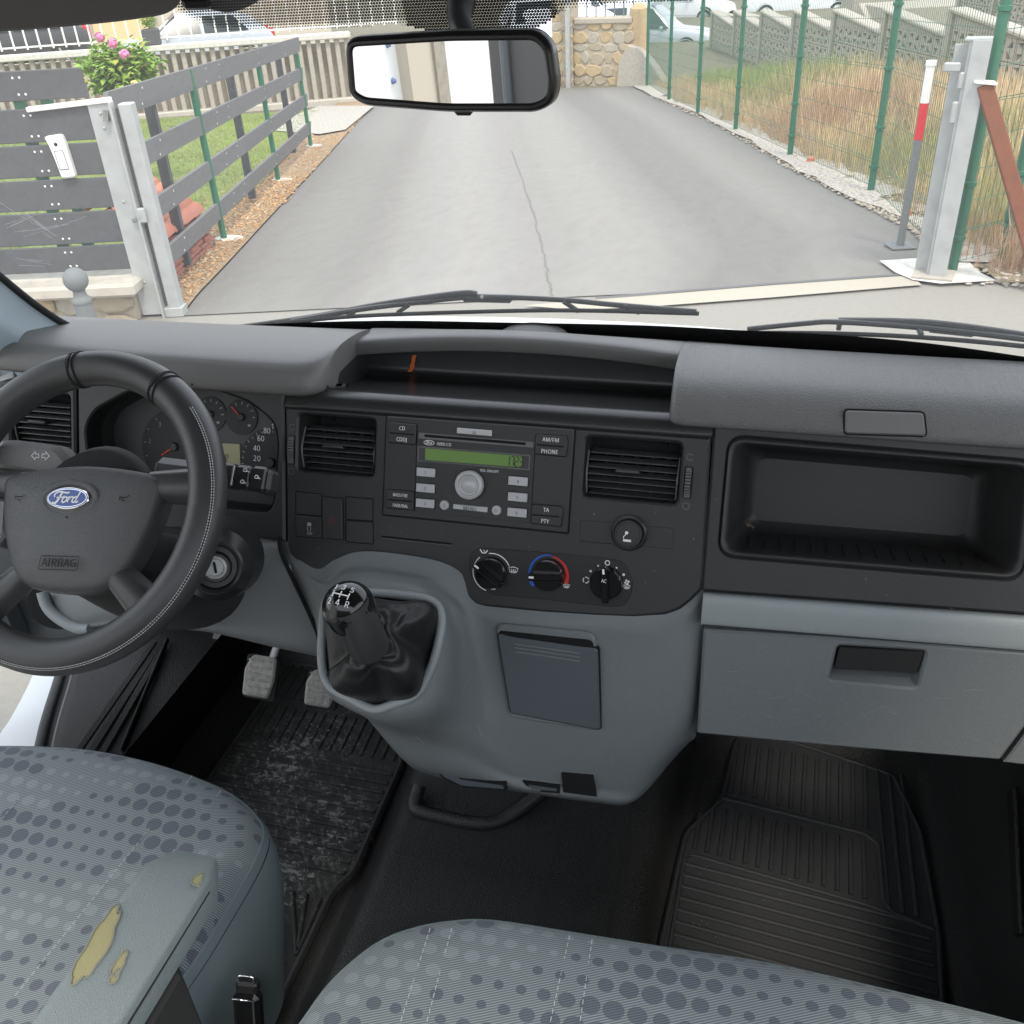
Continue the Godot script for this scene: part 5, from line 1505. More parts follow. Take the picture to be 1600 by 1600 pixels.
	part(vk, "knob_centre", Shape.new().lathe([Vector2(0.0092, 0.0088), Vector2(0.007, 0.0098), Vector2(0.0035, 0.0106), Vector2(0, 0.0108)], kx, 30), M.silver)
	part(ra, "menu_key", Shape.new().plate(rounded([Vector2(-0.0256, -0.0366), Vector2(0.0167, -0.0364), Vector2(0.0167, -0.0428), Vector2(-0.0256, -0.0422)], 0.0008), z, z + 0.003, face, 0.0007), M.silver)
	write(ra, "MENU", 0.0043, Vector2(-0.0045, -0.0402), face, z + 0.0031, M.print_dark)
	for q: Array in [[Vector2(-0.0368, -0.0389), -1.0], [Vector2(0.0278, -0.0392), 1.0]]:
		var c: Vector2 = q[0]
		var xf := face * Transform3D(Basis(), Vector3(c.x, c.y, z))
		var b := part(ra, "seek_key", Shape.new().turned([Vector2(0.0058, 0), Vector2(0.0058, 0.002), Vector2(0.005, 0.0032), Vector2(0, 0.0034)], xf, 24), M.silver)
		var a := Shape.new()
		stroke(a, [c + Vector2(-0.0013 * q[1], 0.0024), c + Vector2(0.0016 * q[1], 0), c + Vector2(-0.0013 * q[1], -0.0024)], 0.0007, z + 0.0036, face, true)
		part(b, "seek_arrow", a, M.print_dark)
	# dark rockers in the four corners
	for q: Array in [
		["CD", "CDDJ", [Vector2(-0.111, 0.055), Vector2(-0.0761, 0.0545), Vector2(-0.0769, 0.03), Vector2(-0.1112, 0.0303)], Vector2(-0.0937, 0.0484), Vector2(-0.0936, 0.0352), [Vector2(-0.1089, 0.0424), Vector2(-0.0781, 0.0423)]],
		["AM/FM", "PHONE", [Vector2(0.0695, 0.0534), Vector2(0.1054, 0.0534), Vector2(0.1076, 0.0474), Vector2(0.1064, 0.0299), Vector2(0.0697, 0.0305)], Vector2(0.0877, 0.0481), Vector2(0.0871, 0.0346), [Vector2(0.0721, 0.0418), Vector2(0.1029, 0.0417)]],
		["BASS/TRE", "FADE/BAL", [Vector2(-0.1107, -0.0264), Vector2(-0.0757, -0.0262), Vector2(-0.0753, -0.0491), Vector2(-0.1114, -0.0492)], Vector2(-0.0926, -0.0319), Vector2(-0.092, -0.0447), [Vector2(-0.1089, -0.0384), Vector2(-0.0772, -0.038)]],
		["TA", "PTY", [Vector2(0.0697, -0.028), Vector2(0.1051, -0.0274), Vector2(0.1074, -0.0344), Vector2(0.1058, -0.0514), Vector2(0.0699, -0.0506)], Vector2(0.0875, -0.0332), Vector2(0.0869, -0.0464), [Vector2(0.0717, -0.04), Vector2(0.1029, -0.0393)]]]:
		var poly := rounded(q[2], 0.0022)
		part(ra, "rocker_gap", Shape.new().plate(Shape.inset(Shape.ccw(poly), -0.0006), z, z + 0.0006, face), M.gap)
		var rk := part(ra, "rocker_key", Shape.new().plate(poly, z, z + 0.0028, face, 0.001), M.panel_black)
		var mid := Shape.new()
		bar(mid, face * Vector3(q[5][0].x, q[5][0].y, z + 0.0024), face * Vector3(q[5][1].x, q[5][1].y, z + 0.0024), 0.0016, 0.0016, 0.0)
		part(rk, "rocker_split", mid, M.gap)
		var small: bool = q[0].length() > 5
		write(rk, q[0], 0.0036 if small else 0.0044, q[3], face, z + 0.003, M.print_white, "lettering", 0.0, 0.9 if small else 1.0)
		write(rk, q[1], 0.0036 if small else 0.0044, q[4], face, z + 0.003, M.print_white, "lettering", 0.0, 0.9 if small else 1.0)


# the maker's name in its slanting script, w wide
func script(parent: Node3D, c: Vector2, w: float, fr: Transform3D, z: float, m: Material) -> void:
	var s := w / 10.0
	var sh := Shape.new()
	var put := func(pts: Array, t: float) -> void:
		stroke(sh, spline(pts.map(func(p): return c + Vector2(p[0] + p[1] * 0.28, p[1]) * s), 5), t * s, z, fr)
	# F: a sweeping top stroke, the stem with its tail, the cross stroke
	put.call([[-4.3, 0.4], [-4.6, 1.1], [-4.0, 1.8], [-2.6, 2.0], [-1.0, 1.7], [0.2, 1.8]], 0.5)
	put.call([[-2.3, 1.8], [-2.5, 0.6], [-2.8, -0.8], [-3.5, -1.6], [-4.4, -1.3]], 0.72)
	put.call([[-3.5, 0.15], [-2.6, 0.35], [-1.5, 0.3], [-1.0, 0.7]], 0.45)
	# o
	put.call([[-0.6, 0.45], [-1.2, -0.1], [-1.1, -1.0], [-0.4, -1.2], [0.2, -0.6], [0.1, 0.2], [-0.6, 0.45]], 0.5)
	# r
	put.call([[0.4, 0.3], [0.9, 0.4], [0.8, -0.3], [0.7, -1.15]], 0.5)
	put.call([[0.9, -0.3], [1.4, 0.4], [2.0, 0.4], [2.1, 0.0]], 0.5)
	# d
	put.call([[3.6, 0.25], [2.9, 0.5], [2.3, -0.1], [2.3, -0.9], [2.9, -1.2], [3.5, -0.7]], 0.5)
	put.call([[3.8, 2.0], [3.6, 0.6], [3.4, -0.6], [3.7, -1.2], [4.4, -0.8]], 0.5)
	part(parent, "maker_script", sh, m)


func build_wheel() -> void:
	var sw := thing("steering_wheel", "black leather covered steering wheel with a blue oval badge on its airbag", "steering wheel", wheel.origin)
	var big := 0.1595
	var small := 0.0196
	var on_rim := func(a: float, b: float, r: float) -> Vector3:
		return wheel * Vector3(cos(a) * (big + r * cos(b)), sin(a) * (big + r * cos(b)), r * sin(b))
	var rows := []
	for i in 97:
		var a := TAU * i / 96.0
		var row := []
		for k in 20:
			row.append(on_rim.call(a, TAU * k / 20.0, small))
		rows.append(row)
	var rim := part(sw, "rim", Shape.new().grid(rows, true), M.leather)
	# cross seams of the cover and the stitching along it
	for deg: float in [98.0, 56.0]:
		var seam := Shape.new()
		var th := Shape.new()
		for s: float in [-1.0, 1.0]:
			var a := deg_to_rad(deg + s * 1.0)
			var loop := []
			for k in 25:
				loop.append(on_rim.call(a + s * 0.006 * sin(k * 0.9), TAU * k / 24.0, small + 0.0002))
			seam.tube(loop, 0.0011, 5)
			for k in 26:
				var b := -0.9 + 4.0 * k / 26.0
				th.tube([on_rim.call(a + s * 0.012, b, small + 0.0006), on_rim.call(a + s * 0.012, b + 0.085, small + 0.0006)], 0.0005, 4)
		part(rim, "cross_seam", seam, M.thread_dark)
		part(rim, "cross_stitches", th, M.thread_dark).set_meta("kind", "stuff")
	var st := Shape.new()
	var cut := []
	for i in 150:
		var a := deg_to_rad(38.0 - i * 1.0)
		var b := 0.9 - 0.25 * sin(i / 150.0 * PI)
		cut.append(on_rim.call(a, b + 0.055, small + 0.0001))
		for s: float in [0.0, 0.11]:
			st.tube([on_rim.call(a, b + s, small + 0.0004), on_rim.call(a - 0.0105, b + s, small + 0.0004)], 0.0006, 4)
	part(rim, "stitches", st, M.thread).set_meta("kind", "stuff")
	part(rim, "cover_seam", Shape.new().tube(cut, 0.0007, 5), M.thread_dark)
	# spokes
	var spokes := [[Vector2(0.082, 0.028), Vector2(0.152, 0.032), 0.036, 0.042], [Vector2(0.055, -0.068), Vector2(0.108, -0.113), 0.034, 0.046], [Vector2(-0.055, -0.068), Vector2(-0.108, -0.113), 0.034, 0.046], [Vector2(-0.082, 0.028), Vector2(-0.152, 0.032), 0.036, 0.042]]
	for s: Array in spokes:
		var d: Vector2 = (s[1] - s[0]).normalized()
		var nn := Vector2(-d.y, d.x)
		var top := []
		for i in 7:
			var t := i / 6.0
			var c: Vector2 = s[0].lerp(s[1], t)
			var w: float = lerpf(s[2], s[3], t) / 2
			var row := []
			for k in 9:
				var e := -1.0 + 2.0 * k / 8.0
				var p := c + nn * w * e
				row.append(wheel * Vector3(p.x, p.y, -0.018 + 0.016 * pow(1.0 - e * e, 0.5) - 0.006 * t))
			top.append(row)
		part(sw, "spoke", Shape.new().grid(top), M.spoke)
	part(sw, "hub_back", Shape.new().lathe([Vector2(0.0, -0.05), Vector2(0.07, -0.05), Vector2(0.08, -0.035), Vector2(0.07, -0.02), Vector2(0.0, -0.018)], wheel, 32), M.black_matt)
	# airbag cover: a shield with a gently domed face
	var half := [Vector2(0.0, 0.0485), Vector2(0.03, 0.0470), Vector2(0.065, 0.0430), Vector2(0.094, 0.0365), Vector2(0.1005, 0.0300), Vector2(0.0985, 0.0170), Vector2(0.0935, -0.0080), Vector2(0.0840, -0.0370), Vector2(0.0720, -0.0620), Vector2(0.0600, -0.0780), Vector2(0.0450, -0.0865), Vector2(0.0240, -0.0905), Vector2(0.0, -0.0915)]
	var outline := half.duplicate()
	for i in range(half.size() - 2, 0, -1):
		outline.append(Vector2(-half[i].x, half[i].y))
	outline = spline(outline, 4, true)
	rows = []
	for l: Array in [[0.985, -0.034], [1.0, -0.02], [1.0, -0.012], [0.985, -0.0065], [0.955, -0.003], [0.9, -0.0005], [0.75, 0.003], [0.5, 0.006], [0.25, 0.0072], [0.02, 0.0075]]:
		var row := []
		for p: Vector2 in outline:
			var c := Vector2(0, -0.012)
			var q: Vector2 = c + (p - c) * l[0]
			row.append(wheel * Vector3(q.x, q.y, l[1]))
		rows.append(row)
	var pad := part(sw, "airbag_cover", Shape.new().grid(rows, true), M.pad_grain)
	var oc := Vector2(-0.002, 0.008)
	var z := 0.0074
	part(pad, "badge_recess", Shape.new().turned([Vector2(0.0375, 0.0), Vector2(0.035, 0.0012), Vector2(0.032, 0.0014), Vector2(0.028, 0.0004)], wheel * Transform3D(Basis(), Vector3(oc.x, oc.y, z - 0.001)), 40, 0.55), M.pad_grain)
	part(pad, "badge_ring", Shape.new().plate(ellipse(oc, 0.0264, 0.0122, 44), z - 0.001, z + 0.0018, wheel, 0.0008), M.chrome)
	part(pad, "badge_oval", Shape.new().plate(ellipse(oc, 0.025, 0.0109, 44), z, z + 0.0021, wheel), M.oval_blue)
	var ln := Shape.new()
	stroke(ln, Array(ellipse(oc, 0.0236, 0.0097, 44)), 0.0005, z + 0.0023, wheel, true)
	part(pad, "badge_line", ln, M.chrome)
	script(pad, oc + Vector2(-0.0005, -0.0006), 0.036, wheel, z + 0.0025, M.print_white)
	var horn := Shape.new()
	for s: float in [-1.0, 1.0]:
		var h := Vector2(0.065 * s, 0.009)
		stroke(horn, [h + Vector2(-0.0055, 0.002), h + Vector2(-0.0055, -0.0022)], 0.001, 0.0062, wheel)
		stroke(horn, [h + Vector2(-0.0055, 0.001), h + Vector2(0.003, 0.001), h + Vector2(0.006, 0.0035)], 0.001, 0.0062, wheel)
		stroke(horn, [h + Vector2(-0.003, -0.0008), h + Vector2(-0.002, -0.0028), h + Vector2(0.001, -0.003)], 0.001, 0.0062, wheel)
	part(pad, "horn_symbols", horn, M.gap)
	var ab := Vector2(0.0, -0.062)
	var fr := Shape.new()
	stroke(fr, Array(rr(ab, 0.047, 0.0145, 0.002)), 0.0009, 0.0072, wheel, true)
	part(pad, "lettering_frame", fr, M.black_matt)
	write(pad, "AIRBAG", 0.0082, ab, wheel, 0.0068, M.black_matt, "lettering", 0.0, 1.1)
	part(sw, "left_keys", Shape.new().plate(rounded([Vector2(-0.118, 0.012), Vector2(-0.094, 0.012), Vector2(-0.088, -0.03), Vector2(-0.1, -0.045), Vector2(-0.115, -0.03)], 0.006), -0.03, -0.008, wheel, 0.004), M.dash_soft)
	write(sw, "VOL", 0.006, Vector2(-0.1, -0.03), wheel, -0.0078, M.print_white)


func build_floor_things() -> void:
	# raised tunnel in the middle of the floor
	var tun := []
	for q: Array in [[-0.27, -0.004], [-0.25, 0.006], [-0.237, 0.03], [-0.222, 0.045], [-0.2, 0.05], [-0.05, 0.052], [0.12, 0.052], [0.19, 0.05], [0.212, 0.042], [0.228, 0.02], [0.24, 0.004], [0.26, -0.004]]:
		var row := []
		for k in 14:
			var z := -0.3 - k * 0.085
			var rise := 0.1 * smoothstep(-1.08, -1.35, z)
			row.append(Vector3(q[0] + 0.02 * smoothstep(-0.9, -1.3, z) * signf(q[0]), q[1] * (1.0 + rise * 8.0), z))
		tun.append(row)
	var fl := thing("tunnel_cover", "black moulded floor hump between the two rubber mats", "floor covering", Vector3(0, 0, -0.8))
	part(fl, "hump", Shape.new().grid(tun), M.floor_liner)
	part(fl, "raised_ridge", Shape.new().tube(spline([Vector3(-0.2035, 0.075, -1.0644), Vector3(-0.2023, 0.056, -1.0313), Vector3(-0.1495, 0.054, -1.0228), Vector3(-0.0771, 0.054, -1.023), Vector3(-0.039, 0.055, -1.0445), Vector3(0.0176, 0.075, -1.0998)], 5), 0.013, 10), M.floor_liner)
	var scuff := Shape.new()
	for i in 170:
		var a := rng.randf() * TAU
		var r := 0.055 * sqrt(rng.randf())
		var c: Vector3 = Vector3(0.0805, 0.0535, -0.9039)
		var p := c + Vector3(cos(a) * r * 1.3, 0, sin(a) * r)
		scuff.flat(ellipse(Vector2.ZERO, rng.randf_range(0.0006, 0.0016), rng.randf_range(0.0006, 0.0014), 5), 0.0, frame_at(p, Vector3.UP))
	part(fl, "worn_specks", scuff, mat("scuff", grey(0.05), 0.9)).set_meta("kind", "stuff")
	rubber_mat_driver()
	rubber_mat_passenger()
	# pedals
	for q: Array in [["clutch_pedal", "left worn metal pedal under the steering column", Vector3(-0.4304, 0.3489, -1), 0.052, 0.07], ["brake_pedal", "right worn pedal half hidden by the gear lever pod", Vector3(-0.3219, 0.3422, -1), 0.05, 0.06]]:
		var c: Vector3 = q[2]
		var pd := thing(q[0], q[1], "pedal", c - Vector3(0, 0.04, 0), "pedals in the driver's footwell")
		var xf := frame_at(c, Vector3(0.12, 0.45, 0.88))
		xf = xf * Transform3D(Basis(Vector3(0, 0, 1), -0.12), Vector3.ZERO)
		var w: float = q[3] / 2
		var h: float = q[4] / 2
		part(pd, "pedal_plate", Shape.new().plate(rounded([Vector2(-w, -h), Vector2(w * 0.72, -h), Vector2(w, -h * 0.1), Vector2(w, h), Vector2(-w * 0.55, h), Vector2(-w, h * 0.3)], 0.006), -0.006, 0.0, xf, 0.003), M.pedal)
		part(pd, "pedal_back", Shape.new().plate(rr(Vector2(0.002, -0.003), w * 2.1, h * 2.1, 0.006), -0.014, -0.005, xf, 0.002), M.black_matt)
		for i in 6:
			var v := -h * 0.8 + i * h * 0.32
			part(pd, "tread_bar", Shape.new().box(Vector3(w * 1.5, 0.0034, 0.003), xf * Transform3D(Basis(Vector3(0, 0, 1), rng.randf_range(-0.05, 0.05)), Vector3(rng.randf_range(-0.001, 0.001), v, 0.0005)), 0.0012), M.pedal)
		part(pd, "pedal_arm", Shape.new().tube([xf * Vector3(w * 0.6, h * 0.8, -0.01), xf * Vector3(w * 0.9, h + 0.05, -0.03), xf * Vector3(w * 0.9, h + 0.25, -0.05)], 0.006, 8), M.silver)
	# seat belt buckle beside the driver's seat
	var bc := thing("belt_buckle", "black seat belt buckle standing beside the driver's seat", "seat belt buckle", Vector3(-0.159, 0.36, -0.4699))
	var bx := frame_at(Vector3(-0.153, 0.4, -0.4694), Vector3(0.1, 0.35, 0.9))
	part(bc, "buckle_body", Shape.new().box(Vector3(0.03, 0.075, 0.02), bx * Transform3D(Basis(), Vector3(0, -0.02, 0)), 0.006), M.black_gloss)
	part(bc, "buckle_mouth", Shape.new().box(Vector3(0.024, 0.014, 0.014), bx * Transform3D(Basis(), Vector3(0, 0.022, -0.002)), 0.003), M.black_smooth)
	part(bc, "buckle_tongue", Shape.new().tube(spline([bx * Vector3(-0.008, 0.028, 0.003), bx * Vector3(-0.008, 0.036, 0.003), bx * Vector3(0.008, 0.036, 0.003), bx * Vector3(0.008, 0.028, 0.003)], 4), 0.0014, 6), M.chrome)
	part(bc, "buckle_edge", Shape.new().tube([bx * Vector3(-0.013, 0.013, 0.0095), bx * Vector3(0.01, 0.013, 0.0095), bx * Vector3(0.0105, -0.03, 0.0095)], 0.0012, 6), M.chrome)


func mat_body(parent: Node3D, poly: PackedVector2Array, called: String, m: Material = M.mat_rubber) -> void:
	# outline in (x, z), lying 12 mm thick on the floor with a raised lip
	var xf := Transform3D(Basis(Vector3(1, 0, 0), Vector3(0, 0, 1), Vector3(0, 1, 0)), Vector3.ZERO)
	part(parent, called, Shape.new().plate(poly, 0.0, 0.01, xf, 0.002), m)
	var lip := []
	for p in Shape.inset(Shape.ccw(poly), 0.006):
		lip.append(Vector3(p.x, 0.0105, p.y))
	part(parent, "mat_lip", Shape.new().tube(lip, 0.0042, 6, true), M.mat_rubber)


func rib(sh: Shape, a: Vector2, b: Vector2, y := 0.0102) -> void:
	sh.tube([Vector3(a.x, y, a.y), Vector3(b.x, y, b.y)], 0.0042, 6)


func rubber_mat_driver() -> void:
	var mt := thing("driver_floor_mat", "dusty black rubber floor mat under the pedals, streaked with dried white dirt", "floor mat", Vector3(-0.45, 0, -1.0))
	var dusty := StandardMaterial3D.new()
	dusty.resource_name = "dusty_rubber"
	dusty.roughness = 0.75
	dusty.albedo_texture = dust_texture()
	dusty.uv1_scale = Vector3(1.0 / 0.82, 1.0 / 0.82, 1)
	dusty.uv1_offset = Vector3(0.66 / 0.82, 1.42 / 0.82, 0)
	mat_body(mt, rounded([Vector2(-0.64, -1.40), Vector2(-0.36, -1.40), Vector2(-0.33, -1.27), Vector2(-0.277, -1.17), Vector2(-0.272, -0.91), Vector2(-0.292, -0.875), Vector2(-0.292, -0.645), Vector2(-0.6, -0.62), Vector2(-0.64, -0.9)], 0.02), "mat_sheet", dusty)
	var ribs := Shape.new()
	for i in 15:
		var x := -0.62 + i * 0.0225
		rib(ribs, Vector2(x, -1.26), Vector2(x + 0.004, -1.165))
		if i < 13:
			rib(ribs, Vector2(x, -1.385), Vector2(x, -1.285))
	for i in 11:
		var z := -1.135 + i * 0.0225
		rib(ribs, Vector2(-0.625, z), Vector2(-0.29, z + 0.002))
	for i in 13:
		var x := -0.625 + i * 0.0262
		rib(ribs, Vector2(x, -0.855), Vector2(minf(x + 0.06, -0.305), -0.75))
		rib(ribs, Vector2(x - 0.01, -0.735), Vector2(minf(x + 0.05, -0.305), -0.65))
	part(mt, "mat_ribs", ribs, dusty)
	# dried dirt: a few flakes standing on the rubber, the dust itself is in the sheet
	var dirt := Shape.new()
	var spots := [[Vector2(-0.5332, -1.1291), 0.08, 0.06], [Vector2(-0.5186, -1.0737), 0.06, 0.03], [Vector2(-0.3476, -0.988), 0.09, 0.03], [Vector2(-0.4271, -1.0226), 0.13, 0.1], [Vector2(-0.3926, -0.8755), 0.06, 0.04], [Vector2(-0.4751, -1.212), 0.08, 0.03]]
	for s: Array in spots:
		for i in 40:
			var p: Vector2 = s[0] + Vector2(rng.randfn() * 0.5 * s[1], rng.randfn() * 0.5 * s[2])
			var w := rng.randf_range(0.0004, 0.0012) * (2.0 if rng.randf() < 0.1 else 1.0)
			var o := PackedVector2Array()
			for k in 6:
				o.append(Vector2(cos(TAU * k / 6), sin(TAU * k / 6)) * w * rng.randf_range(0.6, 1.5))
			dirt.flat(o, 0.0, frame_at(Vector3(p.x, 0.0142, p.y), Vector3.UP))
	part(mt, "dried_dirt", dirt, mat("dirt", lin(0.3, 0.29, 0.27), 0.95)).set_meta("kind", "stuff")


# dusty rubber, mapped by (x, z) from (-0.66, -1.42), 0.82 m wide
func dust_texture() -> ImageTexture:
	var n := 820
	var im := Image.create(n, n, false, Image.FORMAT_RGB8)
	var f := FastNoiseLite.new()
	f.frequency = 0.05
	f.fractal_octaves = 5
	f.seed = 31
	var g := FastNoiseLite.new()
	g.frequency = 0.012
	g.fractal_octaves = 3
	g.seed = 8
	var k := FastNoiseLite.new()
	k.frequency = 0.07
	k.fractal_octaves = 2
	k.seed = 55
	k.domain_warp_enabled = true
	k.domain_warp_amplitude = 45.0
	k.domain_warp_frequency = 0.02
	var h := FastNoiseLite.new()
	h.frequency = 0.02
	h.fractal_octaves = 3
	h.domain_warp_enabled = true
	h.domain_warp_amplitude = 40.0
	h.seed = 77
	var spots := [[Vector2(-0.5341, -1.1157), 0.075, 1.0], [Vector2(-0.3496, -0.991), 0.07, 0.8], [Vector2(-0.4359, -1.0395), 0.14, 0.62], [Vector2(-0.3947, -0.8781), 0.07, 0.75], [Vector2(-0.4645, -1.2183), 0.08, 0.55], [Vector2(-0.343, -0.8702), 0.05, 0.8]]
	for y in n:
		for x in n:
			var p := Vector2(-0.66 + x * 0.001, -1.42 + y * 0.001)
			if p.x > -0.25:
				break
			var m := 0.04
			for s: Array in spots:
				m += s[2] * 0.85 * exp(-pow(p.distance_to(s[0]) / s[1], 2.0))
			var fine := f.get_noise_2d(x, y)
			var big := g.get_noise_2d(x, y * 2.0)
			var streak := h.get_noise_2d(x * 0.6 + y * 0.8, (y * 0.6 - x * 0.8) * 3.5)
			var w := minf(1.0, m)
			var d := 0.10 * w * clampf(0.5 + fine * 1.2 + big, 0.0, 1.0)
			d += 0.8 * smoothstep(0.42, 0.52, k.get_noise_2d(x * 0.8, y * 1.3) + big * 0.5 + fine * 0.25 + 0.3 * (w - 0.6)) * w
			d += smoothstep(0.24, 0.42, streak) * 0.3 * w
			var c := 0.026 + 0.24 * minf(d, 1.0)
			im.set_pixel(x, y, Color(c, c * 0.97, c * 0.93).linear_to_srgb())
	return ImageTexture.create_from_image(im)


func rubber_mat_passenger() -> void:
	var mt := thing("passenger_floor_mat", "clean black ribbed rubber floor mat below the glove box", "floor mat", Vector3(0.45, 0, -1.1))
	mat_body(mt, rounded([Vector2(0.335, -1.37), Vector2(0.42, -1.385), Vector2(0.52, -1.36), Vector2(0.63, -1.33), Vector2(0.665, -1.2), Vector2(0.672, -1.0), Vector2(0.66, -0.84), Vector2(0.24, -0.84), Vector2(0.262, -1.12), Vector2(0.318, -1.205)], 0.018), "mat_sheet")
	var ribs := Shape.new()
	for i in 15:
		var x := 0.342 + i * 0.0212
		rib(ribs, Vector2(x, -1.352 + 0.0016 * i), Vector2(x - 0.006, -1.222 + 0.003 * i) if i < 12 else Vector2(x - 0.002, -1.03))
	for i in 14:
		var x := 0.288 + i * 0.0212
		rib(ribs, Vector2(x, -1.185 + 0.0018 * i + (0.02 if i == 0 else 0.0)), Vector2(x - 0.004, -1.085 + 0.003 * i))
	for i in 10:
		var z := -1.052 + i * 0.0225
		rib(ribs, Vector2(0.268, z), Vector2(0.652, z + 0.035))
	part(mt, "mat_ribs", ribs, M.mat_rubber)
	var edge := Shape.new()
	edge.tube([Vector3(0.316, 0.0105, -1.203), Vector3(0.33, 0.0105, -1.207), Vector3(0.565, 0.0105, -1.178), Vector3(0.588, 0.0105, -1.16), Vector3(0.588, 0.0105, -1.05), Vector3(0.6, 0.0105, -1.03), Vector3(0.66, 0.0105, -1.012)], 0.0045, 6)
	edge.tube([Vector3(0.262, 0.0105, -0.85), Vector3(0.27, 0.0105, -1.066), Vector3(0.285, 0.0105, -1.072), Vector3(0.56, 0.0105, -1.035), Vector3(0.655, 0.0105, -1.012)], 0.004, 6)
	part(mt, "mat_edges", edge, M.mat_rubber)
	var grit := Shape.new()
	for i in 130:
		var p := Vector2(rng.randf_range(0.27, 0.65), rng.randf_range(-1.32, -0.86))
		var w := rng.randf_range(0.0003, 0.001)
		grit.flat(ellipse(Vector2.ZERO, w, w * rng.randf_range(0.6, 1.4), 5), 0.0, frame_at(Vector3(p.x, 0.0112, p.y), Vector3.UP))
	part(mt, "grit", grit, M.speck).set_meta("kind", "stuff")


# woven seat cloth: twill lines, rows of round spots that grow and fade
func cloth_texture(seed_: int) -> ImageTexture:
	var n := 1536
	var im := Image.create(n, n, false, Image.FORMAT_RGB8)
	var data := PackedByteArray()
	data.resize(n * n * 3)
	var r := RandomNumberGenerator.new()
	r.seed = seed_
	var cells := 18
	var kind := []
	var size := []
	for j in cells:
		for i in cells:
			var band := 0.5 + 0.5 * sin(TAU * (i * 2.0 / cells + 0.5 * sin(TAU * j / cells)))
			var pale := sin(TAU * (i * 1.0 / cells + j * 2.0 / cells) + 1.0) > 0.55
			kind.append(1 if pale else 0)
			size.append((0.22 + 0.24 * band) * (0.8 if pale else 1.0))
	var cell := float(n) / cells
	var k := 0
	for y in n:
		var cj := int(y / cell)
		for x in n:
			var ox := 0.5 * cell if cj % 2 else 0.0
			var xx := fmod(x + ox, n)
			var ci := int(xx / cell)
			var dx := (xx - (ci + 0.5) * cell) / cell
			var dy := (y - (cj + 0.5) * cell) / cell
			var d := sqrt(dx * dx + dy * dy * 1.3)
			var line := (x * 0.46 + y) * 150.0 / n
			var tw := absf(fmod(line, 1.0) - 0.5) * 2.0
			var thread := r.randf()
			var base := lerpf(116.0, 172.0, smoothstep(0.3, 0.8, tw)) + (thread - 0.5) * 14.0
			var c := Vector3(base * 0.93, base * 0.985, base * 1.0)
			var id: int = cj * cells + ci
			var s: float = size[id]
			if d < s:
				if kind[id]:
					c = c * 0.7 + Vector3(54, 57, 58)
				else:
					c = c * 0.52 + Vector3(33, 35, 43)
			data[k] = int(clampf(c.x, 0, 255))
			data[k + 1] = int(clampf(c.y, 0, 255))
			data[k + 2] = int(clampf(c.z, 0, 255))
			k += 3
	im.set_data(n, n, false, Image.FORMAT_RGB8, data)
	return ImageTexture.create_from_image(im)


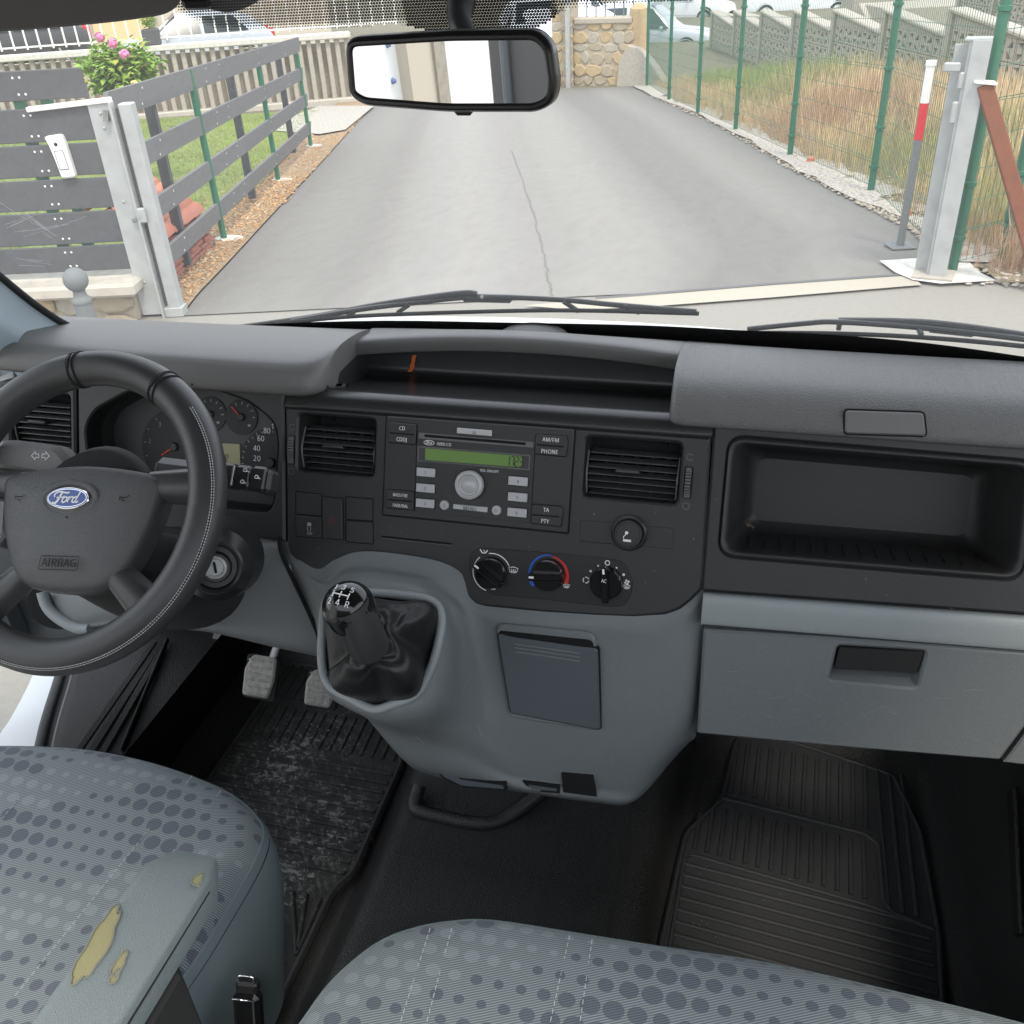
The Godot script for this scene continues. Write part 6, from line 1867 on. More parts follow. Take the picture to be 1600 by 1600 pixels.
func build_seats() -> void:
	var cloth := StandardMaterial3D.new()
	cloth.resource_name = "seat_cloth"
	cloth.albedo_color = grey(0.7)
	cloth.albedo_texture = cloth_texture(4)
	cloth.uv1_scale = Vector3(2.5, 2.5, 2.5)
	cloth.uv1_offset = Vector3(0.13, 0.2, 0)
	cloth.roughness = 0.95
	cloth.rim_enabled = true
	cloth.rim = 0.25
	M["cloth"] = cloth
	# driver's seat cushion
	var ds := thing("front_seat", "driver's seat cushion in grey spotted cloth with vinyl sides, on the left", "seat", Vector3(-0.42, 0, -0.4))
	var edge := spline([Vector3(-0.7943, 0.455, -0.6339), Vector3(-0.6991, 0.46, -0.6704), Vector3(-0.6114, 0.462, -0.6905), Vector3(-0.5116, 0.462, -0.7056), Vector3(-0.4234, 0.462, -0.7057), Vector3(-0.3411, 0.462, -0.6954), Vector3(-0.2775, 0.462, -0.6801), Vector3(-0.2353, 0.46, -0.6603), Vector3(-0.2119, 0.458, -0.6396), Vector3(-0.2008, 0.46, -0.5985), Vector3(-0.1995, 0.462, -0.5289), Vector3(-0.2011, 0.464, -0.4634), Vector3(-0.2086, 0.466, -0.405), Vector3(-0.2159, 0.466, -0.3224), Vector3(-0.2228, 0.466, -0.2515)], 4)
	var c := Vector3(-0.43, 0.478, -0.36)
	var rows := []
	for l: Array in [[1.0, -0.0], [0.985, 0.010], [0.95, 0.020], [0.88, 0.026], [0.75, 0.022], [0.55, 0.012], [0.3, 0.004], [0.02, 0.0]]:
		var row := []
		for p: Vector3 in edge:
			var q: Vector3 = c + (p - c) * l[0]
			q.y = lerpf(c.y - 0.006, p.y, minf(1.0, l[0] * 1.1)) + l[1]
			row.append(q)
		rows.append(row)
	part(ds, "seat_top", Shape.new().grid(rows), M.cloth)
	part(ds, "piping", Shape.new().tube(edge, 0.0022, 6), M.vinyl_side)
	var side := []
	for q: Array in [[0.0, 0.0], [0.006, -0.012], [0.01, -0.05], [0.004, -0.12], [-0.01, -0.2], [-0.03, -0.3]]:
		var row := []
		for i in edge.size():
			var p: Vector3 = edge[i]
			var d := Vector3(p.x - c.x, 0, p.z - c.z).normalized()
			row.append(p + d * q[0] + Vector3(0, q[1], 0))
		side.append(row)
	part(ds, "seat_side", Shape.new().grid(side), M.vinyl_side)
	var th := Shape.new()
	for k in edge.size() - 1:
		if k < 26:
			continue
		for j in 7:
			var a: Vector3 = edge[k].lerp(edge[k + 1], j / 7.0) + Vector3(0.006, -0.012, 0)
			th.tube([a, a.lerp(edge[k + 1] + Vector3(0.006, -0.012, 0), 0.5 / (7.0 - j))], 0.0006, 4)
	part(ds, "side_stitches", th, M.thread_dark).set_meta("kind", "stuff")
	cloth_stitches(ds, [[Vector3(-0.3268, 0.484, -0.6812), Vector3(-0.3468, 0.486, -0.38)], [Vector3(-0.2798, 0.482, -0.6689), Vector3(-0.3038, 0.486, -0.3636)], [Vector3(-0.5257, 0.482, -0.6808), Vector3(-0.5167, 0.486, -0.5219)]])
	part(ds, "seat_base", Shape.new().box(Vector3(0.42, 0.22, 0.5), Transform3D(Basis(), Vector3(-0.44, 0.1, -0.34)), 0.02), M.black_matt)
	# passenger bench
	var ps := thing("passenger_bench", "front edge of the grey spotted passenger bench at the bottom of the view", "seat", Vector3(0.4, 0, -0.3))
	edge = spline([Vector3(-0.0771, 0.478, -0.3271), Vector3(-0.0659, 0.48, -0.3792), Vector3(-0.0543, 0.482, -0.4235), Vector3(-0.0418, 0.482, -0.4706), Vector3(-0.0152, 0.482, -0.5157), Vector3(0.0145, 0.482, -0.5402), Vector3(0.0511, 0.482, -0.5576), Vector3(0.0968, 0.482, -0.5693), Vector3(0.1847, 0.482, -0.5741), Vector3(0.2824, 0.482, -0.5787), Vector3(0.3762, 0.482, -0.5838), Vector3(0.495, 0.482, -0.5807), Vector3(0.6055, 0.482, -0.5746), Vector3(0.7072, 0.482, -0.5641), Vector3(0.7752, 0.482, -0.5472)], 4)
	c = Vector3(0.38, 0.5, -0.2)
	rows = []
	for l: Array in [[1.0, 0.0], [0.985, 0.01], [0.95, 0.018], [0.88, 0.023], [0.75, 0.02], [0.55, 0.012], [0.3, 0.004], [0.02, 0.0]]:
		var row := []
		for p: Vector3 in edge:
			var q: Vector3 = c + (p - c) * l[0]
			q.y = lerpf(c.y - 0.006, p.y, minf(1.0, l[0] * 1.1)) + l[1]
			row.append(q)
		rows.append(row)
	part(ps, "seat_top", Shape.new().grid(rows), M.cloth)
	part(ps, "piping", Shape.new().tube(edge, 0.002, 6), M.vinyl_side)
	side = []
	for q: Array in [[0.0, 0.0], [0.004, -0.02], [0.0, -0.1], [-0.03, -0.25]]:
		var row := []
		for p: Vector3 in edge:
			var d := Vector3(p.x - c.x, 0, p.z - c.z).normalized()
			row.append(p + d * q[0] + Vector3(0, q[1], 0))
		side.append(row)
	part(ps, "seat_side", Shape.new().grid(side), M.vinyl_side)
	cloth_stitches(ps, [[Vector3(0.0415, 0.504, -0.534), Vector3(0.0475, 0.506, -0.4091)], [Vector3(0.0632, 0.504, -0.5389), Vector3(0.072, 0.506, -0.4148)], [Vector3(0.1818, 0.504, -0.5569), Vector3(0.1822, 0.506, -0.4404)], [Vector3(0.2045, 0.504, -0.5577), Vector3(0.2102, 0.506, -0.4469)]])
	part(ps, "seat_base", Shape.new().box(Vector3(0.7, 0.24, 0.36), Transform3D(Basis(), Vector3(0.42, 0.1, -0.3)), 0.02), M.black_matt)
	# armrest
	var ar := thing("armrest", "grey vinyl armrest with yellow foam showing through worn patches", "armrest", Vector3(-0.15, 0.5, -0.3))
	rows = []
	for i in 15:
		var t := i / 14.0
		var z := lerpf(-0.468, -0.02, t)
		var nose := sqrt(clampf(1.0 - pow(1.0 - minf(t / 0.085, 1.0), 2.0), 0.0, 1.0))
		var ring := []
		for k in 20:
			var a := TAU * k / 20.0
			var sx := signf(cos(a)) * pow(absf(cos(a)), 0.4)
			var sy := signf(sin(a)) * pow(absf(sin(a)), 0.4)
			ring.append(Vector3(-0.149 + sx * 0.0355 * lerpf(0.62, 1.0, nose), 0.6475 + sy * 0.0225 * lerpf(0.35, 1.0, nose) + 0.006 * t, z + (0.0 if i else 0.004)))
		rows.append(ring)
	var body := part(ar, "armrest_pad", Shape.new().grid(rows, true), M.vinyl)
	part(ar, "armrest_seam", Shape.new().tube([Vector3(-0.1145, 0.655, -0.43), Vector3(-0.113, 0.66, -0.2), Vector3(-0.113, 0.662, -0.03)], 0.0012, 6), M.thread_dark)
	part(ar, "armrest_core", Shape.new().box(Vector3(0.02, 0.12, 0.36), Transform3D(Basis(), Vector3(-0.124, 0.572, -0.2)), 0.01), M.black_matt)
	for q: Array in [[Vector3(-0.1696, 0.671, -0.3539), 0.0095, 0.034, 0.12], [Vector3(-0.141, 0.671, -0.3432), 0.004, 0.011, 0.15], [Vector3(-0.1379, 0.671, -0.3328), 0.003, 0.006, 0.1], [Vector3(-0.1219, 0.671, -0.4295), 0.004, 0.006, 0.0]]:
		var o := PackedVector2Array()
		for k in 44:
			var a := TAU * k / 44
			var rad := 1.0 + 0.1 * sin(a * 3.0 + q[1] * 900.0) + 0.06 * sin(a * 7.0 + 1.0) + rng.randf_range(-0.05, 0.05)
			o.append(Vector2(cos(a) * q[1] * rad, sin(a) * q[2] * rad).rotated(q[3]))
		var p: Vector3 = q[0]
		var yy := 0.67 + 0.006 * clampf((p.z + 0.468) / 0.448, 0, 1) + 0.0004
		part(body, "bare_foam", Shape.new().plate(o, -0.004, 0.0, Transform3D(Basis(Vector3(1, 0, 0), Vector3(0, 0, -1), Vector3(0, 1, 0)), Vector3(p.x, yy, p.z)), 0.0008), M.foam)
		var torn := []
		for v in o:
			torn.append(Vector3(p.x + v.x * 1.03, yy + 0.0002, p.z - v.y * 1.03))
		part(body, "torn_edge", Shape.new().tube(torn, 0.0009, 5, true), M.torn)


func cloth_stitches(parent: Node3D, lines: Array) -> void:
	var sh := Shape.new()
	for l: Array in lines:
		var n := int((l[0] as Vector3).distance_to(l[1]) / 0.0075)
		for i in n:
			var a: Vector3 = l[0].lerp(l[1], float(i) / n)
			var b: Vector3 = l[0].lerp(l[1], (i + 0.62) / n)
			sh.tube([a, b], 0.00055, 4)
	part(parent, "seam_stitches", sh, M.thread).set_meta("kind", "stuff")


func build_mirror_and_wipers() -> void:
	var m := thing("rear_view_mirror", "interior mirror in a black frame hanging from the windscreen", "mirror", Vector3(0.012, 1.255, -0.9))
	var c: Vector3 = Vector3(0.0116, 1.2565, -0.8994)
	var nn := Vector3(-0.1, -0.05, 0.994).normalized()
	var xf := frame_at(c, nn)
	var inv := xf.affine_inverse()
	var pts := []
	for p: Vector3 in [Vector3(-0.0837, 1.2857, -0.8904), Vector3(0.0066, 1.2862, -0.9171), Vector3(0.0854, 1.2832, -0.9382), Vector3(0.0991, 1.2715, -0.9347), Vector3(0.1069, 1.2422, -0.9181), Vector3(0.1051, 1.2273, -0.908), Vector3(0.092, 1.2219, -0.9007), Vector3(0.0132, 1.2259, -0.8802), Vector3(-0.0616, 1.2347, -0.864), Vector3(-0.075, 1.2424, -0.865)]:
		var v := Vector3(0.31, 1.36, 0)
		var d := p - v
		var q := inv * (v + d * ((c - v).dot(nn) / d.dot(nn)))
		pts.append(Vector2(q.x, q.y))
	var outer := rounded(pts, 0.012, 5)
	var back := []
	for l: Array in [[0.0, 0.0015], [-0.0018, -0.001], [-0.002, -0.012], [0.01, -0.026], [0.028, -0.03]]:
		var row := []
		for p in Shape.inset(Shape.ccw(outer), l[0]):
			row.append(xf * Vector3(p.x, p.y, l[1]))
		back.append(row)
	part(m, "mirror_housing", Shape.new().grid(back, true), M.black_smooth)
	part(m, "mirror_frame", Shape.new().plate(outer, -0.004, 0.0032, xf, 0.002, [Shape.inset(Shape.ccw(outer), 0.0062)]), M.black_smooth)
	part(m, "mirror_glass", Shape.new().plate(Shape.inset(Shape.ccw(outer), 0.0055), -0.004, 0.001, xf), M.mirror_glass)
	part(m, "dip_lever", Shape.new().box(Vector3(0.019, 0.012, 0.008), xf * Transform3D(Basis(), inv * (Vector3(0.017, 1.2217, -0.8787)) * Vector3(1, 1, 0) + Vector3(0, 0, -0.006)), 0.003), M.black_smooth)
	part(m, "mirror_stem", Shape.new().tube(spline([c + Vector3(0.012, 0.02, -0.03), Vector3(0.002, 1.2937, -0.9696), Vector3(-0.0062, 1.3112, -1.0091), Vector3(-0.0162, 1.3232, -1.0445)], 4), PackedFloat32Array([0.011, 0.011, 0.011, 0.0115, 0.012, 0.0125, 0.0135, 0.0145, 0.015, 0.015, 0.016, 0.017, 0.017]), 12), M.black_smooth)
	# wipers lying on the glass
	var w1 := thing("windscreen_wiper", "long wiper lying across the middle of the windscreen, with white bonnet below it", "wiper", Vector3(-0.319, 0.9013, -1.1593), "windscreen wipers")
	var o := -0.022
	part(w1, "wiper_arm", Shape.new().tube(spline([Vector3(-0.4718, 0.8854, -1.1486), Vector3(-0.3229, 0.9052, -1.1691), Vector3(-0.204, 0.9284, -1.1765), Vector3(-0.0932, 0.947, -1.1777), Vector3(-0.0672, 0.9465, -1.1792)], 5), 0.0046, 8), M.black_smooth)
	part(w1, "wiper_blade", Shape.new().tube(spline([Vector3(-0.3599, 0.9051, -1.1414), Vector3(-0.2349, 0.9176, -1.1536), Vector3(-0.0592, 0.9282, -1.1631), Vector3(0.0737, 0.9359, -1.1622), Vector3(0.2339, 0.9417, -1.1532)], 5), 0.0028, 6), M.black_matt)
	part(w1, "blade_frame", Shape.new().tube(spline([Vector3(-0.3375, 0.9075, -1.1479), Vector3(-0.2379, 0.9234, -1.1629), Vector3(-0.1639, 0.9323, -1.1726), Vector3(-0.0673, 0.9432, -1.1786), Vector3(0.0448, 0.9446, -1.1768), Vector3(0.1237, 0.9437, -1.168), Vector3(0.2305, 0.9435, -1.1547)], 5), 0.0036, 6), M.black_smooth)
	part(w1, "arm_joint", bar(Shape.new(), Vector3(-0.0883, 0.9416, -1.1782), Vector3(-0.0183, 0.9415, -1.1811), 0.011, 0.01, 0.003), M.black_smooth)
	for q: Array in [[Vector3(-0.181, 0.9209, -1.1638), Vector3(-0.1626, 0.9318, -1.169)], [Vector3(0.0769, 0.9323, -1.1677), Vector3(0.0543, 0.9435, -1.1732)], [Vector3(-0.2552, 0.9145, -1.1545), Vector3(-0.2415, 0.9218, -1.1591)], [Vector3(0.1582, 0.9361, -1.1619), Vector3(0.137, 0.9442, -1.1634)]]:
		part(w1, "blade_claw", bar(Shape.new(), q[0], q[1], 0.005, 0.006, 0.001), M.black_smooth)
	part(w1, "rivet", Shape.new().lathe([Vector2(0.0026, 0.0), Vector2(0.0, 0.0014)], frame_at(Vector3(-0.0577, 0.946, -1.1714), Vector3(0, 0.3, 1)), 10), M.stone_c)
	var w2 := thing("windscreen_wiper", "wiper at the right edge of the windscreen above the passenger pad", "wiper", Vector3(0.3969, 0.924, -1.1531), "windscreen wipers")
	part(w2, "wiper_blade", Shape.new().tube(spline([Vector3(0.2933, 0.917, -1.1582), Vector3(0.3961, 0.9275, -1.1418), Vector3(0.4953, 0.9347, -1.1231), Vector3(0.6004, 0.9379, -1.1009), Vector3(0.6977, 0.9367, -1.0781)], 5), 0.0028, 6), M.black_matt)
	part(w2, "blade_frame", Shape.new().tube(spline([Vector3(0.2953, 0.9224, -1.1578), Vector3(0.3652, 0.936, -1.1504), Vector3(0.4021, 0.9403, -1.1477), Vector3(0.4951, 0.9425, -1.134), Vector3(0.6018, 0.9417, -1.1131), Vector3(0.6987, 0.9409, -1.0861)], 5), 0.0034, 6), M.black_smooth)
	part(w2, "wiper_arm", Shape.new().tube(spline([Vector3(0.4026, 0.9387, -1.1543), Vector3(0.4674, 0.9439, -1.1462), Vector3(0.523, 0.9456, -1.1376), Vector3(0.6164, 0.9413, -1.12), Vector3(0.7266, 0.9343, -1.0914)], 5), 0.005, 8), M.black_smooth)
	part(w2, "arm_joint", bar(Shape.new(), Vector3(0.5035, 0.9402, -1.1434), Vector3(0.5548, 0.94, -1.1337), 0.012, 0.01, 0.003), M.black_smooth)
	for q: Array in [[Vector3(0.4031, 0.9314, -1.1432), Vector3(0.4039, 0.9386, -1.1482)], [Vector3(0.4955, 0.9358, -1.1267), Vector3(0.4924, 0.9412, -1.133)]]:
		part(w2, "blade_claw", bar(Shape.new(), q[0], q[1], 0.005, 0.006, 0.001), M.black_smooth)


func ground_at(x: float, z: float) -> Vector3:
	return Vector3(x, height_at(x, z), z)


# a board between two ends, each given as upper and lower corner
func board(sh: Shape, tl: Vector3, bl: Vector3, tr: Vector3, br: Vector3, d: float) -> Shape:
	var nn := (tr - tl).cross(bl - tl).normalized() * d / 2
	var f := [tl + nn, tr + nn, br + nn, bl + nn]
	var b := [tl - nn, tr - nn, br - nn, bl - nn]
	sh.quad(f[0], f[3], f[2], f[1])
	sh.quad(b[0], b[1], b[2], b[3])
	for i in 4:
		var j := (i + 1) % 4
		sh.quad(f[i], f[j], b[j], b[i])
	return sh


func build_left_side() -> void:
	var along := Vector3(-0.968, 0, 0.25)
	var towards := Vector3(0.25, 0, 0.968)
	var a := Vector3(-3.41, 0, -5.06)
	# low stone wall with a cream coping
	var wall := thing("garden_wall", "low stone wall with a cream coping below the dark boards beside the gate", "wall", Vector3(-4.2, -0.62, -4.9))
	var wx := Transform3D(Basis(-along, Vector3.UP, towards), a + along * 0.16 + towards * 0.08)
	part(wall, "wall_core", Shape.new().box(Vector3(3.0, 0.3, 0.26), wx * Transform3D(Basis(), Vector3(-1.52, -0.535, -0.16)), 0.02), M.mortar)
	part(wall, "coping", Shape.new().box(Vector3(3.1, 0.085, 0.42), wx * Transform3D(Basis(), Vector3(-1.5, -0.40, -0.1)), 0.018), M.concrete_pale)
	for j in 2:
		var x := -0.02
		var i := 0
		while x > -2.6:
			var w := rng.randf_range(0.16, 0.3)
			var p := []
			for k in 8:
				var t := TAU * k / 8.0 + 0.39
				p.append(Vector2(x - w / 2 + cos(t) * w * 0.54 * rng.randf_range(0.85, 1.05), -0.515 - 0.14 * j + sin(t) * 0.075 * rng.randf_range(0.85, 1.1)))
			part(wall, "stone", Shape.new().plate(PackedVector2Array(p), -0.05, rng.randf_range(-0.012, 0.02), wx, 0.015), [M.stone_a, M.stone_b, M.stone_c][rng.randi() % 3])
			x -= w
			i += 1
	# boards above the wall, fixed to a galvanised upright
	var fence := thing("board_fence", "horizontal charcoal boards above the low stone wall, with white specks", "fence", a + along * 0.8 + Vector3(0, -0.3, 0))
	var fx := Transform3D(Basis(-along, Vector3.UP, towards), a)
	var screws := Shape.new()
	var n := 0
	for q: Vector2 in [Vector2(0.843, 0.685), Vector2(0.642, 0.458), Vector2(0.442, 0.262), Vector2(0.244, 0.067), Vector2(0.05, -0.143), Vector2(-0.158, -0.315)]:
		var right := -0.165 if n else -0.155
		part(fence, "board", Shape.new().box(Vector3(2.6, q.x - q.y, 0.022), fx * Transform3D(Basis(), Vector3(right - 1.3, (q.x + q.y) / 2, 0.0)), 0.004), M.board_dark)
		for x: float in [-0.56, -0.52, -1.15]:
			for y: float in [q.x - 0.035, q.y + 0.035]:
				screws.lathe([Vector2(0.007, 0), Vector2(0, 0.004)], fx * Transform3D(Basis(), Vector3(x + (q.x - y) * 0.1, y, 0.011)), 8)
		n += 1
	part(fence, "screw_heads", screws, M.white_paint)
	for x: float in [-0.42, -0.58, -1.6]:
		part(fence, "back_post", Shape.new().box(Vector3(0.06, 1.1, 0.05), fx * Transform3D(Basis(), Vector3(x, 0.25, -0.04)), 0.004), M.green_paint)
	# gate post and its guide
	var gp := thing("gate_post", "pale galvanised square gate post beside the charcoal boards", "post", Vector3(-3.36, -0.62, -5.07))
	part(gp, "square_tube", Shape.new().box(Vector3(0.078, 1.22, 0.085), fx * Transform3D(Basis(), Vector3(0.05, 0.035, -0.01)), 0.006), M.galvanised)
	part(gp, "foot_plate", Shape.new().box(Vector3(0.12, 0.06, 0.1), fx * Transform3D(Basis(), Vector3(0.045, -0.6, 0.0)), 0.004), M.galvanised)
	part(gp, "upright_angle", Shape.new().box(Vector3(0.14, 1.27, 0.012), fx * Transform3D(Basis(), Vector3(-0.095, 0.02, 0.02)), 0.002), M.galvanised)
	part(gp, "angle_flange", Shape.new().box(Vector3(0.014, 1.3, 0.06), fx * Transform3D(Basis(), Vector3(-0.022, 0.01, 0.035)), 0.002), M.galvanised)
	part(gp, "inner_channel", Shape.new().box(Vector3(0.04, 1.2, 0.03), fx * Transform3D(Basis(), Vector3(-0.004, 0.02, -0.02)), 0.0), M.board_dark)
	part(gp, "top_rail", Shape.new().box(Vector3(0.5, 0.028, 0.04), fx * Transform3D(Basis(Vector3(0, 0, 1), 0.06), Vector3(-0.27, 0.655, 0.02)), 0.004), M.white_paint)
	part(gp, "latch", Shape.new().box(Vector3(0.05, 0.09, 0.03), fx * Transform3D(Basis(), Vector3(0.0, 0.02, 0.05)), 0.008), M.galvanised)
	part(gp, "latch_bolt", Shape.new().box(Vector3(0.07, 0.025, 0.02), fx * Transform3D(Basis(Vector3(0, 0, 1), 0.3), Vector3(-0.03, 0.0, 0.055)), 0.004), M.iron)
	for y: float in [0.6, 0.52, 0.1, -0.4]:
		part(gp, "bolt", Shape.new().lathe([Vector2(0.009, 0.0), Vector2(0.008, 0.006), Vector2(0, 0.007)], fx * Transform3D(Basis(), Vector3(-0.1, y, 0.026)), 8), M.galvanised)
	# intercom
	var icx := fx * Transform3D(Basis(Vector3(0, 0, 1), 0.04), Vector3(-0.395, 0.375, 0.02))
	var ic := thing("intercom", "white bell panel screwed on the charcoal boards", "intercom", icx.origin)
	part(ic, "case", Shape.new().plate(rounded([Vector2(-0.062, 0.12), Vector2(0.045, 0.125), Vector2(0.052, 0.07), Vector2(0.05, -0.12), Vector2(-0.035, -0.12), Vector2(-0.042, 0.06)], 0.02), -0.01, 0.035, icx, 0.012), M.white_paint)
	part(ic, "bell_plate", Shape.new().plate(rr(Vector2(0.004, -0.015), 0.056, 0.11, 0.004), 0.03, 0.0365, icx), M.iron)
	part(ic, "bell_button", Shape.new().plate(rr(Vector2(0.004, -0.015), 0.048, 0.1, 0.004), 0.03, 0.039, icx, 0.002), M.lamp_clear)
	part(ic, "camera_eye", Shape.new().lathe([Vector2(0.011, 0), Vector2(0.008, 0.004), Vector2(0, 0.003)], icx * Transform3D(Basis(), Vector3(0.0, 0.075, 0.035)), 14), M.black_gloss)
	# cast iron bollard with a ball
	var bo := thing("bollard", "grey cast iron bollard topped by a ball, in front of the low wall", "bollard", Vector3(-3.52, -0.62, -4.34))
	var bc: Vector3 = Vector3(-3.431, -0.163, -4.334)
	var bx := frame_at(Vector3(bc.x, 0, bc.z), Vector3.UP)
	var ball := []
	for k in 13:
		var t := -PI / 2 + 0.45 + (PI - 0.45) * k / 12.0
		ball.append(Vector2(cos(t) * 0.068, bc.y + sin(t) * 0.068))
	part(bo, "ball", Shape.new().lathe(ball, bx, 24), M.iron)
	part(bo, "shaft", Shape.new().lathe([Vector2(0.034, bc.y - 0.06), Vector2(0.036, bc.y - 0.09), Vector2(0.042, bc.y - 0.1), Vector2(0.056, bc.y - 0.112), Vector2(0.056, bc.y - 0.13), Vector2(0.05, bc.y - 0.135), Vector2(0.062, -0.62)], bx, 20), M.iron)
	# fence of four long boards along the lane
	var rf := thing("road_fence", "four long grey boards on posts sloping away along the left of the lane", "fence", Vector3(-4.9, -0.9, -9.5))
	var rows := [[Vector3(-3.493, 0.702, -5.095), Vector3(-3.45, 0.562, -4.97), Vector3(-6.343, 0.294, -13.393), Vector3(-6.31, 0.117, -13.298)],
		[Vector3(-3.54, 0.361, -5.232), Vector3(-3.499, 0.232, -5.114), Vector3(-6.318, -0.082, -13.319), Vector3(-6.287, -0.229, -13.23)],
		[Vector3(-3.552, 0.018, -5.269), Vector3(-3.513, -0.104, -5.155), Vector3(-6.335, -0.432, -13.369), Vector3(-6.315, -0.586, -13.31)],
		[Vector3(-3.553, -0.307, -5.272), Vector3(-3.516, -0.421, -5.163), Vector3(-6.322, -0.797, -13.333), Vector3(-6.268, -0.937, -13.175)]]
	var nail := Shape.new()
	for r: Array in rows:
		part(rf, "board", board(Shape.new(), r[0], r[1], r[2], r[3], 0.03), M.board_grey)
		for t: float in [0.08, 0.3, 0.36, 0.6, 0.83]:
			for e: float in [0.2, 0.8]:
				var p: Vector3 = r[0].lerp(r[2], t).lerp(r[1].lerp(r[3], t), e)
				nail.lathe([Vector2(0.008, 0), Vector2(0, 0.004)], frame_at(p + Vector3(0.02, 0, -0.005), Vector3(0.945, 0, -0.325)), 6)
	part(rf, "nail_heads", nail, M.white_paint)
	for q: Array in [[Vector3(-3.891, -0.393, -6.062), Vector3(-3.9, 0.544, -6.087)], [Vector3(-4.823, -0.567, -8.774), Vector3(-4.814, 0.456, -8.749)], [Vector3(-5.861, -0.71, -11.794), Vector3(-5.948, 0.284, -12.048)]]:
		part(rf, "timber_post", Shape.new().box(Vector3(0.07, q[1].y - q[0].y + 0.25, 0.07), Transform3D(Basis(Vector3.UP, 0.33), Vector3(q[0].x, (q[0].y + q[1].y) / 2 - 0.1, q[0].z)), 0.004), M.board_dark)
	var gi := 0
	for q: Array in [[Vector3(-4.1721, -0.726, -7.0729), 1.32, "near", 0], [Vector3(-5.2161, -0.9165, -10.0824), 1.3, "middle", 1], [Vector3(-6.2295, -1.1047, -13.061), 1.22, "far", 2]]:
		var p: Vector3 = q[0]
		var po := single("fence_post", Shape.new().tube([p - Vector3(0, 0.1, 0), p + Vector3(0, q[1], 0)], 0.028, 10), M.green_paint, ["nearest thin green post behind the grey lane boards, beside the bricks", "middle green post behind the grey lane boards", "farthest green post, where the grey lane boards end"][gi], "post", "green posts along the left of the lane")
		part(po, "concrete_foot", Shape.new().flat(ellipse(Vector2.ZERO, 0.13, 0.09, 9), 0.0, frame_at(p + Vector3(0.05, 0.02, 0), Vector3.UP)), M.concrete_white)
		gi += 1
	# bricks stacked against the fence and roof tiles on top
	var b0: Vector3 = Vector3(-3.7872, -0.6429, -5.7412)
	var b1: Vector3 = Vector3(-4.2159, -0.7295, -7.1207)
	var dir := (b1 - b0).normalized()
	var side := dir.cross(Vector3.UP).normalized()
	var bs := thing("brick_stack", "stack of red bricks lying behind the lowest lane board", "bricks", b0.lerp(b1, 0.5))
	for j in 7:
		for i in 6:
			var c := b0 + dir * (0.02 + (i + 0.5 * (j % 2)) * 0.2) + Vector3(0, 0.02 + j * 0.04, 0) - side * (0.05 + rng.randf() * 0.02)
			part(bs, "brick", Shape.new().box(Vector3(0.19, 0.033, 0.11), Transform3D(Basis(dir, Vector3.UP, dir.cross(Vector3.UP)), c), 0.006), M.brick_red)
	var ts := thing("roof_tile_stack", "orange clay roof tiles piled on the red bricks behind the fence", "roof tiles", b0.lerp(b1, 0.5) + Vector3(0, 0.3, 0))
	for j in 5:
		for i in 4:
			var c := b0 + dir * (0.1 + i * 0.28) + Vector3(0, 0.3 + j * 0.055, 0) - side * (0.1 + 0.075 * j)
			var arcp := []
			for e in 2:
				var row := []
				for k in 8:
					var t := PI * k / 7.0
					row.append(c + dir * (-0.13 + 0.29 * e) + side * cos(t) * 0.1 + Vector3(0, sin(t) * 0.07 + 0.01 * e, 0))
				arcp.append(row)
			part(ts, "roof_tile", Shape.new().grid(arcp), M.terracotta)
	# balustrade beyond the lawn
	var w0: Vector3 = Vector3(-8.7269, -1.5842, -20.6726)
	var wd := (Vector3(-16.0, 0, -17.2) - Vector3(w0.x, 0, w0.z)).normalized()
	var bal := thing("balustrade", "pale concrete balustrade with upright balusters beyond the lawn", "balustrade", w0 + wd * 4.0)
	var wl := 10.5
	var bf := Transform3D(Basis(-wd, Vector3.UP, -wd.cross(Vector3.UP)), w0)
	part(bal, "back_wall", Shape.new().box(Vector3(wl, 1.15, 0.2), bf * Transform3D(Basis(), Vector3(-wl / 2, 0.6, -0.35)), 0.0), M.stone_c)
	part(bal, "top_rail", Shape.new().box(Vector3(wl, 0.12, 0.3), bf * Transform3D(Basis(), Vector3(-wl / 2, 1.32, 0.0)), 0.02), M.concrete_white)
	part(bal, "plinth", Shape.new().box(Vector3(wl, 0.16, 0.26), bf * Transform3D(Basis(), Vector3(-wl / 2, 0.02, 0.0)), 0.02), M.concrete_pale)
	var bm := Shape.new().box(Vector3(0.1, 1.2, 0.1), Transform3D(), 0.015).mesh()
	for i in 52:
		part(bal, "baluster", bm, M.concrete_grey, bf * Transform3D(Basis(), Vector3(-0.1 - i * 0.2, 0.68, 0.0)))
	var rail := thing("white_railing", "thin white metal railing standing on the concrete balustrade", "railing", w0 + wd * 4.0 + Vector3(0, 1.4, 0))
	part(rail, "rail_bar", Shape.new().box(Vector3(wl + 2.0, 0.03, 0.03), bf * Transform3D(Basis(), Vector3(-wl / 2, 1.5, 0.0)), 0.0), M.white_paint)
	part(rail, "rail_bar", Shape.new().box(Vector3(wl + 2.0, 0.03, 0.03), bf * Transform3D(Basis(), Vector3(-wl / 2, 2.45, 0.0)), 0.0), M.white_paint)
	var rm := Shape.new().box(Vector3(0.03, 1.0, 0.03)).mesh()
	for i in 50:
		part(rail, "upright_bar", rm, M.white_paint, bf * Transform3D(Basis(), Vector3(1.0 - i * 0.25, 1.95, 0.0)))
	# hydrangea
	bush("hydrangea", "bright green hydrangea bush with pink flower heads behind the boards", Vector3(-6.757, 0.294, -9.831), Vector3(0.46, 0.36, 0.42), 2200, true)
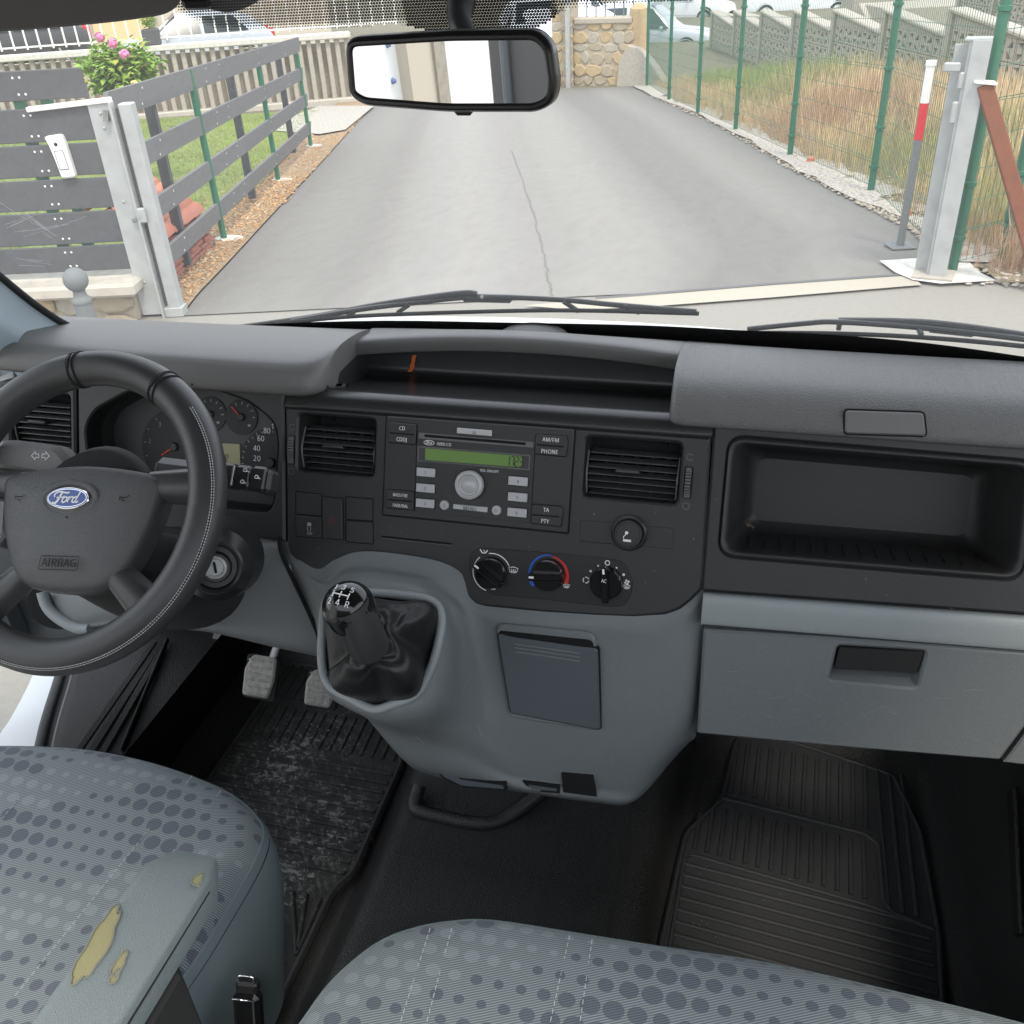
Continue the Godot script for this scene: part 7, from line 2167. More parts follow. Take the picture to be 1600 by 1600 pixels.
	bush("potted_shrub", "small round shrub in a square grey planter on the balustrade", w0 + wd * 4.05 + Vector3(0, 1.83, 0), Vector3(0.2, 0.18, 0.2), 500, false)
	var pl := thing("planter", "square dark grey planter holding a small round shrub", "planter", w0 + wd * 4.05 + Vector3(0, 1.38, 0))
	part(pl, "planter_box", Shape.new().box(Vector3(0.34, 0.3, 0.3), Transform3D(Basis(Vector3.UP, 0.5), w0 + wd * 4.05 + Vector3(0, 1.53, 0)), 0.02), M.board_dark)
	# house beyond
	var hp: Vector3 = Vector3(-22.4955, -1.0633, -32.189)
	var hs := thing("far_house", "beige house with a yellow panel far behind the hydrangea", "house", Vector3(hp.x, -2.1, hp.z))
	var hx := Transform3D(Basis(Vector3.UP, 0.62), Vector3(hp.x, -2.1, hp.z))
	part(hs, "wall", Shape.new().box(Vector3(18, 7, 6), hx * Transform3D(Basis(), Vector3(-1.5, 3.5, -3.0)), 0.05), M.render_beige)
	part(hs, "yellow_panel", Shape.new().box(Vector3(1.9, 3.4, 0.1), hx * Transform3D(Basis(), Vector3(0.1, 1.7, 0.04)), 0.0), M.render_yellow)
	part(hs, "door_frame", Shape.new().box(Vector3(0.25, 3.4, 0.14), hx * Transform3D(Basis(), Vector3(1.2, 1.7, 0.05)), 0.0), M.concrete_grey)
	part(hs, "downpipe", Shape.new().tube([hx * Vector3(-1.05, 0.0, 0.25), hx * Vector3(-1.25, 4.0, 0.25)], 0.1, 8), M.print_blue)
	part(hs, "roof", Shape.new().box(Vector3(19, 0.3, 7), hx * Transform3D(Basis(), Vector3(-1.5, 7.1, -3.0)), 0.05), M.terracotta)
	car("parked_car", "dark car with a red rear lamp behind the white railing, at the far left", Vector3(-19.275, -1.0447, -22.7315), 3.86, 4.2, 1.62, M.car_dark, true)
	car("parked_car", "pale silver estate car behind the balustrade, right of the hydrangea", Vector3(-16.3818, -1.5424, -26.9322), 3.76, 4.6, 1.5, M.car_blue, true)
	# building that shows in the mirror, beside the van
	var gb := thing("garage_building", "white building front beside the van, seen in the mirror", "building", Vector3(-3.0, -0.62, 3.5))
	part(gb, "wall", Shape.new().box(Vector3(0.3, 4.0, 12.0), Transform3D(Basis(), Vector3(-3.2, 1.38, 7.0)), 0.0), M.van_white)
	part(gb, "pier", Shape.new().box(Vector3(0.1, 4.0, 0.3), Transform3D(Basis(), Vector3(-3.02, 1.38, 3.87)), 0.0), M.render_beige)
	part(gb, "door_jamb", Shape.new().box(Vector3(0.12, 4.0, 0.14), Transform3D(Basis(), Vector3(-3.01, 1.38, 4.09)), 0.0), M.block)
	for y: float in [0.34, 0.13]:
		part(gb, "wall_hook", Shape.new().lathe([Vector2(0.02, 0), Vector2(0.014, 0.02), Vector2(0, 0.022)], frame_at(Vector3(-3.05, y, 3.63), Vector3(1, 0, 0)), 10), M.hook)


func leaf_mesh(w: float, l: float) -> ArrayMesh:
	var sh := Shape.new()
	sh.tri(Vector3(0, 0, 0), Vector3(-w, l * 0.1, l * 0.45), Vector3(0, l * 0.14, l * 0.5))
	sh.tri(Vector3(0, 0, 0), Vector3(0, l * 0.14, l * 0.5), Vector3(w, l * 0.1, l * 0.45))
	sh.tri(Vector3(-w, l * 0.1, l * 0.45), Vector3(0, l * 0.06, l), Vector3(0, l * 0.14, l * 0.5))
	sh.tri(Vector3(0, l * 0.14, l * 0.5), Vector3(0, l * 0.06, l), Vector3(w, l * 0.1, l * 0.45))
	return sh.mesh()


func scatter(parent: Node, called: String, mesh: Mesh, m: Material, places: Array, colors: Array) -> MultiMeshInstance3D:
	var mm := MultiMesh.new()
	mm.transform_format = MultiMesh.TRANSFORM_3D
	mm.use_colors = true
	mm.mesh = mesh
	mm.instance_count = places.size()
	for i in places.size():
		mm.set_instance_transform(i, places[i])
		mm.set_instance_color(i, colors[i])
	var o := MultiMeshInstance3D.new()
	o.name = called
	o.multimesh = mm
	o.material_override = m
	o.set_meta("kind", "stuff")
	parent.add_child(o, true)
	return o


func bush(called: String, label: String, c: Vector3, r: Vector3, count: int, flowers: bool) -> void:
	var b := thing(called, label, "bush" if flowers else "shrub", c - Vector3(0, r.y, 0))
	var places := []
	var colors := []
	for i in count:
		var d := Vector3(rng.randfn(), rng.randfn(), rng.randfn()).normalized()
		var lump := 0.82 + 0.2 * sin(d.x * 7.0 + 1.0) * sin(d.y * 6.0) + 0.12 * sin(d.z * 11.0)
		var p := d * r * lump * pow(rng.randf(), 0.25) + Vector3(0, r.y, 0)
		var t := Transform3D(Basis(Vector3.UP, rng.randf() * TAU) * Basis(Vector3(1, 0, 0), rng.randf_range(-0.5, 0.9)), p)
		places.append(t.scaled_local(Vector3.ONE * rng.randf_range(0.6, 1.2)))
		var y := rng.randf()
		colors.append(Color(lerpf(0.16, 0.3, y), lerpf(0.3, 0.46, y), lerpf(0.03, 0.08, y)) if rng.randf() < 0.92 else Color(0.36, 0.36, 0.06))
	var lf := scatter(b, "foliage", leaf_mesh(0.032 if flowers else 0.02, 0.1 if flowers else 0.06), M.leaf, places, colors)
	lf.transform = Transform3D.IDENTITY
	if flowers:
		for i in 9:
			var stem := Shape.new().tube([c - Vector3(0, r.y * 1.5, 0), c + Vector3(rng.randf_range(-0.6, 0.6) * r.x, rng.randf_range(-0.2, 0.5) * r.y, rng.randf_range(-0.6, 0.6) * r.z)], 0.008, 5)
			part(b, "stem", stem, M.stone_b)
		for q: Array in [[Vector3(-0.02, 0.36, 0.2), 1], [Vector3(0.16, 0.3, 0.26), 1], [Vector3(0.02, -0.22, 0.42), 1], [Vector3(-0.3, -0.05, 0.3), 0], [Vector3(0.33, -0.1, 0.28), 0], [Vector3(0.3, 0.2, 0.3), 1]]:
			var f := Shape.new()
			var fc: Vector3 = c + q[0]
			for k in 26:
				var d := Vector3(rng.randfn(), rng.randfn(), rng.randfn()).normalized()
				f.flat(ellipse(Vector2.ZERO, 0.019, 0.019, 6), 0.0, frame_at(fc + d * 0.048, (d + Vector3(rng.randf() - 0.5, rng.randf() - 0.5, rng.randf() - 0.5) * 0.5)))
			f.lathe([Vector2(0, -0.04), Vector2(0.03, -0.03), Vector2(0.043, 0), Vector2(0.03, 0.03), Vector2(0, 0.04)], frame_at(fc, Vector3.UP), 10)
			part(b, "flower_head", f, M.flower_pink if q[1] else M.flower_yellow)
	else:
		part(b, "stem", Shape.new().tube([c - Vector3(0, r.y * 1.3, 0), c], 0.02, 6), M.stone_b)


func build_right_side() -> void:
	# green fence posts and the wire panels between them
	var posts := [Vector3(1.4745, -0.62, -6.4289), Vector3(1.1649, -0.7695, -9.199), Vector3(0.4596, -0.9123, -11.4762), Vector3(-0.2633, -1.0664, -13.942), Vector3(-0.9657, -1.209, -16.2161), Vector3(-1.6949, -1.3625, -18.6709), Vector3(-2.5542, -1.5756, -22.1181)]
	var side := ["nearest thick green fence post, right of the galvanised gate post", "second green post, standing behind the red and white pole", "third green fence post along the right of the lane, counted from the gate", "fourth green fence post from the gate, in front of the parked white car", "fifth green fence post from the gate, before the silver car's front wheel", "sixth green fence post from the gate, before the silver car's door", "farthest green fence post, next to the stone wall"]
	var first: Node3D = null
	for i in posts.size():
		var p: Vector3 = posts[i]
		if first == null:
			first = thing("fence_post", side[0], "post", p, "green posts of the wire fence")
			part(first, "post_tube", Shape.new().tube([p - Vector3(0, 0.1, 0), p + Vector3(0, 2.05, 0)], 0.031, 12), M.green_paint)
			part(first, "post_cap", Shape.new().lathe([Vector2(0.034, 2.05), Vector2(0.03, 2.07), Vector2(0, 2.075)], frame_at(p, Vector3.UP), 12), M.green_paint)
			for y: float in [0.22, 0.55, 1.02, 1.5, 1.9]:
				part(first, "clamp", Shape.new().turned([Vector2(0.034, y - 0.016), Vector2(0.043, y - 0.012), Vector2(0.043, y + 0.012), Vector2(0.034, y + 0.016)], frame_at(p, Vector3.UP), 12), M.green_paint)
		else:
			twin(first, side[i], Transform3D(Basis(), p))
	var corner: Vector3 = Vector3(1.816, -0.62, -6.7378)
	var last: Vector3 = corner + (corner - posts[0]).normalized() * 2.2
	twin(first, "green fence post at the right edge behind the rusty beam", Transform3D(Basis(), corner))
	var runs := []
	for i in posts.size() - 1:
		runs.append([posts[i], posts[i + 1]])
	runs.append([posts[0], corner])
	runs.append([corner, corner + Vector3(2.4, 0, -0.6)])
	var spans := ["between the gate and the second post, behind the red and white pole", "in front of tall dry grass", "between the third and fourth post, in front of reddish grass", "between the fourth and fifth post from the gate", "between the fifth and sixth post, in front of the silver car", "between the last two posts, beside the stone wall", "turning right from the gate post, behind the rusty beam", "at the right edge beyond the rusty beam"]
	for i in runs.size():
		var p: Vector3 = runs[i][0]
		var q: Vector3 = runs[i][1]
		var wires := Shape.new()
		var n := int(p.distance_to(q) / 0.055)
		var th := 0.0042
		for k in range(1, n):
			var b := p.lerp(q, float(k) / n)
			wires.tube([b + Vector3(0, 0.05, 0), b + Vector3(0, 1.95, 0)], th * 0.5, 3, false, false)
		for k in 11:
			var y := 0.06 + k * 0.19
			if k % 4 == 1:
				var d := (q - p).normalized()
				var s := d.cross(Vector3.UP) * 0.02
				wires.tube([p + Vector3(0, y, 0), p + Vector3(0, y + 0.02, 0) + s, q + Vector3(0, y + 0.02, 0) + s, q + Vector3(0, y, 0)], th * 0.7, 3, false, false)
			wires.tube([p + Vector3(0, y, 0), q + Vector3(0, y, 0)], th * 0.6, 3, false, false)
		var fp := thing("wire_fence_panel", "wire mesh panel " + spans[i], "fence panel", p.lerp(q, 0.5), "green wire mesh panels")
		part(fp, "wires", wires, M.green_paint).set_meta("kind", "stuff")
	# galvanised gate post on its plate
	var gb: Vector3 = Vector3(1.3242, -0.62, -6.2821)
	var gx := Transform3D(Basis(Vector3.UP, deg_to_rad(-12)), gb)
	var gp := thing("gate_post", "thick galvanised channel post bolted down at the right of the lane", "post", gb)
	part(gp, "web", Shape.new().box(Vector3(0.018, 1.36, 0.1), gx * Transform3D(Basis(), Vector3(-0.012, 0.68, -0.03)), 0.002), M.galvanised)
	part(gp, "front_flange", Shape.new().box(Vector3(0.1, 1.36, 0.014), gx * Transform3D(Basis(), Vector3(0.045, 0.68, 0.026)), 0.002), M.galvanised)
	part(gp, "back_flange", Shape.new().box(Vector3(0.09, 1.33, 0.014), gx * Transform3D(Basis(), Vector3(-0.055, 0.665, -0.08)), 0.002), M.galvanised)
	part(gp, "top_cap", Shape.new().box(Vector3(0.14, 0.012, 0.12), gx * Transform3D(Basis(), Vector3(0.022, 1.362, -0.03)), 0.002), M.galvanised)
	part(gp, "foot_plate", Shape.new().box(Vector3(0.24, 0.014, 0.2), gx * Transform3D(Basis(), Vector3(0.02, 0.02, -0.02)), 0.003), M.concrete_grey)
	for q: Array in [[-0.09, 1.22, 0.09, 0.05], [-0.03, 1.15, 0.03, 0.09], [-0.035, 0.98, 0.035, 0.12]]:
		part(gp, "hinge_lug", Shape.new().box(Vector3(q[2], q[3], 0.03), gx * Transform3D(Basis(), Vector3(q[0], q[1], 0.015)), 0.008), M.galvanised)
	# red and white marker pole
	var pb: Vector3 = Vector3(1.2144, -0.6429, -7.0321)
	var pt: Vector3 = Vector3(1.199, 0.551, -6.981)
	var h := pt.y - pb.y
	var pole := thing("marker_pole", "slim pole painted white, red and dark grey beside the gate post", "pole", pb)
	part(pole, "grey_section", Shape.new().tube([pb, pb + Vector3(0, h * 0.6, 0)], 0.026, 12), M.iron)
	part(pole, "red_section", Shape.new().tube([pb + Vector3(0, h * 0.6, 0), pb + Vector3(0, h * 0.79, 0)], 0.0275, 12), M.red_paint)
	part(pole, "white_section", Shape.new().tube([pb + Vector3(0, h * 0.79, 0), pb + Vector3(0, h * 0.99, 0)], 0.0275, 12), M.white_paint)
	part(pole, "pole_cap", Shape.new().tube([pb + Vector3(0, h * 0.975, 0), pb + Vector3(0, h, 0)], 0.033, 12), M.white_paint)
	part(pole, "foot_plate", Shape.new().box(Vector3(0.17, 0.012, 0.17), Transform3D(Basis(Vector3.UP, 0.3), pb + Vector3(0, 0.01, 0)), 0.003), M.iron)
	# rusty leaning beam
	var t0: Vector3 = Vector3(1.415, 0.511, -6.251)
	var t1: Vector3 = Vector3(1.834, -0.387, -6.117)
	var beam := thing("rusty_beam", "brown rusty steel beam leaning down to the right behind the gate post", "beam", t1)
	part(beam, "beam_body", bar(Shape.new(), t0, t1 + (t1 - t0) * 0.25, 0.085, 0.06, 0.006, Vector3(1, 0.3, 0)), M.rust)
	part(beam, "white_cap", Shape.new().box(Vector3(0.12, 0.014, 0.1), Transform3D(Basis(Vector3(0, 0, 1), -0.1), t0 + Vector3(0.0, 0.012, 0)), 0.003), M.white_paint)
	# rubble at the edge of the lane
	var n := 0
	for q: Vector3 in [Vector3(1.2976, -0.7289, -8.5357), Vector3(1.3231, -0.7159, -8.3171), Vector3(1.2707, -0.7016, -8.0579), Vector3(1.418, -0.6966, -8.0092), Vector3(0.9183, -0.8139, -9.9014), Vector3(0.5667, -0.88, -10.9482), Vector3(1.905, -0.62, -6.4584), Vector3(1.8179, -0.62, -6.3843)]:
		var o := PackedVector2Array()
		for k in 7:
			var a := TAU * k / 7
			o.append(Vector2(cos(a), sin(a)) * rng.randf_range(0.025, 0.05))
		single("rubble", Shape.new().plate(o, -0.02, rng.randf_range(0.02, 0.05), frame_at(q + Vector3(0.1, 0.02, 0), Vector3.UP), 0.012), [M.gravel_white, M.stone_c, M.terracotta][n % 3], "small broken stone at the sandy edge of the lane", "stone", "rubble along the fence")
		n += 1
	# dry grass behind the fence
	var blade := Shape.new()
	for k in 7:
		var a := TAU * k / 7.0
		var lean := Vector3(cos(a), 0, sin(a)) * (0.12 + 0.1 * (k % 3))
		var w := Vector3(-sin(a), 0, cos(a)) * 0.006
		var b := Vector3(cos(a * 1.7), 0, sin(a * 2.3)) * 0.04
		blade.tri(b - w, b + w, b + lean * 0.4 + Vector3(0, 0.6, 0) - w * 0.5)
		blade.tri(b + w, b + lean * 0.4 + Vector3(0, 0.6, 0) + w * 0.5, b + lean * 0.4 + Vector3(0, 0.6, 0) - w * 0.5)
		blade.tri(b + lean * 0.4 + Vector3(0, 0.6, 0) - w * 1.3, b + lean * 0.4 + Vector3(0, 0.6, 0) + w * 1.3, b + lean + Vector3(0, 1.0, 0))
	var bm := blade.mesh()
	var places := []
	var colors := []
	var fence: Array = posts.duplicate()
	fence.push_front(posts[0] + Vector3(0.5, 0, 0.2))
	for i in 15000:
		var t := rng.randf() * (fence.size() - 1.001)
		var k := int(t)
		var p: Vector3 = fence[k].lerp(fence[k + 1], t - k)
		var far := pow(rng.randf(), 0.9) * lerpf(5.5, 4.0, t / 7.0)
		p += Vector3(0.93, 0, -0.36) * (0.12 + far)
		p.y = height_at(p.x, p.z)
		var patch_ := sin(p.x * 1.3 + p.z * 0.7) + sin(p.x * 0.6 - p.z * 1.1 + 2.0) + rng.randfn() * 0.4
		var s := rng.randf_range(0.25, 0.62) * (0.55 + 0.45 * smoothstep(0.2, 1.6, far)) * (1.0 if t < 5.6 else 0.6)
		places.append(Transform3D(Basis(Vector3.UP, rng.randf() * TAU), p).scaled_local(Vector3(s * 1.2, s * rng.randf_range(0.8, 1.35), s * 1.2)))
		var g := rng.randf_range(0.8, 1.15)
		if t > 5.2 and far > 0.8:
			colors.append(Color(0.3 * g, 0.36 * g, 0.14))
		elif patch_ > 1.1:
			colors.append(Color(0.4 * g, 0.38 * g, 0.19))
		elif patch_ < -0.8:
			colors.append(Color(0.5 * g, 0.35 * g, 0.23))
		else:
			colors.append(Color(0.6 * g, 0.48 * g, 0.3))
	var gr := scatter(self, "dry_grass", bm, M.straw, places, colors)
	tag(gr, "tall dry straw coloured and reddish grass behind the green wire fence", "grass")
	places = []
	colors = []
	for i in 2600:
		var p := corner + Vector3(rng.randf_range(-0.2, 3.2), 0, rng.randf_range(-2.6, -0.25))
		p.y = height_at(p.x, p.z)
		var s := rng.randf_range(0.15, 0.4)
		places.append(Transform3D(Basis(Vector3.UP, rng.randf() * TAU), p).scaled_local(Vector3(s, s, s)))
		var g := rng.randf_range(0.8, 1.2)
		colors.append(Color(0.36 * g, 0.37 * g, 0.17))
	gr = scatter(self, "green_grass", bm, M.straw, places, colors)
	tag(gr, "green grass clump at the right edge behind the rusty beam", "grass")
	# patterned concrete block walls
	var p0: Vector3 = Vector3(-1.7019, -2.0148, -29.9003)
	var p1: Vector3 = Vector3(3.3966, -1.0295, -14.2528)
	block_wall("block_wall", "stepped wall of pierced concrete blocks with sloping copings, behind the dry grass", p0, p1, 7, 1.12)
	var u0: Vector3 = Vector3(-2.3119, -2.5323, -40.8225)
	var u1: Vector3 = Vector3(2.2072, -2.0547, -35.1028)
	block_wall("block_wall", "second pierced block wall farther back, below the white cars", Vector3(u0.x, height_at(u0.x, u0.z) - 0.2, u0.z), Vector3(u1.x, height_at(u1.x, u1.z) - 0.2, u1.z), 4, 0.62)
	var v0: Vector3 = Vector3(4.1283, -1.4071, -26.2827)
	var v1: Vector3 = Vector3(5.428, -1.085, -20.7459)
	block_wall("block_wall", "pierced block wall at the top right corner behind the nearest fence post", Vector3(v0.x, height_at(v0.x, v0.z) + 0.1, v0.z), Vector3(v1.x, height_at(v1.x, v1.z) + 0.1, v1.z), 3, 1.5)
	var bx: Vector3 = Vector3(2.3369, -1.698, -31.6957)
	var pier := thing("concrete_pier", "square grey concrete pier with a flat cap between the block walls", "pier", Vector3(bx.x, -1.9, bx.z))
	part(pier, "pier_body", Shape.new().box(Vector3(1.0, 1.9, 1.0), Transform3D(Basis(Vector3.UP, 0.3), Vector3(bx.x, -1.05, bx.z)), 0.02), M.block)
	part(pier, "pier_cap", Shape.new().box(Vector3(1.2, 0.12, 1.2), Transform3D(Basis(Vector3.UP, 0.3), Vector3(bx.x, -0.05, bx.z)), 0.02), M.concrete_grey)
	var rx: Vector3 = Vector3(3.8147, -1.4163, -28.6348)
	var ramp := thing("pale_roof", "pale low shed roof between the pier and the block wall at the right", "roof", Vector3(rx.x, -1.9, rx.z))
	part(ramp, "roof_sheet", Shape.new().box(Vector3(2.9, 0.1, 2.6), Transform3D(Basis(Vector3.UP, 0.25) * Basis(Vector3(1, 0, 0), 0.35), Vector3(rx.x, rx.y + 0.25, rx.z - 1.0)), 0.02), M.concrete_grey)
	part(ramp, "shed_wall", Shape.new().box(Vector3(2.7, 1.6, 2.0), Transform3D(Basis(Vector3.UP, 0.25), Vector3(rx.x, -1.5, rx.z - 1.2)), 0.02), M.block)


# bays of pierced blocks: 3 by 2 in every bay, a coping that falls from pier to pier
func block_wall(called: String, label: String, a: Vector3, b: Vector3, bays: int, high: float) -> void:
	var w := thing(called, label, "wall", a.lerp(b, 0.5))
	var len := a.distance_to(b) / bays
	var size := Vector2(len / 5.2, 0.29)
	var proto := Shape.new()
	var hs := size / 2 * 0.97
	var holes := []
	for q: Vector2 in [Vector2(-1, -1), Vector2(1, -1), Vector2(1, 1), Vector2(-1, 1)]:
		var t := Vector2(-q.y, q.x)
		holes.append(PackedVector2Array([q * hs * 0.16 + t * hs * 0.02, q * hs * 0.74 + t * hs * 0.06, Vector2(q.x * hs.x * 0.78, q.y * hs.y * 0.2) if q.x * q.y > 0 else Vector2(q.x * hs.x * 0.2, q.y * hs.y * 0.78)]))
	proto.plate(PackedVector2Array([-hs, Vector2(hs.x, -hs.y), hs, Vector2(-hs.x, hs.y)]), -0.06, 0.06, Transform3D(), 0.008, holes)
	var bm := proto.mesh()
	for i in bays:
		var p := a.lerp(b, float(i) / bays)
		var q := a.lerp(b, float(i + 1) / bays)
		var d := q - p
		d.y = 0
		var x := d.normalized()
		var fr := Transform3D(Basis(x, Vector3.UP, x.cross(Vector3.UP)), p)
		var l := d.length()
		var base := high - 3.0 * size.y - 0.05
		part(w, "plinth", Shape.new().box(Vector3(l, base + 1.0, 0.16), fr * Transform3D(Basis(), Vector3(l / 2, base / 2 - 0.5, 0)), 0.0), M.block)
		part(w, "pier", Shape.new().box(Vector3(0.16, high + 0.3, 0.22), fr * Transform3D(Basis(), Vector3(0, (high + 0.3) / 2 - 0.1, 0)), 0.01), M.block)
		for r in 3:
			for c in 5:
				part(w, "pierced_block", bm, M.block, fr * Transform3D(Basis(), Vector3(size.x * (0.62 + c), base + size.y * (0.5 + r), 0)))
		var fall := 0.2
		part(w, "coping", Shape.new().box(Vector3(l, 0.07, 0.26), fr * Transform3D(Basis(Vector3(0, 0, 1), -fall / l), Vector3(l * 0.5, high + 0.08, 0)), 0.02), M.concrete_grey)
		part(w, "coping_wedge", Shape.new().plate(PackedVector2Array([Vector2(0, base + 3 * size.y), Vector2(l, base + 3 * size.y), Vector2(0, high + 0.14)]), -0.06, 0.06, fr), M.block)


func car(called: String, label: String, at: Vector3, yaw: float, length: float, tall: float, paint: Material, rear_lamps: bool) -> void:
	var c := thing(called, label, "car", at, "parked cars")
	var xf := Transform3D(Basis(Vector3.UP, yaw), at)
	var l := length / 2
	# stations along the car: x, bonnet or belt height, roof height, half width
	var st := [[-l, 0.5, 0.55, 0.62], [-l * 0.97, 0.72, 0.78, 0.76], [-l * 0.9, 0.88, 0.95, 0.84], [-l * 0.72, 0.93, tall * 0.86, 0.88], [-l * 0.5, 0.94, tall * 0.97, 0.89], [-l * 0.15, 0.94, tall, 0.9], [l * 0.12, 0.93, tall * 0.97, 0.9], [l * 0.3, 0.91, tall * 0.84, 0.9], [l * 0.5, 0.89, 0.95, 0.89], [l * 0.75, 0.82, 0.86, 0.86], [l * 0.93, 0.7, 0.73, 0.78], [l, 0.45, 0.5, 0.64]]
	var rows := []
	for s: Array in st:
		var k: float = clampf((s[2] - s[1]) / 0.5, 0.0, 1.0)
		var w: float = s[3]
		var half := [Vector2(w * 0.9, 0.22), Vector2(w, 0.36), Vector2(w * 1.0, lerpf(0.36, s[1], 0.55)), Vector2(w * 0.97, s[1]), Vector2(w * lerpf(0.9, 0.84, k), lerpf(s[1], s[2], 0.5)), Vector2(w * lerpf(0.8, 0.7, k), s[2] - 0.03), Vector2(w * 0.4, s[2] + 0.01), Vector2(0, s[2] + 0.02)]
		var row := []
		for p: Vector2 in half:
			row.append(xf * Vector3(s[0], p.y, p.x))
		for i in range(half.size() - 2, -1, -1):
			row.append(xf * Vector3(s[0], half[i].y, -half[i].x))
		rows.append(spline(row, 2))
	var fine := []
	for j in rows[0].size():
		var col := []
		for r: Array in rows:
			col.append(r[j])
		fine.append(spline(col, 3))
	part(c, "body", Shape.new().grid(fine), paint)
	for s: float in [-1.0, 1.0]:
		for q: Array in [[[Vector2(-0.66, 0.97), Vector2(-0.12, 0.97), Vector2(-0.12, 0.93), Vector2(-0.48, 0.92)], "side_window"], [[Vector2(-0.08, 0.97), Vector2(0.42, 0.95), Vector2(0.2, 0.9), Vector2(-0.08, 0.93)], "side_window"]]:
			var pts := []
			for i in 4:
				var p: Vector2 = q[0][i]
				var y := p.y if i < 2 else p.y * tall
				pts.append(xf * Vector3(p.x * l, y, s * ((0.9 if i < 2 else 0.69)) * 0.985))
			var sh := Shape.new()
			var out := xf.basis * Vector3(0, 0.006, s * 0.02)
			sh.quad(pts[0] + out, pts[1] + out, pts[2] + out, pts[3] + out)
			part(c, q[1], sh, M.car_glass)
		for x: float in [-0.6, 0.62]:
			var wx := xf * Transform3D(Basis(Vector3(1, 0, 0), 0.0 if s > 0 else PI), Vector3(x * l, 0.32, s * 0.8))
			var wh := part(c, "wheel", Shape.new().turned([Vector2(0.31, -0.1), Vector2(0.325, 0.06), Vector2(0.31, 0.1), Vector2(0.22, 0.105)], wx, 20), M.tyre)
			part(wh, "rim", Shape.new().turned([Vector2(0.22, 0.1), Vector2(0.2, 0.08), Vector2(0.06, 0.09), Vector2(0, 0.1)], wx, 20), M.rim)
			var sp := Shape.new()
			for k in 5:
				sp.box(Vector3(0.19, 0.045, 0.02), wx * Transform3D(Basis(Vector3(0, 0, 1), TAU * k / 5), Vector3.ZERO) * Transform3D(Basis(), Vector3(0.11, 0, 0.1)), 0.006)
			part(wh, "spokes", sp, M.silver)
			part(c, "wheel_arch", Shape.new().turned([Vector2(0.39, 0.07), Vector2(0.33, 0.09)], wx * Transform3D(Basis(), Vector3(0, 0.02, 0)), 20), M.black_matt)
		part(c, "headlight", Shape.new().box(Vector3(0.22, 0.13, 0.3), xf * Transform3D(Basis(Vector3.UP, -0.35 * s), Vector3(l * 0.92, 0.66, s * 0.6)), 0.05), M.lamp_clear)
		part(c, "tail_lamp", Shape.new().box(Vector3(0.16, 0.3, 0.16), xf * Transform3D(Basis(Vector3.UP, 0.3 * s), Vector3(-l * 0.945, 0.82, s * 0.68)), 0.04), M.lamp_red)
		part(c, "door_mirror", Shape.new().box(Vector3(0.1, 0.12, 0.18), xf * Transform3D(Basis(), Vector3(l * 0.33, 0.98, s * 0.98)), 0.04), paint)
	for q: Array in [[0.44, 0.97, 0.16, 0.96], [-0.86, 1.0, -0.56, 0.95]]:
		var sh := Shape.new()
		var up := xf.basis * Vector3(0.02 * signf(q[0]), 0.045, 0)
		sh.quad(xf * Vector3(q[0] * l, q[1], -0.68) + up, xf * Vector3(q[0] * l, q[1], 0.68) + up, xf * Vector3(q[2] * l, q[3] * tall, 0.56) + up, xf * Vector3(q[2] * l, q[3] * tall, -0.56) + up)
		part(c, "windscreen" if q[0] > 0 else "rear_window", sh, M.car_glass)


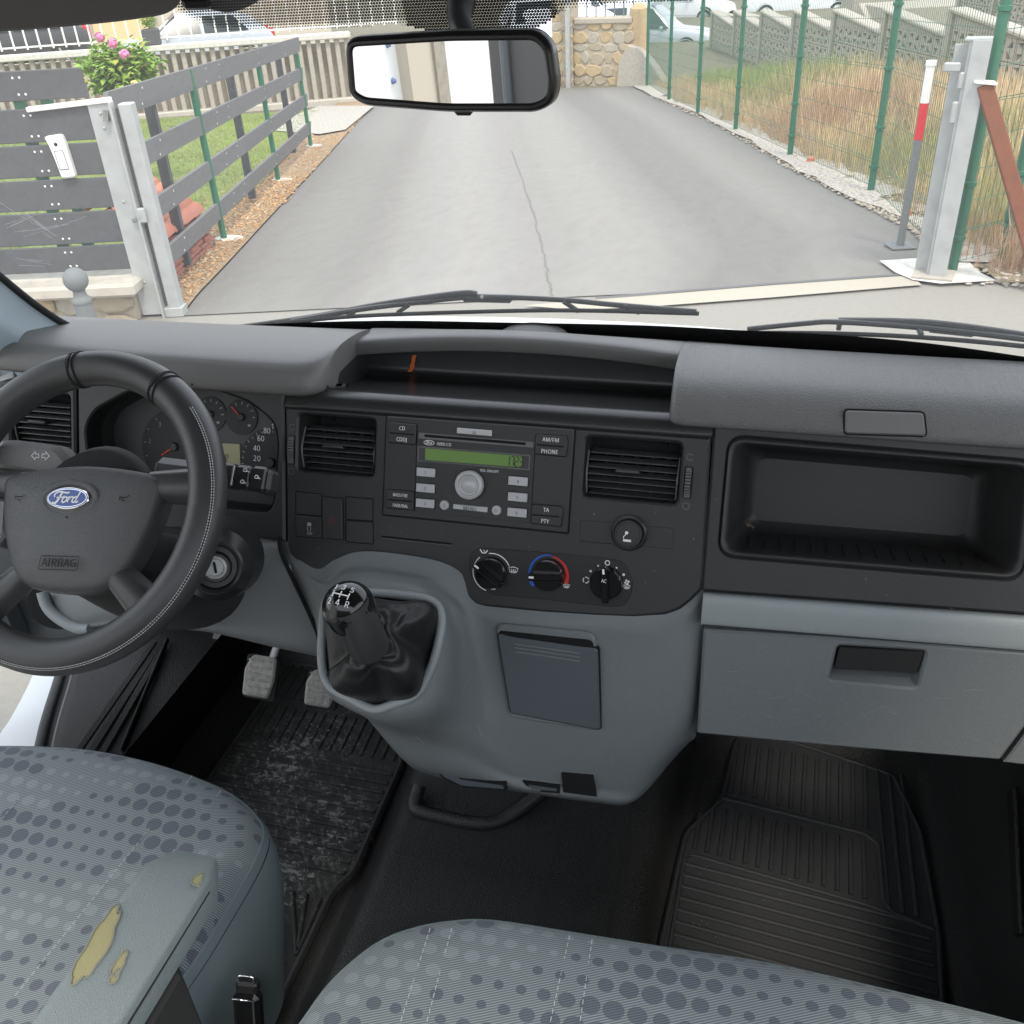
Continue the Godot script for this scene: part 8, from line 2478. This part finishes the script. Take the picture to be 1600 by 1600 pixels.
func build_far_end() -> void:
	# stone wall that closes the lane
	var a: Vector3 = Vector3(-4.2668, -1.6307, -22.6242)
	var b: Vector3 = Vector3(-2.9593, -1.6009, -22.4491)
	var d := b - a
	d.y = 0
	var fr := Transform3D(Basis(d.normalized(), Vector3.UP, -d.normalized().cross(Vector3.UP) * -1.0), Vector3(a.x, minf(a.y, b.y), a.z))
	fr.basis.z = fr.basis.x.cross(fr.basis.y)
	var l := d.length()
	var w := thing("stone_wall", "yellowish rubble stone wall with a thick pillar at the end of the lane", "wall", a.lerp(b, 0.5))
	var top := 1.27
	part(w, "wall_core", Shape.new().box(Vector3(l, top + 0.3, 0.3), fr * Transform3D(Basis(), Vector3(l / 2, top / 2 - 0.15, -0.2)), 0.0), M.mortar)
	part(w, "coping", Shape.new().box(Vector3(l, 0.14, 0.42), fr * Transform3D(Basis(), Vector3(l / 2, top + 0.05, -0.2)), 0.03), M.stone_c)
	part(w, "pillar", Shape.new().box(Vector3(0.48, 1.9, 0.46), fr * Transform3D(Basis(), Vector3(-0.26, 0.85, -0.2)), 0.02), M.mortar)
	part(w, "pillar_cap", Shape.new().box(Vector3(0.58, 0.12, 0.56), fr * Transform3D(Basis(), Vector3(-0.26, 1.84, -0.2)), 0.04), M.stone_a)
	part(w, "end_pillar", Shape.new().box(Vector3(0.36, 1.75, 0.4), fr * Transform3D(Basis(), Vector3(l + 0.1, 0.75, -0.25)), 0.1), M.stone_a)
	var y := 0.02
	var j := 0
	while y < top - 0.08:
		var h := rng.randf_range(0.14, 0.26)
		var x := -0.03
		while x < l - 0.05:
			var sw := rng.randf_range(0.16, 0.36)
			stone(w, Vector2(minf(x + sw / 2, l - 0.06), y + h / 2 + rng.randf_range(-0.02, 0.02)), sw, h, -0.06, fr)
			x += sw
		for k in 2:
			stone(w, Vector2(-0.38 + k * 0.24, y + h / 2), 0.25, h, 0.02, fr)
		y += h
		j += 1
	for k in 4:
		stone(w, Vector2(-0.38 + (k % 2) * 0.24, 1.4 + 0.2 * int(k / 2.0)), 0.25, 0.2, 0.02, fr)
	part(w, "rendered_flank", Shape.new().plate(PackedVector2Array([Vector2(l - 0.3, 0), Vector2(l + 0.85, 0), Vector2(l + 0.6, 0.35), Vector2(l + 0.2, 0.8), Vector2(l - 0.05, 0.85), Vector2(l - 0.25, 0.5)]), -0.3, 0.1, fr, 0.02), M.concrete_grey)
	var rl := thing("thin_railing", "thin dark railing standing on the stone wall", "railing", fr * Vector3(l / 2, top + 0.1, -0.2))
	for k in 6:
		part(rl, "upright_bar", Shape.new().box(Vector3(0.025, 0.7, 0.025), fr * Transform3D(Basis(), Vector3(0.25 + k * l / 6.3, top + 0.42, -0.2))), M.iron)
	part(rl, "rail_bar", Shape.new().box(Vector3(l, 0.025, 0.03), fr * Transform3D(Basis(), Vector3(l / 2, top + 0.78, -0.2))), M.iron)
	var tp := thing("square_post", "slim pale metal post standing before the stone pillar", "post", fr * Vector3(-0.06, 0, 0.2))
	part(tp, "post_tube", Shape.new().box(Vector3(0.1, 1.75, 0.1), fr * Transform3D(Basis(), Vector3(-0.06, 0.85, 0.2)), 0.01), M.galvanised)
	part(tp, "post_head", Shape.new().box(Vector3(0.22, 0.08, 0.12), fr * Transform3D(Basis(), Vector3(-0.1, 1.74, 0.2)), 0.01), M.galvanised)
	car("parked_car", "silver hatchback parked behind the green fence posts, beside the stone wall", Vector3(-4.2133, -2.2531, -33.0966), -0.06, 5.0, 1.66, M.car_silver, false)
	car("parked_car", "white car seen over the top of the stone wall, right of the mirror", Vector3(-6.4989, -1.6502, -32.8163), -0.95, 4.3, 1.5, M.car_white, false)
	car("parked_car", "white car with dark wheel arches above the pierced block wall", Vector3(0.66, -2.0936, -44.1793), 0.08, 4.5, 1.7, M.car_white, false)
	car("parked_car", "white car seen left of the stone pillar, partly behind the mirror", Vector3(-6.6704, -1.7136, -29.0506), -1.2, 4.3, 1.5, M.car_white, false)
	car("parked_car", "pale car behind the bonnet of the silver hatchback", Vector3(-4.035, -2.0954, -43.0496), -0.25, 4.4, 1.5, M.car_white, false)


func stone(parent: Node3D, c: Vector2, w: float, h: float, z: float, fr: Transform3D) -> void:
	var p := PackedVector2Array()
	for k in 7:
		var t := TAU * k / 7.0 + rng.randf() * 0.5
		p.append(c + Vector2(cos(t) * w * 0.56, sin(t) * h * 0.57) * rng.randf_range(0.85, 1.08))
	part(parent, "stone", Shape.new().plate(p, z - 0.05, z + rng.randf_range(0.02, 0.06), fr, 0.02), [M.stone_a, M.stone_a, M.stone_b, M.stone_c][rng.randi() % 4])


func on_ground(x: float, z: float, lift := 0.0) -> Vector3:
	return Vector3(x, height_at(x, z) + lift, z)


func build_ground_cover() -> void:
	# short grass on the lawn
	var tuft := Shape.new()
	for k in 6:
		var a := TAU * k / 6.0
		var w := Vector3(-sin(a), 0, cos(a)) * 0.06
		var b := Vector3(cos(a * 2.1), 0, sin(a * 1.3)) * 0.3
		tuft.tri(b - w, b + w, b + Vector3(cos(a) * 0.4, 1.0, sin(a) * 0.4))
	var tm := tuft.mesh()
	var places := []
	var colors := []
	for i in 14000:
		var t := rng.randf()
		var p := Vector2(-4.3, -6.2).lerp(Vector2(-8.6, -18.4), t) + Vector2(-1, 0.27) * rng.randf() * 5.5
		var s := rng.randf_range(0.03, 0.065)
		places.append(Transform3D(Basis(Vector3.UP, rng.randf() * TAU), on_ground(p.x, p.y, 0.015)).scaled_local(Vector3(s, s * rng.randf_range(0.6, 1.1), s)))
		var g := rng.randf_range(0.75, 1.2) * (1.0 + 0.2 * sin(p.x * 2.3) * sin(p.y * 1.7))
		colors.append(Color(0.27 * g, 0.36 * g, 0.1) if rng.randf() < 0.85 else Color(0.4 * g, 0.38 * g, 0.18))
	var o := scatter(self, "lawn_grass", tm, M.straw, places, colors)
	tag(o, "short green grass of the lawn behind the grey lane boards", "grass")
	# bark and straw on the strip beside the lane
	places = []
	colors = []
	var chip := Shape.new().box(Vector3(1.0, 0.25, 0.35)).mesh()
	for i in 5200:
		var t := rng.randf()
		var e: Vector2 = Vector2(-3.4626, -5.2981).lerp(Vector2(-5.5961, -12.3191), t) if t < 0.72 else Vector2(-4.3242, -8.2883).lerp(Vector2(-7.5951, -18.4974), (t - 0.72) / 0.28)
		var p := e + Vector2(-1, 0.15) * (rng.randf() * 0.85 - 0.04)
		var s := rng.randf_range(0.012, 0.04)
		places.append(Transform3D(Basis.from_euler(Vector3(rng.randf_range(-0.4, 0.4), rng.randf() * TAU, rng.randf_range(-0.4, 0.4))), on_ground(p.x, p.y, 0.015)).scaled_local(Vector3.ONE * s))
		var g := rng.randf_range(0.6, 1.3)
		colors.append(Color(0.56 * g, 0.35 * g, 0.17 * g) if rng.randf() < 0.8 else Color(0.5 * g, 0.44 * g, 0.33 * g))
	o = scatter(self, "bark_litter", chip, M.straw, places, colors)
	tag(o, "orange brown bark litter on the strip left of the lane", "litter")
	# pebbles along the sandy margin on the right
	places = []
	colors = []
	var pebble := Shape.new().lathe([Vector2(0, -0.5), Vector2(0.7, -0.3), Vector2(1.0, 0.0), Vector2(0.6, 0.4), Vector2(0, 0.55)], Transform3D(Basis(Vector3(1, 0, 0), -PI / 2), Vector3.ZERO), 6).mesh()
	var edge := [Vector2(1.4621, -6.8704), Vector2(1.409, -7.5401), Vector2(1.0202, -8.859), Vector2(0.4475, -10.7799), Vector2(-0.6705, -15.1747), Vector2(-2.0839, -19.4281)]
	for i in 3600:
		var t := pow(rng.randf(), 1.3) * (edge.size() - 1.001)
		var k := int(t)
		var e: Vector2 = edge[k].lerp(edge[k + 1], t - k)
		var p := e + Vector2(0.93, -0.36) * (absf(rng.randfn()) * 0.3 - 0.07)
		var s := rng.randf_range(0.006, 0.022) * (2.0 if rng.randf() < 0.05 else 1.0)
		places.append(Transform3D(Basis(Vector3.UP, rng.randf() * TAU), on_ground(p.x, p.y, 0.012)).scaled_local(Vector3(s, s * 0.7, s * rng.randf_range(0.6, 1.0))))
		var g := rng.randf_range(0.5, 1.2)
		colors.append(Color(0.48 * g, 0.42 * g, 0.33 * g))
	for i in 900:
		var p: Vector2 = Vector2(1.8024, -6.5148) + Vector2(rng.randf_range(-0.35, 1.6), rng.randf_range(-0.8, 0.35))
		var s := rng.randf_range(0.008, 0.026)
		places.append(Transform3D(Basis(Vector3.UP, rng.randf() * TAU), on_ground(p.x, p.y, 0.0)).scaled_local(Vector3(s, s * 0.7, s)))
		var g := rng.randf_range(0.5, 1.2)
		colors.append(Color(0.48 * g, 0.43 * g, 0.36 * g))
	o = scatter(self, "pebbles", pebble, M.straw, places, colors)
	tag(o, "pale pebbles and grit along the foot of the green wire fence", "gravel")
	# the bare ground by the corner post
	structure("gravel_corner", sheet([Vector2(1.6687, -6.6393), Vector2(1.7155, -6.2087)], [Vector2(2.6526, -8.0688), Vector2(2.9853, -6.5025)], 0.004, 6), M.sand)


# dust, specks and scratches on the mouldings
func build_wear() -> void:
	var dash: Node3D = get_node("dashboard")
	var con: Node3D = get_node("lower_console")
	var sp := Shape.new()
	for i in 150:
		var u := rng.randf_range(-0.24, 0.6)
		var v := rng.randf_range(-0.14, 0.06)
		if absf(absf(u) - 0.18) < 0.06 and v > -0.02 or u > 0.285 and v > -0.07 or absf(u) < 0.12 and v > -0.06:
			continue
		var w := rng.randf_range(0.0002, 0.00055)
		sp.flat(ellipse(Vector2(u, v), w, w * rng.randf_range(0.7, 2.0), 5), 0.0006, face)
	part(dash, "dust_specks", sp, M.speck).set_meta("kind", "stuff")
	var cf := Transform3D(Basis(Vector3(1, 0, 0), Vector3(0, 0.9781, -0.2079), Vector3(0, 0.2079, 0.9781)), Vector3(0, 0.6839, -0.8494))
	var inv := cf.affine_inverse()
	var sc := Shape.new()
	for i in 26:
		var u := rng.randf_range(0.3, 0.58)
		var v := rng.randf_range(-0.13, -0.02)
		var a := rng.randf_range(-0.7, 0.7)
		var l := rng.randf_range(0.004, 0.022)
		if u > 0.41 and u < 0.53 and v > -0.075:
			continue
		stroke(sc, [Vector2(u, v), Vector2(u + cos(a) * l * 0.5, v + sin(a) * l * 0.5 + rng.randf_range(-0.001, 0.001)), Vector2(u + cos(a) * l, v + sin(a) * l)], rng.randf_range(0.00015, 0.0003), -0.0035, cf)
	part(dash, "fine_scratches", sc, M.scratch).set_meta("kind", "stuff")
	var cs := Shape.new()
	for q: Array in [[Vector3(-0.0535, 0.5266, -0.7648), Vector3(-0.0457, 0.5129, -0.767)], [Vector3(0.0133, 0.6054, -0.7959), Vector3(-0.0037, 0.5815, -0.7847)], [Vector3(0.2068, 0.468, -0.8066), Vector3(0.214, 0.4629, -0.8065)], [Vector3(0.1826, 0.5017, -0.8066), Vector3(0.1854, 0.4913, -0.8044)], [Vector3(0.0189, 0.5403, -0.7882), Vector3(0.0245, 0.5233, -0.7846)]]:
		cs.tube([q[0], q[0].lerp(q[1], 0.5) + Vector3(0.001, 0, 0), q[1]], 0.0002, 4)
	part(con, "fine_scratches", cs, M.scratch).set_meta("kind", "stuff")
